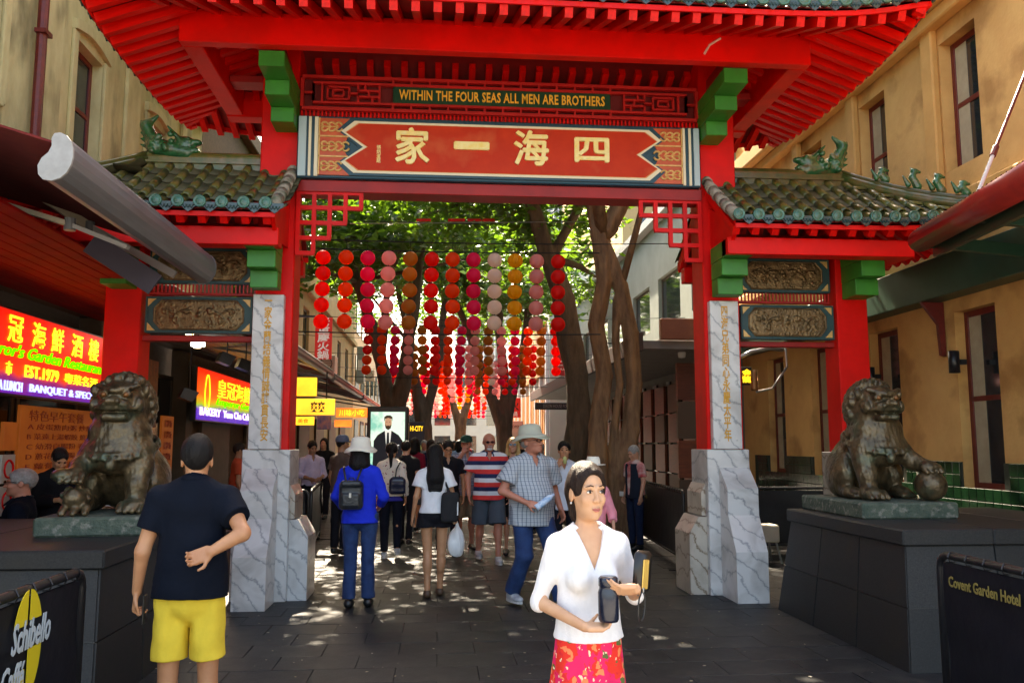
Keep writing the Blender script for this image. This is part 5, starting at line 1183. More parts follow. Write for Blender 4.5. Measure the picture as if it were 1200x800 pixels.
tree_specs = [
 ('big_fig_tree', 14.6, [[(700, 560, .22), (701, 500, .155), (709, 440, .125), (699, 380, .12), (709, 330, .13), (703, 275, .15), (695, 225, .14), (686, 150, .11)], [(728, 560, .22), (739, 505, .145), (744, 450, .125), (740, 390, .12), (728, 335, .12), (708, 285, .125)], [(722, 560, .12), (721, 500, .07), (727, 450, .06), (722, 400, .06), (724, 350, .07)], [(712, 270, .15), (745, 200, .12), (770, 130, .10)]], 'massive fluted fig trunk in warm brown just right of the lanterns', [(-.9, 13.2, 8.9, 2.2, 2.0, .9), (1.6, 13.2, 9.1, 2.2, 2.0, 1.0), (4.0, 14.0, 9.1, 2.0, 2, 1.1), (2.2, 16.8, 9, 2.4, 1.6, 1.2), (-3.2, 13.4, 9.1, 1.8, 1.9, .9), (.3, 15.8, 9.6, 2.4, 1.5, .9), (-2.5, 15.6, 9.4, 1.7, 1.3, .8)], 28000, BARK),  # crown blobs above the view, added and thickened to shade the foreground paving
 ('fig_tree', 18.2, [[(674, 548, .30), (680, 490, .26), (676, 440, .24), (668, 400, .22), (660, 350, .22), (645, 305, .19), (630, 262, .17), (618, 215, .15), (610, 150, .12)], [(645, 305, .11), (672, 255, .09), (692, 215, .07)], [(660, 350, .12), (640, 300, .10)]], 'leaning grey brown fig tree rising past the right end of the lanterns', [(1.2, 19, 8.2, 2.4, 2, 1.5), (2.7, 19.5, 7.2, 1.5, 1.6, 1.5), (3.5, 18.8, 5.4, .6, .6, .6), (-1.2, 18, 8.8, 2.2, 1.8, 1.2), (-.4, 20.5, 7.4, 1.8, 1.4, .9)], 12000, BARKD),
 ('fig_tree', 24.5, [[(461, 535, .28), (458, 490, .23), (448, 430, .19), (436, 380, .16), (418, 330, .14), (405, 280, .1)], [(461, 500, .24), (474, 440, .2), (482, 380, .16), (492, 310, .13), (500, 250, .1)], [(448, 430, .12), (452, 350, .1), (470, 280, .07)]], 'forked dark fig tree standing left behind the advertising screen', [(-3.6, 24, 8.2, 1.8, 2.4, 1.9), (-1.2, 24.5, 8.8, 2.4, 2.4, 1.7), (-2.6, 22, 7.0, 1.5, 1.2, 1.0), (-.2, 22.5, 7.6, 1.5, 1.5, 1.0), (1.6, 24.5, 7.4, 1.8, 1.5, 1.1), (-3.4, 21, 6.2, 1.0, 1.0, .8)], 12500, BARKD),
 ('fig_tree', 31.0, [[(497, 540, .30), (497, 500, .25), (487, 450, .18), (478, 400, .13), (468, 350, .1)], [(497, 500, .20), (508, 450, .17), (518, 390, .13), (524, 330, .1)]], 'slim forked tree behind the first left hand tree', [(-2.2, 31, 9.2, 2.2, 2.4, 2.0), (.2, 31.5, 9.6, 2.4, 2.2, 2.0), (-2.8, 29, 7.4, 1.4, 1.4, 1.1)], 8500, BARKD),
 ('fig_tree', 33.0, [[(592, 540, .34), (590, 500, .28), (572, 455, .18), (556, 410, .14), (538, 360, .13), (520, 310, .1)], [(592, 500, .24), (592, 450, .18), (584, 390, .14), (590, 330, .13)], [(592, 500, .22), (606, 440, .16), (618, 380, .14), (624, 320, .1)]], 'broad many stemmed fig tree standing in the middle of the street', [(1.6, 33, 8.6, 2.6, 2.4, 1.8), (4.0, 33.5, 8.2, 2.0, 2.2, 1.8), (0.2, 30.5, 7.8, 1.8, 1.6, 1.1), (2.8, 30, 7.2, 1.5, 1.5, .9)], 11000, BARKD),
 ('fig_tree', 44.0, [[(538, 535, .3), (540, 500, .25), (530, 470, .16), (520, 430, .12)], [(540, 500, .2), (552, 460, .15), (560, 420, .1)]], 'pale far tree with thin limbs behind the last lanterns', [(0, 44, 9.5, 3.0, 2.4, 2.4), (3, 45, 9, 2.5, 2.4, 2.2), (-3, 46, 9.5, 3, 2.4, 2.4)], 5500, BARK),
]
for i, (nm, Y, stems, lab, blobs, n, bk) in enumerate(tree_specs):
    st = [stem(Y, s) if k < (2 if i == 0 else 1) else [(*atY(px, py, Y), r_) for px, py, r_ in s] for k, s in enumerate(stems)]
    st = [[tuple(q) if len(q) == 4 else (q[0][0], q[0][1], q[0][2], q[1]) for q in s] for s in st]
    r = empty(nm, (st[0][0][0], Y, 0), 0, lab, 'tree', 'fig trees along the pedestrian street')
    trunk(r, st, bk, .03 if i < 2 else .05, i*1.3)
    lb = [[(s[-1][0], s[-1][1], s[-1][2], s[-1][3]), ((s[-1][0]+b[0])/2+.2, (s[-1][1]+b[1])/2, (s[-1][2]+b[2])/2, s[-1][3]*.7), (b[0], b[1], b[2], .03)] for s, b in zip(st, blobs)]
    lb += [[(st[0][-2][0], st[0][-2][1], st[0][-2][2], .07), (b[0], b[1], b[2]-.2, .03)] for b in blobs[len(st):]]
    m_ = MB()
    for l in lb: m_.tube([q[:3] for q in l], [q[3] for q in l], 7)
    m_.build('branches', bk, r, smooth=True)
    crown(r, blobs, n, .15 if i == 0 else (.13 if i < 2 else .15), i+11)

# ================= lanterns =================
def lantern_mat(name, c):
    m = mat(name, c, rough=.55); return _translucent(m, tuple(min(1, x*1.25) for x in c), .58)
LC = {'red': lantern_mat('red_lantern_silk', (.80, .012, .012)), 'orange': lantern_mat('orange_lantern_silk', (.90, .095, .008)), 'magenta': lantern_mat('magenta_lantern_silk', (.82, .012, .14)), 'pale pink': lantern_mat('pink_lantern_silk', (.80, .38, .38)), 'tan': lantern_mat('tan_lantern_silk', (.50, .20, .025)), 'cream pink': lantern_mat('cream_lantern_silk', (.86, .70, .64)), 'yellow': lantern_mat('yellow_lantern_silk', (.90, .45, .015))}
def lantern_mesh(n, c, ribs=True, ns=20):
    prof = []; K = 22
    for i in range(K+1): a = -math.pi/2+math.pi*i/K; q = .121 if i % 2 else .1175; prof.append([q*math.cos(a), .118*math.sin(a)])
    prof[0] = [.035, -.116]; prof[-1] = [.035, .116]
    b = MB().lathe(prof, ns, caps=False)
    if c == 'yellow': b.v = [(x*(1+.05*math.cos(10*math.atan2(y, x))), y*(1+.05*math.cos(10*math.atan2(y, x))), z) for x, y, z in b.v]
    return b.me('lantern', c != 'yellow', LC[c])
LM = {c: lantern_mesh('lantern', c) for c in LC}
LRING = MB().lathe([(.030, .112), (.040, .112), (.040, .122), (.004, .124), (.004, .145)], 10, caps=False).me('wire_ring', False, BLACK)
ordn = ['topmost', 'second', 'middle', 'fourth', 'lowest']
nth = ['first', 'second', 'third', 'fourth', 'fifth', 'sixth', 'seventh', 'eighth', 'ninth', 'tenth', 'eleventh', 'twelfth', 'thirteenth', 'fourteenth', 'fifteenth']
rowname = ['nearest', 'second', 'third', 'fourth', 'fifth', 'sixth', 'seventh', 'eighth', 'last']
pal = ['red', 'orange', 'magenta', 'pale pink', 'tan']
r1 = ['red', 'orange', 'magenta', 'pale pink', 'tan', 'red', 'orange', 'magenta', 'cream pink', 'yellow', 'pale pink', 'red']
r2c = ['red', 'orange', 'magenta', 'pale pink', 'tan', 'red', 'orange', 'magenta', 'pale pink', 'tan', 'pale pink', 'magenta', 'orange', 'tan', 'red']
rows_ = [(13.6, r1, (378, 405, 430, 455, 480.5, 505.5, 530, 555, 580, 604, 629.5, 654), 295, .259), (21.0, r2c, tuple(433+15.5*i for i in range(15)), 381.5, .247), (26.0, ['pale pink', 'magenta', 'red', 'tan', 'red', 'red', 'orange', 'magenta', 'pale pink', 'tan', 'cream pink', 'magenta', 'orange', 'tan', 'red'], None, 0, .25), (31.0, [pal[(i*2+1) % 5] for i in range(15)], None, 0, .25), (37, [['pale pink', 'orange', 'cream pink', 'magenta', 'yellow', 'red'][(i*5+1) % 6] for i in range(15)], None, 0, .25), (45, [['cream pink', 'orange', 'pale pink', 'red', 'yellow'][(i*3) % 5] for i in range(13)], None, 0, .25), (53, [['pale pink', 'yellow', 'red', 'cream pink', 'orange'][(i*2) % 5] for i in range(13)], None, 0, .25), (59, [pal[(i*2+4) % 5] for i in range(15)], None, 0, .25)]
rest = {}
for ri, (Y, cols, pxs, py0, dz) in enumerate(rows_):
    zt = atY(540, 295, 13.6).z if ri == 0 else 4.66
    if ri == 1: zt = atY(540, 381.5, 21).z
    for ci, c in enumerate(cols):
        x = atY(pxs[ci], 340, Y).x if pxs else (-1.75+.33*ci+(.16 if ri % 2 else 0))
        b = None; ph = random.uniform(-.01, .01)
        for k in range(5):
            z = zt-.13-dz*k+random.uniform(-.006, .006); cc = c
            if ri == 1 and ci == 0 and k >= 3: cc = 'orange'
            if ri < 4:
                o = link('lantern', LM[cc], None); o.location = (x+ph*k+random.uniform(-.006, .006), Y, z); o.rotation_euler = (random.uniform(-.06, .06), random.uniform(-.06, .06), random.uniform(0, 6))
                if ri == 0: link('wire_ring', LRING, o, False)
                tag(o, f'{cc} paper lantern, {ordn[k]} on the {nth[ci]} string from the left, {rowname[ri]} row', 'lantern', 'round paper lanterns strung over the street')
            else: rest.setdefault(cc, MB()).add([(v.co.x+x, v.co.y+Y, v.co.z+z) for v in LM[cc].vertices], [tuple(p.vertices) for p in LM[cc].polygons])
    # cables of the row
    r = empty('lantern_cable', (.7, Y, zt+.04), 0, f'black steel cables carrying the {rowname[ri]} row of lanterns', 'cable', 'cables of the lantern rows')
    cb = MB(); xl, xr_ = (-2.3, 3.3) if ri else (-2.6, 2.6)
    for q, zz in enumerate((zt+.17, zt+.02, zt-.13-dz*4-.16)):
        MB().tube([(xl+(xr_-xl)*t/8, Y, zz-.03*math.sin(math.pi*t/8)) for t in range(9)], .011, 5).build('cable', BLACK, r)
        if q == 0: MB().tube([(LX, Y, zz+.1), (xl, Y, zz)], .008, 5).build('cable', BLACK, r); MB().tube([(xr_, Y, zz), (RX, Y, zz+.1)], .008, 5).build('cable', BLACK, r)
    for ci in range(len(cols)):
        x = atY(pxs[ci], 340, Y).x if pxs else (-1.75+.33*ci+(.16 if ri % 2 else 0))
        if ri < 3: MB().tube([(x, Y, zt+.17), (x, Y, zt-dz*4-.28)], .004, 4).build('string', BLACK, r)
k = 0
allv = MB(); mats = []; mi = []
for c, b in rest.items():
    n0 = len(allv.f); allv.add(b.v, b.f); mats.append(LC[c]); mi += [len(mats)-1]*len(b.f)
me = allv.me('far_lanterns', True)
for m_ in mats: me.materials.append(m_)
me.polygons.foreach_set('material_index', mi); tag(link('far_lanterns', me), 'mass of tiny coloured paper lanterns receding down the street', 'lanterns', kind='stuff')
# red framed poles lying across, high in the trees
for i, (px0, px1, py, Y) in enumerate(((410, 690, 262, 16.2), (425, 580, 259, 18.8))):
    r = empty('cross_cable', atY(px0, py, Y), 0, ['upper steel cable crossing before the leaves', 'short cable of red tags crossing before the leaves'][i], 'cable'); MB().tube([atY(px0, py, Y), atY(px1, py+(4 if i else -2), Y)], .012, 5).build('cable', STEEL if i == 0 else BLACK, r)
    if i:
        for a, b_ in ((525, 545), (548, 580), (488, 505)): MB().bar(atY(a, py-2+1, Y), atY(b_, py-1, Y), .03, .06).build('red_tag', RED, r)

# ================= barriers and cafe furniture =================
TARP = mat('black_banner_vinyl', (.004, .005, .009), (.007, .008, .013), sc=6, spec=.3, rough=.4, bump=.3, bsc=6)
def barrier(a, b, h, label, z0=.08, tube=.022, body=True, pad=.05):
    a = Vector((a[0], a[1], 0)); b = Vector((b[0], b[1], 0)); u = (b-a).normalized(); L = (b-a).length; r = empty('cafe_barrier', a, math.atan2(u.y, u.x), label, 'barrier', 'black banner barriers of the cafes')
    c = .08; P = [(0, 0, .02)]; P += [(0, 0, h-c)]+[(c-c*math.cos(t), 0, h-c+c*math.sin(t)) for t in (.5, 1.0)]+[(c, 0, h), (L-c, 0, h)]+[(L-c+c*math.sin(t), 0, h-c+c*math.cos(t)) for t in (.5, 1.0)]+[(L, 0, h-c), (L, 0, .02)]
    f = MB().tube(P, tube, 10).tube([(0, 0, .14), (L, 0, .14)], tube*.8, 8).build('frame', BLACK, r, False, True)
    for x in (0.0, L): MB().box((x-.03, -.22, 0), (x+.03, .22, .018), .005).build('foot', BLACK, r, False)
    n = 26; V = []; F = []
    for s in (-1, 1):
        for j in range(7):
            for i in range(n+1): t = i/n; zz = .16+(h-.04-.16)*j/6; V.append((pad+(L-2*pad)*t, s*.010+.012*math.sin(t*9+j)*math.sin(math.pi*j/6), zz))
    m = (n+1)*7
    for j in range(6):
        for i in range(n): q = j*(n+1)+i; F += [(q, q+1, q+n+2, q+n+1), (m+q+n+1, m+q+n+2, m+q+1, m+q)]
    bn = mesh('banner', V, F, True, TARP); o = link('banner', bn, r, False)
    for i in range(int(L/.16)):
        x = pad+.08+i*.16
        if x < L-pad: MB().tube([(x, .0-.028*math.cos(t*1.05), h-.005+.032*math.sin(t*1.05)) for t in range(6)], .004, 4, closed=True).build('tie', BLACK, r, False)
    return r, L
def on_banner(r, me, x, z, y=-.034, flip=False):
    o = bpy.data.objects.new(me.name, me); COL.objects.link(o); o.parent = r; o.location = (x, y, z); return o
# front left barrier, its face towards the street; runs parallel to the street
YEL = mat('bean_yellow', (.62, .50, .02), rough=.5)
e = atZ(97, 668, 1.0); Lb = 2.3
r, L = barrier((e.x, e.y-Lb), (e.x, e.y), 1.0, 'black cafe barrier with a yellow coffee bean emblem at lower left')
# its banner faces +X: local -Y side of a barrier running along +Y is +X
qx = lambda px, py=740: atX(px, py, e.x).y-(e.y-Lb)
bz = lambda py, px=25: atX(px, py, e.x).z
xc = qx(24.5); zc_ = (bz(706)+bz(802))/2
def bean(x0, x1, z0, z1):
    pts = []; cx = xc
    for t in range(24): a = t/24*6.283; pts.append((cx+.135*math.cos(a)*(1+.0*math.sin(a)), zc_+.235*math.sin(a)))
    out = []
    clip = lambda P, ax, v, sgn: _clip(P, ax, v, sgn)
    P = pts
    for ax, v, sg in ((0, x0, 1), (0, x1, -1), (1, z0, 1), (1, z1, -1)): P = _clip(P, ax, v, sg)
    return P
def _clip(P, ax, v, sg):
    out = []
    for i in range(len(P)):
        a, b = P[i], P[(i+1) % len(P)]; da, db = (a[ax]-v)*sg, (b[ax]-v)*sg
        if da >= 0: out.append(a)
        if da*db < 0: t = da/(da-db); out.append((a[0]+(b[0]-a[0])*t, a[1]+(b[1]-a[1])*t))
    return out
for (x0, x1, z0, z1) in ((-9, xc-.012, zc_+.085, 9), (xc+.012, 9, zc_+.10, 9), (-9, xc-.012, -9, zc_-.10), (xc+.012, 9, -9, zc_-.02)):
    P = bean(x0, x1, z0, z1)
    if len(P) > 2: MB().prism(P, 1, -.030, -.027).build('bean_emblem', YEL, r, False)
LET = mat('grey_blue_lettering', (.42, .50, .55), rough=.5)
on_banner(r, text_me('Schibello', w=.36, h=.13, ext=.0012, bold=.02, shear=.25, mat=LET), xc+.03, zc_+.045, -.034)
on_banner(r, text_me('Caffé', w=.20, h=.12, ext=.0012, bold=.02, shear=.25, mat=LET), xc-.12, zc_-.115, -.034)
# front right barrier
e = atZ(1097, 648, 1.0)
r, L = barrier((e.x+.02, e.y), (e.x-.0, e.y-2.4), 1.0, 'black cafe barrier with gold hotel lettering at lower right')
GL = mat('dull_gold_print', (.22, .18, .05), rough=.5)
on_banner(r, text_me('Covent Garden Hotel', w=.62, h=.062, ext=.001, bold=.022, mat=GL), .43, .86, -.026)
# barriers behind the gate
c0 = atZ(803, 668, 0); c1 = atZ(748, 632, 0)
r, L = barrier((c1.x, c1.y), (c0.x, c0.y), 1.02, 'long black cafe barrier left of the right marble base'); on_banner(r, text_me('Harbour Grill', w=.6, h=.06, ext=.002, mat=GL), L*.22, .8)
c0 = atZ(350, 642, 0)
r, L = barrier((atZ(391, 618, 0).x, 15.3), (atZ(372, 648, 0).x, 12.6), .98, 'black barrier with a round yellow emblem behind the left marble base')
MB().prism([(L*.3+.10*math.cos(t*.4), .60+.2*math.sin(t*.4)) for t in range(16)], 1, -.038, -.033).build('round_emblem', YEL, r, False)
r, L = barrier((atZ(356, 640, 0).x-.45, 12.62), (atZ(372, 648, 0).x-.03, 12.55), .98, 'short end barrier at right angles behind the left marble base')
r, L = barrier((4.3, 12.8), (5.9, 12.6), .98, 'black barrier seen through the right side opening')
rr = empty('cafe_stool', (4.55, 11.9, 0), 0, 'small pale crate like stool behind the right marble base', 'stool'); MB().box((-.18, -.18, .28), (.18, .18, .52), .02).build('seat', mat('beige_casing', (.5, .46, .36)), rr, False)
for a in (-1, 1):
    for b_ in (-1, 1): MB().tube([(a*.14, b_*.14, .28), (a*.19, b_*.19, 0)], .014, 6).build('leg', STEEL, rr, False)
for i, (x, y, lb) in enumerate(((-2.75, 12.3, 'black cafe chair behind the left marble base'), (5.1, 10.9, 'dark rounded cafe chair in shadow behind the right lion'), (4.55, 13.7, 'dark cafe chair farther back through the right side opening'))):
    rr = empty('cafe_chair', (x, y, 0), R(200+40*i), lb, 'chair', 'dark cafe chairs'); MB().box((-.2, -.2, .43), (.2, .2, .46), .01).build('seat', BLACK, rr, False)
    MB().tube([(-.2, .2, .45), (-.19, .24, .8), (-.12, .26, .88), (.12, .26, .88), (.19, .24, .8), (.2, .2, .45)], .014, 7).build('back_frame', BLACK, rr, False); MB().box((-.17, .22, .6), (.17, .25, .82), .01).build('backrest', BLACK, rr, False)
    for a in (-1, 1):
        for b_ in (-1, 1): MB().tube([(a*.17, b_*.17, .43), (a*.2, b_*.2, 0)], .012, 6).build('leg', BLACK, rr, False)
# ================= people =================
SKINS = {'fair': mat('fair_skin', (.64, .36, .21), (.58, .305, .17), sc=12, rough=.5), 'light': mat('light_skin', (.58, .30, .19), (.52, .25, .15), sc=12, rough=.5), 'asian': mat('tan_skin', (.52, .25, .125), (.46, .205, .10), sc=12, rough=.48), 'ruddy': mat('ruddy_skin', (.55, .22, .14), (.48, .18, .11), sc=10, rough=.5), 'tan': mat('brown_skin', (.36, .18, .10), (.30, .145, .08), sc=10, rough=.5)}
HB = mat('black_hair', (.004, .0035, .004), (.010, .008, .008), sc=30, rough=.5, spec=.2, bump=.45, bsc=45, stretch=(6, 6, .6)); HBR = mat('dark_brown_hair', (.010, .005, .004), (.028, .014, .009), sc=30, rough=.5, spec=.2, bump=.45, bsc=45, stretch=(6, 6, .6)); HGR = mat('grey_hair', (.34, .33, .32), (.22, .21, .2), sc=30, rough=.6, bump=.4, bsc=60); HBL = mat('blonde_hair', (.60, .38, .14), (.45, .27, .09), sc=30, rough=.45, bump=.4, bsc=50, stretch=(5, 5, .6)); HWH = mat('white_stubble', (.55, .52, .5), rough=.8)
EW = mat('eye_white', (.75, .73, .70), rough=.2); EI = mat('eye_iris', (.02, .012, .01), rough=.1); LIP = mat('lip_skin', (.50, .15, .12), rough=.4); LENS = mat('sunglass_lens', (.008, .008, .01), rough=.08)
SHB = mat('black_shoe_leather', (.012, .012, .013), rough=.35); SHG = mat('grey_trainer_mesh', (.25, .27, .30), (.6, .6, .6), sc=9, rough=.7); SOLE = mat('pale_rubber_sole', (.55, .55, .53), rough=.7); SAND = mat('brown_sandal', (.08, .04, .02), rough=.6)
def cloth(n, a, b=None, **k): return mat(n, a, b or tuple(x*.86 for x in a), sc=6, spec=.15, rough=k.pop('rough', .85), bump=.65, bsc=8, **k)

def V3(*a): return Vector(a)
def person(label, x, y, rz, H=1.72, fem=False, skin='asian', top=None, bottom=None, shoes=SHB, hair=None, hat=None, arms=None, legs=None, yaw=0, pitch=0, h=.011, belly=0., glasses=None, wide=1., group=None, lean=(0, 0), beard=None, face=False, seated=False, scale=1., sh=0, nk_=0., hatz=0.):
    s = H/1.75*scale; rt = empty('person', (x, y, 0), rz, label, 'person', group); rt.scale = (s*wide, s*wide, s)
    sw = sh or (.150 if fem else .174); hx = .095
    lx, ly = lean
    SH = {e: V3(q*sw+lx, ly, 1.392) for e, q in (('L', 1), ('R', -1))}
    A = {'L': (V3(sw+.045, .02, 1.14), V3(sw+.06, -.05, .90)), 'R': (V3(-sw-.045, .02, 1.14), V3(-sw-.06, -.05, .90))}
    hands = {'L': dict(curl=.5), 'R': dict(curl=.5)}
    for e, q in (arms or {}).items():
        A[e] = (V3(*q[0]), V3(*q[1]))
        if len(q) > 2: hands[e].update(q[2])
    Lg = {'L': (V3(hx+.01, 0, .50), V3(hx+.015, .02, .085)), 'R': (V3(-hx-.01, 0, .50), V3(-hx-.015, .02, .085))}
    for e, q in (legs or {}).items(): Lg[e] = (V3(*q[0]), V3(*q[1]))
    hx2 = .072 if bottom and bottom['kind'] == 'skirt' else hx
    HI = {'L': V3(hx2, 0, .93), 'R': V3(-hx2, 0, .93)}
    hc = V3(lx*1.2, ly*1.2-.015-nk_*.3, 1.620-nk_); HR = (Matrix.Rotation(yaw, 3, 'Z') @ Matrix.Rotation(-pitch, 3, 'X'))
    def hp(a, b, c): return tuple(hc+HR @ V3(a, b, c))
    # ---- body ----
    J = Sdf()
    J.cap((lx, ly+.025, 1.42), hp(0, .018, -.06), .058 if not fem else .048, .052 if not fem else .044, k=.03)
    J.ell(hp(0, .015, .03), (.076, .093, .090), k=.02, Rm=HR).ell(hp(0, -.018, -.035), (.060, .073, .080), k=.025, Rm=HR).ell(hp(0, -.034, -.078), (.046, .050, .036), k=.02, Rm=HR).ell(hp(0, -.074, -.098), (.02, .016, .015), k=.014, Rm=HR)
    J.cap(hp(0, -.086, .012), hp(0, -.106, -.028), .0075, .0115, k=.008)
    for q in (-1, 1):
        J.ell(hp(q*.012, -.100, -.031), (.009, .010, .008), k=.005, Rm=HR).ell(hp(q*.036, -.062, -.026), (.024, .022, .022), k=.02, Rm=HR).cap(hp(q*.012, -.084, .026), hp(q*.048, -.070, .026), .009, .007, k=.010)
        J.ell(hp(q*.031, -.096, .008), (.017, .012, .009), k=.010, Rm=HR, op='s').ell(hp(q*.077, .014, -.008), (.009, .020, .031), k=.006, Rm=HR).ell(hp(q*.086, .006, -.004), (.005, .010, .018), k=.004, Rm=HR, op='s')
    J.ell(hp(0, -.089, -.061), (.021, .009, .0055), k=.005, Rm=HR).ell(hp(0, -.087, -.071), (.017, .009, .006), k=.005, Rm=HR).ell(hp(0, -.099, -.066), (.022, .005, .0016), k=.003, Rm=HR, op='s')
    cw = .138 if fem else .158
    J.cap((0, 0, 1.0), (lx, ly, 1.34), cw*.82, cw*.90, k=.05, sy=.66)
    for q in (-1, 1): J.cap((lx+q*.03, ly+.01, 1.43), (q*sw*.85+lx, ly+.005, 1.392), .042, .044, k=.04).ell((0, .01, .95), (.112 if bottom and bottom['kind'] == 'skirt' else .134, .088, .11), k=.05)
    for e in 'LR':
        q = 1 if e == 'L' else -1; el, wr = A[e]; ra = .036 if fem else .046
        J.cap(SH[e], el, ra*1.12, ra*.82, k=.03).cap(el, wr, ra*.86, ra*.56, k=.018)
        # hand
        d = (wr-el).normalized(); o = hands[e]; n = V3(*o.get('n', (-q, 0, 0))); n = (n-d*n.dot(d)).normalized(); d = V3(*o['d']).normalized() if 'd' in o else d; n = (n-d*n.dot(d)).normalized(); ac = d.cross(n)*q; fs = .88 if fem else 1.; fl = max(.0078, h*.74)*fs
        # ac points to the thumb side
        pc = wr+d*.05*fs; Rm = Matrix((ac, n, d)).transposed(); J.box(tuple(pc), (.037*fs, .0125, .046*fs), rd=.012, k=.012, Rm=Rm)
        cu = o['curl']
        for i, (off, ln) in enumerate(((.029, .070), (.010, .078), (-.009, .073), (-.027, .058))):
            b0 = wr+d*.090*fs+ac*off*fs; spl = ac*off*.35
            d1 = (d*math.cos(cu)+n*math.sin(cu)+spl).normalized(); b1 = b0+d1*ln*.5*fs; d2 = (d*math.cos(cu*2.1)+n*math.sin(cu*2.1)+spl).normalized(); b2 = b1+d2*ln*.5*fs
            J.cap(b0, b1, fl*1.08, fl, k=.004).cap(b1, b2, fl, fl*.85, k=.003)
        t0 = wr+d*.026*fs+ac*.030*fs; t1 = t0+(d*.6+ac*.75+n*.25).normalized()*.038*fs; t2 = t1+(d*.85+ac*.2+n*o.get('tc', .45)).normalized()*.032*fs
        J.cap(t0, t1, fl*1.5, fl*1.15, k=.008).cap(t1, t2, fl*1.15, fl*.95, k=.003)
    for e in 'LR':
        kn, an = Lg[e]; lf = .76 if bottom and bottom['kind'] in ('trousers', 'skirt') else 1.; th = (.074 if not fem else .074)*lf
        J.cap(HI[e], kn, th, .050*lf, k=.03).cap(kn, an, .047*lf, .033*lf, k=.02); cal = kn.lerp(an, .28)+V3(0, .016, 0); J.ell(tuple(cal), (.045*lf, .048*lf, .10), k=.04)
        if not seated: J.ell((an.x, an.y-.055, an.z-.045), (.036, .105, .032), k=.02)
    body = link('body', J.mesh(h, 'body', SKINS[skin], zfine=(1.50, 1.78, min(h, .0055)) if (h < .012) else None), rt, False)
    # ---- face details ----
    def small(name, me, c, Rm=None, par=None):
        o = link(name, me, par or rt, False); o.matrix_basis = Matrix.LocRotScale(Vector(c), (HR if Rm is None else Rm).to_quaternion(), None); return o
    if h < .015 and glasses != 'sun':
        for q in (-1, 1):
            eb = MB().lathe([(0, -.0068), (.005, -.0058), (.0090, 0), (.005, .0058), (0, .0068)], 12, caps=False, sx=1.40, sy=1).me('eye', True, EW if face else EI); eo = small('eye', eb, hp(q*.031, -.0805, .007))
            if face: io = link('iris', MB().lathe([(0, -.0060), (.0050, -.0050), (.0066, 0), (.0050, .0050), (0, .0060)], 12, caps=False, sy=.5).me('iris', True, EI), eo, False); io.location = (.0015+.002*q*0, -.0082, -.0005)
            if face:
                lm = MB().tube([(q*.016, -.0925, .0085), (q*.030, -.0945, .0155), (q*.046, -.086, .0095)], [.0012, .0020, .0014], 5); lm = lm.me('eyelid_line', True, HB); small('eyelid_line', lm, hc)
            if not hat: small('eyebrow', MB().tube([(q*.014, -.096, .030), (q*.030, -.0945, .0345), (q*.049, -.080, .028)], [.0020, .0028, .0012], 5).me('eyebrow', True, hair[1] if hair else HGR), hc)
        if face or fem: small('lips', MB().tube([(-.021, -.0895, -.0655), (-.010, -.0975, -.0625), (0, -.0985, -.0645), (.010, -.0975, -.0625), (.021, -.0895, -.0655)], [.001, .0034, .0030, .0034, .001], 6).tube([(-.019, -.089, -.0665), (-.008, -.0955, -.0715), (.008, -.0955, -.0715), (.019, -.089, -.0665)], [.001, .0040, .0040, .001], 6).me('lips', True, LIP), hc)
    if glasses:
        m_ = LENS if glasses == 'sun' else GLASS; g = MB()
        for q in (-1, 1): g.lathe([(.0, -.003), (.024, -.003), (.024, .003), (0, .003)], 14, M=Matrix.Translation((q*.031, -.104, .008)) @ Matrix.Rotation(R(90), 4, 'X'), sy=.72)
        if glasses != 'sun':
            g = MB()
            for q in (-1, 1): g.tube([(q*.031+.023*math.cos(t*.45), -.104, .008+.017*math.sin(t*.45)) for t in range(14)], .0022, 5, closed=True)
        g.tube([(-.012, -.106, .012), (.012, -.106, .012)], .002, 5)
        for q in (-1, 1): g.tube([(q*.054, -.100, .012), (q*.074, -.06, .012), (q*.080, .01, .010)], .002, 5)
        small('glasses', g.me('glasses', False, m_ if glasses == 'sun' else BLACK), hc)
    # ---- hair ----
    if beard:
        B = Sdf().ell(hp(0, -.058, -.088), (.040, .040, .028), k=.02, Rm=HR).cap(hp(-.024, -.094, -.050), hp(.024, -.094, -.050), .006, k=.01); B.ell(hp(0, -.102, -.066), (.018, .014, .007), k=.004, Rm=HR, op='s'); link('beard', B.mesh(.006, 'beard', beard), rt, False)
    if hair:
        st, hm = hair; B = Sdf()
        if st == 'fringe':        # bald crown, hair round the sides
            B.ell(hp(0, .022, -.005), (.080, .094, .060), Rm=HR); B.box(hp(0, -.09, 0), (.09, .085, .12), k=.01, Rm=HR, op='s'); B.box(hp(0, 0, .075), (.12, .14, .05), k=.02, Rm=HR, op='s')
        else:
            v = .002 if hat else (.011 if st in ('short',) else .014)
            B.ell(hp(0, .018, .034), (.076+v, .094+v, .090+v), Rm=HR)
            if st == 'tied': B.cap(hp(0, .045, -.01), hp(0, .050, -.080), .086, .066, k=.03)
            if st in ('pony',): B.cap(hp(0, .115, .03), hp(0, .135, -.06), .026, .034, k=.02).cap(hp(0, .135, -.06), hp(0, .12, -.26), .034, .016, k=.02)
            if st in ('long',): B.cap(hp(0, .04, .0), (lx, ly+.10, 1.36), .088, .10, k=.04, sy=.8).cap((lx, ly+.10, 1.36), (lx, ly+.125, 1.215), .10, .082, k=.02, sy=.5, flat=True)
            if st in ('bob',):
                B.cap(hp(0, .03, -.0), hp(0, .05, -.13), .090, .105, k=.04, sy=.85)
            if st in ('shoulder',): 
                for q in (-1, 1): B.cap(hp(q*.07, .01, .02), hp(q*.088, .0, -.13), .032, .030, k=.03)
                B.cap(hp(0, .05, 0), hp(0, .07, -.13), .08, .08, k=.03)
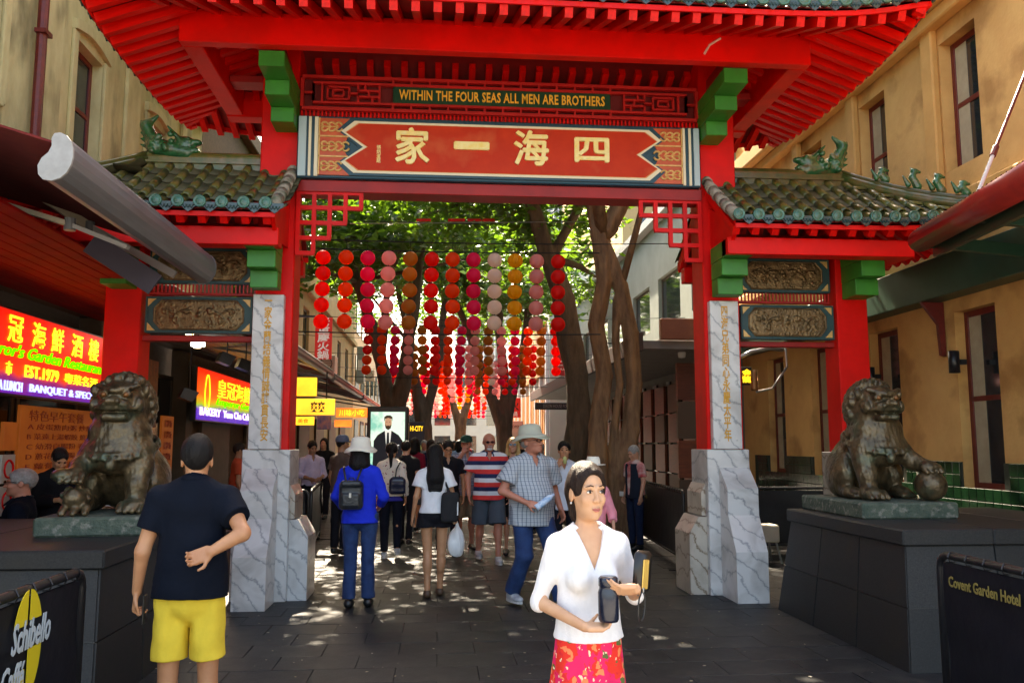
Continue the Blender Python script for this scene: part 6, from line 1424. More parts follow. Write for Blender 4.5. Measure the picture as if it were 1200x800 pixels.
            # keep the face clear
            fz = .058 if st in ('short',) else .062
            B.ell(hp(0, -.112, -.008 if st != 'short' else -.018), (.070 if st == 'tied' else (.062 if st != 'short' else .066), .085 if st != 'tied' else .098, .100 if st != 'short' else .092), k=.010, Rm=HR, op='s')
            B.box(hp(0, -.09, -.085), (.062 if st != 'tied' else .085, .09, .07), k=.012, Rm=HR, op='s')
            if st == 'short': B.box(hp(0, -.02, -.105), (.12, .085, .10), k=.01, Rm=HR, op='s'); B.box(hp(0, .10, -.13), (.12, .10, .07), k=.01, Rm=HR, op='s')
            if st in ('tied', 'pony'): B.box(hp(0, -.03 if st == 'tied' else 0, -.13), (.12, .075, .10), k=.01, Rm=HR, op='s')
            if st in ('short', 'tied', 'pony'):
                for q in (-1, 1): B.ell(hp(q*.088, .010, -.012), (.02, .024, .034), k=.006, Rm=HR, op='s')
        link('hair', B.mesh(max(.006, h*.8), 'hair', hm, disp=lambda v: wob(v, .0022, 45, 5, (1, 1, .25))), rt, False)
    if hat:
        kind, hm = hat; pr = {'bucket': [(.150, -.012), (.153, -.006), (.125, .016), (.096, .030), (.092, .075), (.080, .112), (.050, .124), (0, .127)], 'cap': [(.092, .022), (.090, .06), (.078, .095), (.05, .115), (0, .122)], 'trilby': [(.155, .040), (.155, .045), (.115, .034), (.090, .036), (.086, .095), (.070, .125), (.03, .122), (0, .118)]}[kind]
        b = MB().lathe(pr, 26, caps=False, sy=1.12); n_ = len(b.v)
        if kind == 'bucket': b.v = [(x_, y_, z_-.022*(max(0, math.hypot(x_, y_)-.1)/.05)*(.5+.5*math.sin(3*math.atan2(y_, x_)))) for x_, y_, z_ in b.v]
        inner = [(r_-.004 if r_ > .01 else 0, z_-.004) for r_, z_ in pr]; b.lathe(list(reversed(inner)), 26, caps=False, sy=1.12)
        if kind == 'cap': b.add([(x_*.9, y_-.06, z_) for x_, y_, z_ in [(-.075, -.02, .03), (.075, -.02, .03), (.06, -.10, .018), (0, -.125, .014), (-.06, -.10, .018)]], [(0, 1, 2, 3, 4)]); b.add([(x_*.9, y_-.06, z_-.006) for x_, y_, z_ in [(-.075, -.02, .03), (.075, -.02, .03), (.06, -.10, .018), (0, -.125, .014), (-.06, -.10, .018)]], [(4, 3, 2, 1, 0)])
        b.v = [(x_*1.06, y_*1.06, z_*1.08) for x_, y_, z_ in b.v]; ho = small('hat', b.me('hat', True, hm), hp(0, .014, .022+hatz))
    # ---- top ----
    if top:
        t = top.get('t', .012); hem = top.get('hem', .90); B = Sdf(); f = top.get('sleeve', .55); bel = belly
        B.cap((lx*.4, ly*.4, 1.12), (lx, ly, 1.345), cw*.90+t, cw+t, k=.05, sy=.70)
        for q in (-1, 1): B.cap((lx+q*.03, ly+.012, 1.432), (q*sw*.86+lx, ly+.006, 1.392), .044+t, .046+t, k=.045)
        B.cap((0, .010-bel*.4, 1.14), (0, .014-bel*.3, hem), (cw*.86 if fem else cw*.94)+t+bel*.5, (cw*1.06 if not fem else cw*1.14)+t+bel*.6, k=.04, sy=.80, flat=True)
        if bel: B.ell((0, -.035-bel*.6, 1.07), (cw*.8+bel, .11+bel, .17), k=.05)
        if fem:
            for q in (-1, 1): B.ell((q*.066+lx*.8, ly*.8-.088, 1.268), (.058, .048, .056), k=.035)
        if top.get('neck') != 'none': B.cap((lx, ly+.02, 1.43), (lx*1.1, ly*1.1+.012, 1.478), .074, .060, k=.03)
        for e in 'LR':
            el, wr = A[e]; ra = .036 if fem else .046
            if f <= 1: B.cap(SH[e], SH[e].lerp(el, f), ra*1.12+t+.004, ra*1.0+t+top.get('loose', .010), k=.03, flat=True)
            else: B.cap(SH[e], el, ra*1.12+t, ra*.85+t, k=.03).cap(el, el.lerp(wr, f-1), ra*.86+t, ra*.68+t+.003, k=.02, flat=True)
        nk = top.get('neck', 'crew')
        if nk == 'crew': B.ell((lx*1.1, ly-.012, 1.497), (.062, .066, .036), k=.006, op='s')
        def vcut(z0, sl, dp): B.func(lambda x_, y_, z_: np.maximum(np.maximum(abs(x_-lx)*.92-(z_-z0)*sl, y_+dp-ly), z0-z_), (lx-.12, ly-.2, z0-.01), (lx+.12, ly-.02, 1.6), k=.004, op='s')
        if nk == 'v': vcut(1.305, .38, .030); B.ell((lx*1.1, ly-.008, 1.50), (.066, .076, .036), k=.006, op='s')
        if nk == 'polo': vcut(1.365, .36, .030); B.ell((lx*1.1, ly-.008, 1.502), (.060, .070, .030), k=.006, op='s')
        to = link(top.get('name', 'shirt'), B.mesh(h, 'shirt', top['m'], disp=lambda v: wob(wob(v, .0035, 11, H*7+len(label), (1, 1, 1.3)), .0030, 24, H*3, (1, .8, .38))), rt, False)
        if nk == 'polo':
            cm = top.get('cm', top['m']); P = [(lx+.066*math.sin(a), ly+.010-.062*math.cos(a), 1.478+.022*(1-math.cos(a))*.5) for a in np.linspace(.55, 5.73, 16)]
            B = Sdf()
            for i in range(15): B.cap(P[i], P[i+1], .013, k=.01)
            for q in (-1, 1): B.cap((lx+q*.034, ly-.062, 1.478), (lx+q*.046, ly-.108, 1.432), .013, .010, k=.01)
            link('collar', B.mesh(max(.007, h*.8), 'collar', cm), to, False)
            for i in range(3): link('button', MB().lathe([(0, 0), (.006, .001), (.006, .003)], 8, M=Matrix.Translation((lx, ly-.128-bel*.3*i, 1.39-.06*i)) @ Matrix.Rotation(R(90), 4, 'X')).me('button', False, WHITE), to, False) if top.get('buttons') else None
    # ---- bottom ----
    if bottom:
        B = Sdf(); kd = bottom['kind']; t = bottom.get('t', .014); bz_ = bottom.get('hem', .5); wz = bottom.get('waist', 1.03)
        B.cap((0, .0, .94), (0, 0, wz), .134+t*.7, .115+t*.7+belly*.5, k=.04, sy=.72, flat=True)
        if kd == 'skirt':
            B.cap((0, 0, .98), (0, 0, bz_), .150+t, bottom.get('flare', .22), k=.03, sy=.72, flat=True)
            nf = 9; dsp = lambda v: v*np.array([1, 1, 1])+np.stack([np.cos(np.arctan2(v[:, 1], v[:, 0])), np.sin(np.arctan2(v[:, 1], v[:, 0])), 0*v[:, 0]], 1)*(.012*np.sin(np.arctan2(v[:, 1], v[:, 0])*nf+.8*np.sin(v[:, 2]*7))*np.clip((1.0-v[:, 2])*2.5, 0, 1))[:, None]
        else:
            B.ell((0, .022, .93), (.138+t*.6, .100+t*.6, .10), k=.05)
            for e in 'LR':
                kn, an = Lg[e]; th = .080
                if kd == 'shorts': fr = (.93-bz_)/.43; B.cap(HI[e], HI[e].lerp(kn, min(1, fr)), th+t, .070+t+bottom.get('loose', .012), k=.02, flat=True)
                else: B.cap(HI[e], kn, th+t, .056+t, k=.02).cap(kn, kn.lerp(an, bottom.get('len', .97)), .056+t, .042+t+bottom.get('loose', .004), k=.02, flat=True)
            dsp = lambda v: wob(wob(v, .0026, 12, 9+H, (1, 1, 1.0)), .0034, 26, H*5, (1, .7, .22))
        link(bottom.get('name', kd), B.mesh(h, kd, bottom['m'], disp=dsp), rt, False)
    # ---- shoes ----
    if shoes and not seated:
        for e in 'LR':
            an = Lg[e][1]; B = Sdf(); lift = an.z-.085
            B.cap((an.x, an.y+.015, .050+lift), (an.x, an.y-.06, .048+lift), .042, .042, k=.02).ell((an.x, an.y-.115, .036+lift), (.044, .078, .036), k=.03).cap((an.x, an.y, .05+lift), (an.x, an.y, .088+lift), .040, .040, k=.02, flat=True); B.plane((0, 0, .004+lift), (0, 0, -1))
            so_ = link('shoe', B.mesh(max(.008, h*.8), 'shoe', shoes), rt, False)
            if shoes is SHG: MB().prism([(an.x+.047*math.cos(a), an.y-.055+.137*math.sin(a)) for a in np.linspace(0, 5.9, 14)], 2, lift, .024+lift).build('sole', SOLE, so_, False)
    return rt
def item(name, me, rt, loc, label, cat, rot=(0, 0, 0)):
    """a held or worn thing: top level, placed at a point given in the person's own frame"""
    M = Matrix.LocRotScale(rt.location, rt.rotation_euler, rt.scale) @ Matrix.Translation(loc) @ Euler(rot).to_matrix().to_4x4()
    l, r_, s_ = M.decompose(); o = bpy.data.objects.new(name, me); COL.objects.link(o); o.location = l; o.rotation_euler = r_.to_euler(); o.scale = s_; return tag(o, label, cat)
PI = math.pi
FLOW = floral('pink_floral_print', (.80, .010, .11), [((.78, .025, .012), 11, .52), ((.88, .22, .08), 20, .30), ((.10, .13, .03), 15, .24), ((.85, .62, .40), 30, .20), ((.70, .012, .02), 26, .22)])
WKN = mat('white_knit', (.80, .79, .80), (.72, .71, .73), sc=8, rough=.9, bump=.15, bsc=120)
# 1 man in navy polo and yellow shorts
def feet(px, Y): return atY(px, 520, Y).x
nav = cloth('navy_polo_cloth', (.0024, .0050, .0120)); yel = cloth('yellow_shorts_cloth', (.80, .58, .06))
p1 = person('man seen from behind in a navy polo shirt and yellow shorts', feet(231, 4.35), 4.35, PI+.06, 1.72, skin='asian', wide=.90, sh=.178, nk_=.03, top=dict(m=nav, hem=.925, sleeve=.60, neck='polo', t=.018, loose=.014), bottom=dict(kind='shorts', m=yel, hem=.635, t=.010, loose=.014), hair=('short', HB), yaw=.15, h=.0068, belly=.02,
    arms={'R': ((-.285, .13, 1.24), (-.135, .19, 1.16), dict(curl=.75, d=(.85, .08, -.28), n=(-.2, .9, .3), tc=.2)), 'L': ((.250, .04, 1.15), (.285, -.02, .955), dict(curl=1.0, n=(-1, -.2, 0)))}, legs={'L': ((.105, -.02, .50), (.12, .06, .085)), 'R': ((-.105, -.02, .50), (-.115, -.02, .085))})
item('phone', MB().box((-.006, -.035, -.07), (.006, .035, .07), .004).me('phone', False, BLACK), p1, (.245, -.04, .865), 'black phone held low in the hand of the man in yellow shorts', 'phone')
# 2 woman in white in the foreground
s2 = 1.57/1.75
p2 = person('woman in the foreground in a white knit top and pink floral skirt', feet(687, 3.32), 3.32, .08, 1.57, fem=True, skin='fair', wide=.92, top=dict(m=WKN, hem=1.02, sleeve=1.10, neck='v', t=.010), bottom=dict(kind='skirt', m=FLOW, hem=.50, flare=.225, waist=1.045, t=.006), hair=('tied', HBR), yaw=.20, h=.0058, face=True, shoes=SHB,
    arms={'R': ((-.228, .03, 1.165), (-.068, -.205, 1.098), dict(curl=.50, d=(.96, -.12, -.02), n=(0, -.15, 1), tc=.9)), 'L': ((.228, .02, 1.185), (.150, -.268, 1.25), dict(curl=.42, d=(-1, -.06, .02), n=(0, 1, -.05), tc=.5))}, legs={'L': ((.10, -.10, .52), (.11, -.12, .085)), 'R': ((-.10, 0, .50), (-.11, .14, .085))})
fl = MB().lathe([(0, -.085), (.040, -.085), (.045, -.075), (.046, .03), (.040, .045), (.040, .052), (.043, .055), (.043, .085), (.036, .092), (0, .092)], 24, caps=False).me('flask', True, mat('dark_blue_flask', (.008, .012, .028), rough=.25, coat=.3)); item('flask', fl, p2, (.036, -.222, 1.205), 'dark blue flask held in both hands by the woman in white', 'flask')
WATCH = MB().tube([(.026*math.cos(t*.52), .0, .022*math.sin(t*.52)) for t in range(12)], .0035, 6, closed=True).box((-.010, -.029, -.010), (.010, -.022, .010), .003)
o = link('wristwatch', WATCH.me('wristwatch', True, STEEL), p2, False); o.location = (.168, -.232, 1.242); o.rotation_euler = (0, 0, R(60))
pu = MB().box((-.055, -.02, -.085), (.055, .02, .085), .018).me('pouch', True, mat('black_pouch', (.012, .010, .010), rough=.3)); po = item('clutch_pouch', pu, p2, (.222, -.13, 1.30), 'black and gold clutch pouch tucked under the arm of the woman in white', 'bag', (0, .12, .5))
link('gold_clasp', MB().box((-.020, -.026, -.07), (.018, -.019, .05), .008).me('gold_clasp', False, mat('gold_foil', (.75, .48, .12), rough=.3, metal=.6)), po, False)
o = link('strap_loop', MB().tube([(-.01+.022*math.cos(t*.63), -.02, -.14+.06*math.sin(t*.63)) for t in range(10)], .004, 6, closed=True).me('strap_loop', True, BLACK), po, False)
for q in (-1, 1):
    o = link('pearl_earring', MB().lathe([(0, -.005), (.004, -.003), (.005, 0), (.004, .003), (0, .005)], 8, caps=False).me('pearl_earring', True, WHITE), p2, False); o.location = Matrix.Rotation(.20, 3, 'Z') @ V3(q*.082, .008, -.042)+V3(0, -.015, 1.620)
# 3 woman in blue with a white bucket hat and black backpack
CHAT = mat('white_cotton_hat', (.80, .77, .66), (.72, .69, .58), sc=10, rough=.9); JE = mat('blue_denim', (.008, .028, .10), (.014, .05, .16), sc=8, rough=.85, bump=.3, bsc=90)
p3 = person('woman from behind in a cobalt blue cardigan, jeans and white bucket hat', atZ(419, 712, 0).x, atZ(419, 712, 0).y, PI-.03, 1.69, fem=True, skin='asian', top=dict(m=cloth('cobalt_cardigan', (.008, .035, .62)), hem=.87, sleeve=1.9, t=.020), bottom=dict(kind='trousers', m=JE, t=.008, loose=.012), hair=('bob', HB), hat=('bucket', CHAT), yaw=-.1, wide=1.08,
    arms={'R': ((-.235, .02, 1.14), (-.19, -.16, 1.05)), 'L': ((.225, .02, 1.15), (.17, -.16, 1.02))}, legs={'L': ((.08, .0, .5), (.085, .03, .085)), 'R': ((-.085, -.01, .5), (-.095, -.04, .085))})
def bag_back():
    J = Sdf().box((0, 0, 0), (.115, .062, .145), rd=.045).box((0, .058, -.045), (.085, .022, .07), rd=.02, k=.01).box((0, .03, .12), (.10, .05, .035), rd=.03, k=.01); return J.mesh(.009, 'backpack', mat('black_leather', (.014, .016, .02), (.03, .035, .04), sc=6, rough=.32, bump=.3, bsc=40))
bg = item('backpack', bag_back(), p3, (.06, .185, 1.17), 'black leather backpack worn by the woman in the blue cardigan', 'backpack')
for q in (-1, 1): link('strap', MB().tube([(q*.05, .02, .14), (q*.085, -.06, .27), (q*.09, -.13, .29), (q*.10, -.25, .20)], .011, 6).me('strap', True, BLACK), bg, False)
link('buckle', MB().box((-.012, .082, -.02), (.012, .088, .03), .003).me('buckle', False, STEEL), bg, False); link('grab_loop', MB().tube([(-.03, .0, .14), (-.02, 0, .18), (.02, 0, .18), (.03, 0, .14)], .006, 6).me('grab_loop', True, BLACK), bg, False)
# 4 woman in patterned sweater
q = atZ(457, 653, 0)
p4 = person('woman from behind in a cream patterned sweater, dark leggings and ponytail with white headband', q.x, q.y, PI, 1.66, fem=True, skin='asian', top=dict(m=floral('cream_bird_print', (.70, .62, .52), [((.25, .02, .06), 17, .20), ((.02, .02, .06), 23, .13)]), hem=.93, sleeve=1.85, t=.022), bottom=dict(kind='trousers', name='leggings', m=cloth('navy_leggings', (.006, .008, .016)), t=.012), hair=('pony', HB), shoes=SHG, legs={'L': ((.09, .03, .50), (.085, .05, .085)), 'R': ((-.09, -.03, .51), (-.11, .14, .15))}, wide=1.05)
link('sweater_band', Sdf().cap((0, 0, .95), (0, 0, .86), .178, .185, sy=.74, flat=True).plane((0, 0, .955), (0, 0, 1)).mesh(.012, 'sweater_band', bands('red_blue_band', [(0, (.02, .02, .25)), (.5, (.45, .02, .03)), (.75, (.02, .02, .3))], .11)), p4, False)
link('headband', MB().tube([(.088*math.sin(a), -.01+.03*math.cos(a)*0, .088*math.cos(a)) for a in np.linspace(-1.7, 1.7, 13)], .010, 6).me('headband', True, WHITE), p4, False).location = (0, -.0, 1.66)
nb = Sdf().box((0, 0, 0), (.12, .055, .12), rd=.04).box((0, 0, .07), (.08, .04, .07), rd=.03, k=.05).mesh(.011, 'shoulder_bag', mat('navy_patent', (.008, .012, .035), rough=.2)); bg = item('shoulder_bag', nb, p4, (-.10, .19, 1.09), 'shiny navy shoulder bag on the woman in the patterned sweater', 'bag')
link('strap', MB().tube([(.03, 0, .12), (.02, -.04, .25), (-.03, -.10, .36), (-.02, -.15, .30)], .010, 6).me('strap', True, SHB), bg, False)
# 5 girl with long hair
q = atZ(508, 700, 0)
p5 = person('young woman from behind with long black hair, white T-shirt and black shorts', q.x, q.y, PI+.05, 1.64, fem=True, skin='asian', top=dict(m=cloth('white_tee', (.78, .78, .80)), hem=.955, sleeve=.55, t=.020, loose=.03), bottom=dict(kind='shorts', m=cloth('black_shorts_cloth', (.010, .010, .014)), hem=.80, loose=.03, t=.02), hair=('long', HB), shoes=SAND, arms={'L': ((.215, .03, 1.14), (.25, -.02, .90), dict(curl=.9)), 'R': ((-.215, 0, 1.14), (-.25, -.05, .92), dict(curl=1.2))}, legs={'L': ((.075, .0, .50), (.075, .04, .085)), 'R': ((-.085, -.02, .5), (-.075, -.10, .085))})
item('phone', MB().box((-.006, -.03, -.06), (.006, .03, .06), .004).me('phone', False, BLACK), p5, (.245, -.035, .80), 'dark phone in the left hand of the long haired young woman', 'phone')
J = Sdf().ell((0, 0, -.16), (.10, .065, .155)).cap((0, 0, -.05), (0, 0, .05), .045, .018, k=.06).cap((.0, 0, .05), (.02, 0, .12), .012, .02, k=.02)
wb_ = item('carrier_bag', J.mesh(.011, 'carrier_bag', mat('white_plastic_bag', (.80, .80, .80), rough=.35), disp=lambda v: wob(v, .008, 22, 4)), p5, (-.265, -.06, .76), 'white plastic carrier bag hanging from the young woman\'s right hand', 'bag')
J = Sdf().box((0, 0, 0), (.10, .05, .17), rd=.04).cap((0, 0, .12), (.06, -.12, .36), .018, .012, k=.03).mesh(.012, 'tote_bag', mat('black_canvas', (.012, .012, .014), rough=.9), disp=lambda v: wob(v, .006, 14, 6)); tb_ = item('tote_bag', J, p5, (-.165, .14, 1.03), 'black canvas tote bag on the shoulder of the long haired young woman', 'bag')
link('book', MB().box((-.10, -.03, -.09), (-.085, .035, .06)).me('book', False, WHITE), tb_, False)
# 6 man in black polo with glasses
p6 = person('man in a black polo shirt and glasses looking down', feet(525, 12.9), 12.9, .1, 1.70, skin='asian', top=dict(m=cloth('black_polo_cloth', (.010, .010, .014)), neck='polo', hem=.86, sleeve=.6, loose=.015), bottom=dict(kind='trousers', m=cloth('dark_trousers', (.012, .012, .018))), hair=('short', HB), glasses='clear', pitch=-.45, arms={'L': ((.25, 0, 1.14), (.24, -.06, .90)), 'R': ((-.245, .0, 1.14), (-.24, -.06, .9))})
# 7 man in checked shirt drinking
CHK = bands('blue_grey_check', [(0, (.18, .21, .32)), (.35, (.36, .37, .42)), (.6, (.10, .12, .22)), (.75, (.28, .26, .30))], .055, other=(.6, .62, .75), operiod=.045)
p7 = person('man in a dark green cap and blue checked shirt raising a hand to his mouth', feet(546, 13.6), 13.6, .35, 1.76, skin='ruddy', top=dict(m=CHK, neck='polo', hem=.84, sleeve=.62, loose=.018, t=.02), bottom=dict(kind='shorts', m=cloth('khaki_shorts', (.30, .24, .16)), hem=.45, loose=.02), hair=('fringe', HGR), hat=('cap', cloth('green_cap', (.02, .06, .04))), yaw=-.5, arms={'R': ((-.28, -.14, 1.25), (-.115, -.19, 1.50), dict(curl=1.0, d=(.3, .2, .8), n=(.5, .6, 0)))}, shoes=SHB)
# 8 bald man in striped polo
STR3 = bands('red_white_navy_stripes', [(0, (.70, .04, .035)), (.34, (.72, .74, .78)), (.67, (.012, .022, .085))], .175, phase=.2)
q = atZ(582, 660, 0)
p8 = person('bald man with sunglasses and white goatee in a red, white and navy striped polo shirt', q.x-.10, q.y+.2, .08, 1.80, skin='ruddy', wide=1.08, belly=.035, top=dict(m=STR3, cm=cloth('navy_collar', (.012, .022, .085)), neck='polo', hem=.84, sleeve=.66, loose=.022, t=.022), bottom=dict(kind='shorts', m=cloth('slate_shorts', (.075, .095, .12)), hem=.50, loose=.025, t=.018), hair=('fringe', HWH), beard=HWH, glasses='sun', shoes=SHG, pitch=-.08, arms={'R': ((-.27, .03, 1.13), (-.265, -.08, .90)), 'L': ((.26, .05, 1.14), (.27, .05, .90))}, legs={'R': ((-.10, .04, .51), (-.105, .22, .12)), 'L': ((.10, -.12, .51), (.10, -.16, .085))})
# 9 blonde woman
p9 = person('blonde woman in sunglasses and a black dress walking behind the bald man', feet(601, 13.0), 13.0, -.1, 1.74, fem=True, skin='light', top=dict(m=cloth('black_top', (.012, .012, .014)), sleeve=.35, neck='v', hem=.95), bottom=dict(kind='skirt', m=cloth('black_skirt', (.012, .012, .014)), hem=.52, flare=.19), hair=('shoulder', HBL), glasses='sun', pitch=.12, legs={'R': ((-.09, -.08, .5), (-.1, -.06, .085)), 'L': ((.09, .02, .5), (.1, .16, .11))})
# 10 man in checked grey shirt and hat
GCH = bands('pale_grey_check', [(0, (.44, .48, .52)), (.30, (.18, .21, .26)), (.42, (.46, .50, .53)), (.85, (.34, .38, .42))], .036, other=(.48, .52, .58), operiod=.030)
q = atZ(628, 712, 0)
p10 = person('stout man in a pale bucket hat and grey checked shirt striding with a water bottle', q.x-.03, q.y+.1, .38, 1.79, skin='ruddy', wide=1.13, belly=.045, top=dict(m=GCH, neck='polo', hem=.80, sleeve=.70, loose=.026, t=.026, buttons=True), bottom=dict(kind='trousers', m=JE, t=.02, loose=.012), hair=('fringe', HGR), hat=('bucket', mat('sage_cotton_hat', (.46, .48, .38), rough=.9)), glasses='clear', yaw=.40, pitch=.12, hatz=.030, shoes=SHG, h=.0095,
    arms={'R': ((-.30, -.02, 1.14), (-.155, -.22, 1.03), dict(curl=.8, d=(.8, -.45, -.25), n=(.3, .6, -.2))), 'L': ((.28, .10, 1.15), (.31, .02, .94))}, legs={'R': ((-.10, -.06, .51), (-.12, .16, .12)), 'L': ((.11, -.20, .53), (.12, -.34, .09))})
BOT = MB().lathe([(0, -.09), (.030, -.09), (.032, -.08), (.030, -.04), (.033, 0), (.030, .04), (.030, .07), (.013, .10), (.013, .12), (0, .12)], 16, caps=False).me('water_bottle', True, mat('clear_blue_bottle', (.25, .45, .70), (.75, .82, .9), sc=25, rough=.15)); item('water_bottle', BOT, p10, (-.03, -.28, 1.04), 'small clear water bottle with blue label in the stout man\'s hand', 'bottle', (.4, .9, .3))
# 11 young man eating
p11 = person('young man with dark hair in a white shirt eating with one hand', feet(661, 11.0), 11.0, -.1, 1.68, skin='asian', top=dict(m=cloth('pale_blue_white_shirt', (.66, .70, .78)), neck='polo', hem=.84, sleeve=.6), bottom=dict(kind='trousers', m=cloth('dark_trousers', (.012, .012, .018))), hair=('short', HB), arms={'R': ((-.25, -.10, 1.22), (-.085, -.20, 1.43), dict(curl=1.1, d=(.4, .1, .8), n=(.4, .7, 0)))})
item('ice_cream_cup', MB().lathe([(0, -.04), (.022, -.04), (.03, .02), (.024, .045), (0, .06)], 12, caps=False).me('ice_cream_cup', True, mat('pale_green_snack', (.55, .55, .2))), p11, (.0, -.20, 1.49), 'small pale snack held at the mouth by the young man in white', 'snack')
# 12 woman with cream hat hidden behind
p12 = person('woman in a pink top and cream hat half hidden behind the woman in white', feet(695, 8.3), 8.3, PI*.02, 1.47, fem=True, skin='light', top=dict(m=cloth('pink_blouse', (.80, .28, .34)), sleeve=1.5, neck='v', t=.03), bottom=dict(kind='trousers', m=cloth('dark_red_print', (.22, .03, .03))), hair=('bob', HBR), hat=('trilby', CHAT), hatz=.03, wide=.86, arms={'R': ((-.25, -.02, 1.15), (-.25, -.16, 1.0)), 'L': ((.25, -.02, 1.15), (.24, -.12, 1.0))})
# 13 man by the right trunk
p13 = person('grey haired man in a dark vest facing left beside the thick trunk', feet(743, 13.4), 13.4, -1.15, 1.62, skin='light', top=dict(m=cloth('red_white_print', (.45, .05, .06), (.6, .5, .48)), sleeve=.7, neck='polo', hem=.92, t=.016), bottom=dict(kind='trousers', m=cloth('dark_blue_trousers', (.012, .02, .05))), hair=('short', HGR), pitch=-.4)
link('vest', Sdf().cap((0, 0, 1.12), (0, 0, 1.36), .185, .188, sy=.74).cap((0, 0, 1.13), (0, 0, .86), .18, .19, sy=.76, flat=True).ell((0, -.15, 1.3), (.05, .09, .4), op='s').plane((0, 0, 1.44), (0, 0, 1)).mesh(.012, 'vest', cloth('navy_vest', (.015, .02, .035))), p13, False)
item('white_paper', MB().box((-.05, -.01, -.04), (.05, .01, .04), .004).me('white_paper', False, WHITE), p13, (-.15, -.17, .93), 'folded white paper in the hand of the grey haired man in the vest', 'paper')
# 14-18 people at the shops on the left
p14 = person('man in a pale lilac shirt and dark trousers waiting at the cafe on the left', feet(366, 15.2), 15.2, .5, 1.70, skin='tan', top=dict(m=cloth('lilac_shirt', (.50, .45, .62)), neck='polo', hem=.96, sleeve=1.5), bottom=dict(kind='trousers', m=cloth('dark_trousers', (.012, .012, .018))), hair=('short', HB), arms={'R': ((-.24, .0, 1.14), (-.10, -.2, 1.08)), 'L': ((.24, .0, 1.14), (.11, -.2, 1.10))}, pitch=-.3)
p15 = person('man in a grey baseball cap partly hidden behind the white bucket hat', feet(401, 13.2), 13.2, PI*.75, 1.76, skin='tan', top=dict(m=cloth('brown_shirt', (.10, .07, .06)), sleeve=.6), bottom=dict(kind='trousers', m=cloth('dark_trousers', (.012, .012, .018))), hair=('short', HB), hat=('cap', cloth('grey_cap', (.10, .12, .18))))
p16 = person('person in black reading beside the orange menu behind the left lion', atY(68, 560, 9.3).x, 9.3, .75, 1.60, skin='asian', top=dict(m=cloth('black_jacket', (.008, .008, .010)), sleeve=1.8, t=.03), bottom=dict(kind='trousers', m=cloth('dark_trousers', (.012, .012, .018))), hair=('short', HB), pitch=-.6, arms={'R': ((-.23, -.02, 1.15), (-.06, -.22, 1.18)), 'L': ((.23, -.02, 1.15), (.06, -.22, 1.20))})
p17 = person('seated grey haired man in dark glasses and navy shirt at the lower left edge', atY(24, 600, 8.55).x, 8.55, -1.25, 1.85, skin='ruddy', top=dict(m=nav, neck='polo', sleeve=.6), bottom=dict(kind='shorts', m=nav, hem=.7), hair=('short', HGR), glasses='sun', seated=True, scale=1.0, legs={'L': ((.10, -.45, .92), (.1, -.45, .50)), 'R': ((-.1, -.45, .92), (-.1, -.45, .5))}, wide=1.15)
p17.location.z = -.44
rr = empty('cafe_bench', (p17.location.x, 8.55, 0), 0, 'dark cafe stool under the seated man at the left edge', 'stool', 'dark cafe chairs'); MB().box((-.2, -.2, .38), (.2, .2, .44), .02).build('seat', BLACK, rr, False)
for a in (-1, 1):
    for b_ in (-1, 1): MB().tube([(a*.15, b_*.15, .38), (a*.19, b_*.19, 0)], .014, 6).build('leg', BLACK, rr, False)
p18 = person('person in an orange red top standing just left of the left marble column', feet(281, 13.4), 13.4, PI*.6, 1.66, skin='tan', top=dict(m=cloth('orange_red_top', (.45, .07, .03)), sleeve=.6), bottom=dict(kind='trousers', m=cloth('dark_trousers', (.012, .012, .018))), hair=('short', HBR), arms={'L': ((.27, -.05, 1.2), (.20, -.2, 1.0))})
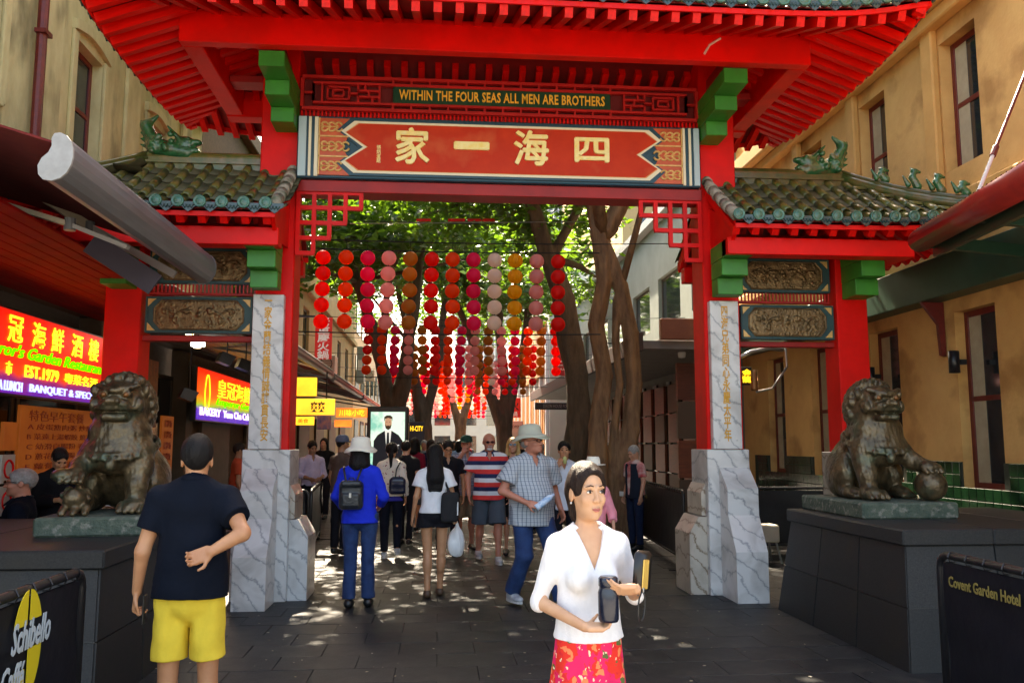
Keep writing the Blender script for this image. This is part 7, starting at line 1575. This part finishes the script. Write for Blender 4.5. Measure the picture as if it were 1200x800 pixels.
# crowd farther down the street
cols = [('maroon', (.20, .01, .03)), ('navy', (.01, .015, .05)), ('white', (.65, .65, .66)), ('grey', (.18, .19, .2)), ('black', (.012, .012, .014)), ('pale blue', (.25, .38, .6)), ('red', (.5, .03, .03)), ('green', (.05, .15, .08)), ('beige', (.45, .36, .25)), ('purple', (.15, .04, .2)), ('orange', (.6, .18, .03))]
spots = [(486, 16.5, 0, PI, 'with dark curls'), (476, 14.3, 4, PI, 'in a dotted jacket'), (505, 19, 1, PI, 'behind the long haired woman'), (497, 22, 3, 0, 'coming forward'), (515, 23.5, 2, 0, 'left of the pale tree'), (538, 22, 5, PI, 'beside the black polo man'), (532, 27, 4, 0, 'under the red lanterns'), (545, 30, 6, PI, 'far down the street'), (520, 30, 8, 0, 'in the far crowd'), (507, 34, 2, PI, 'in the far crowd, left'), (528, 38, 9, 0, 'deep in the far crowd'), (550, 40, 3, PI, 'deep in the far crowd, right'), (494, 37, 10, 0, 'by the far left shops'), (612, 20.5, 4, PI, 'behind the blonde woman'), (608, 28, 1, 0, 'by the timber slats'), (540, 46, 4, PI, 'at the very end of the street'), (516, 47, 2, 0, 'at the very end, left'), (380, 19.5, 4, 0, 'in the shop doorway shade'), (415, 22.5, 2, PI, 'beside the awning posts'), (632, 15.6, 4, 0, 'in shadow behind the bucket hat man')]
protos = []
for i, (px, Y, ci, rz, ex) in enumerate(spots):
    nm, c = cols[ci]; fem = i % 2 == 0
    person(f'distant {"woman" if fem else "man"} in a {nm} top {ex}', feet(px, Y), Y, rz+random.uniform(-.3, .3), random.uniform(1.62, 1.80), fem=fem, skin=['asian', 'light', 'tan', 'ruddy'][i % 4], top=dict(m=cloth(nm.replace(' ', '_')+'_top', c), sleeve=.6 if i % 3 else 1.8), bottom=dict(kind='trousers' if i % 3 else 'shorts', m=cloth('dark_trousers', (.012, .012, .018)) if i % 2 else cloth('grey_trousers', (.12, .12, .13)), hem=.5), hair=(['shoulder', 'short', 'bob', 'short', 'long'][i % 5], [HB, HB, HBR, HGR][i % 4]), h=.018 if Y < 24 else .024, group='people in the distant crowd', legs={'L': ((.1, -.1, .51), (.1, -.14, .085)), 'R': ((-.1, 0, .5), (-.1, .16, .11))})
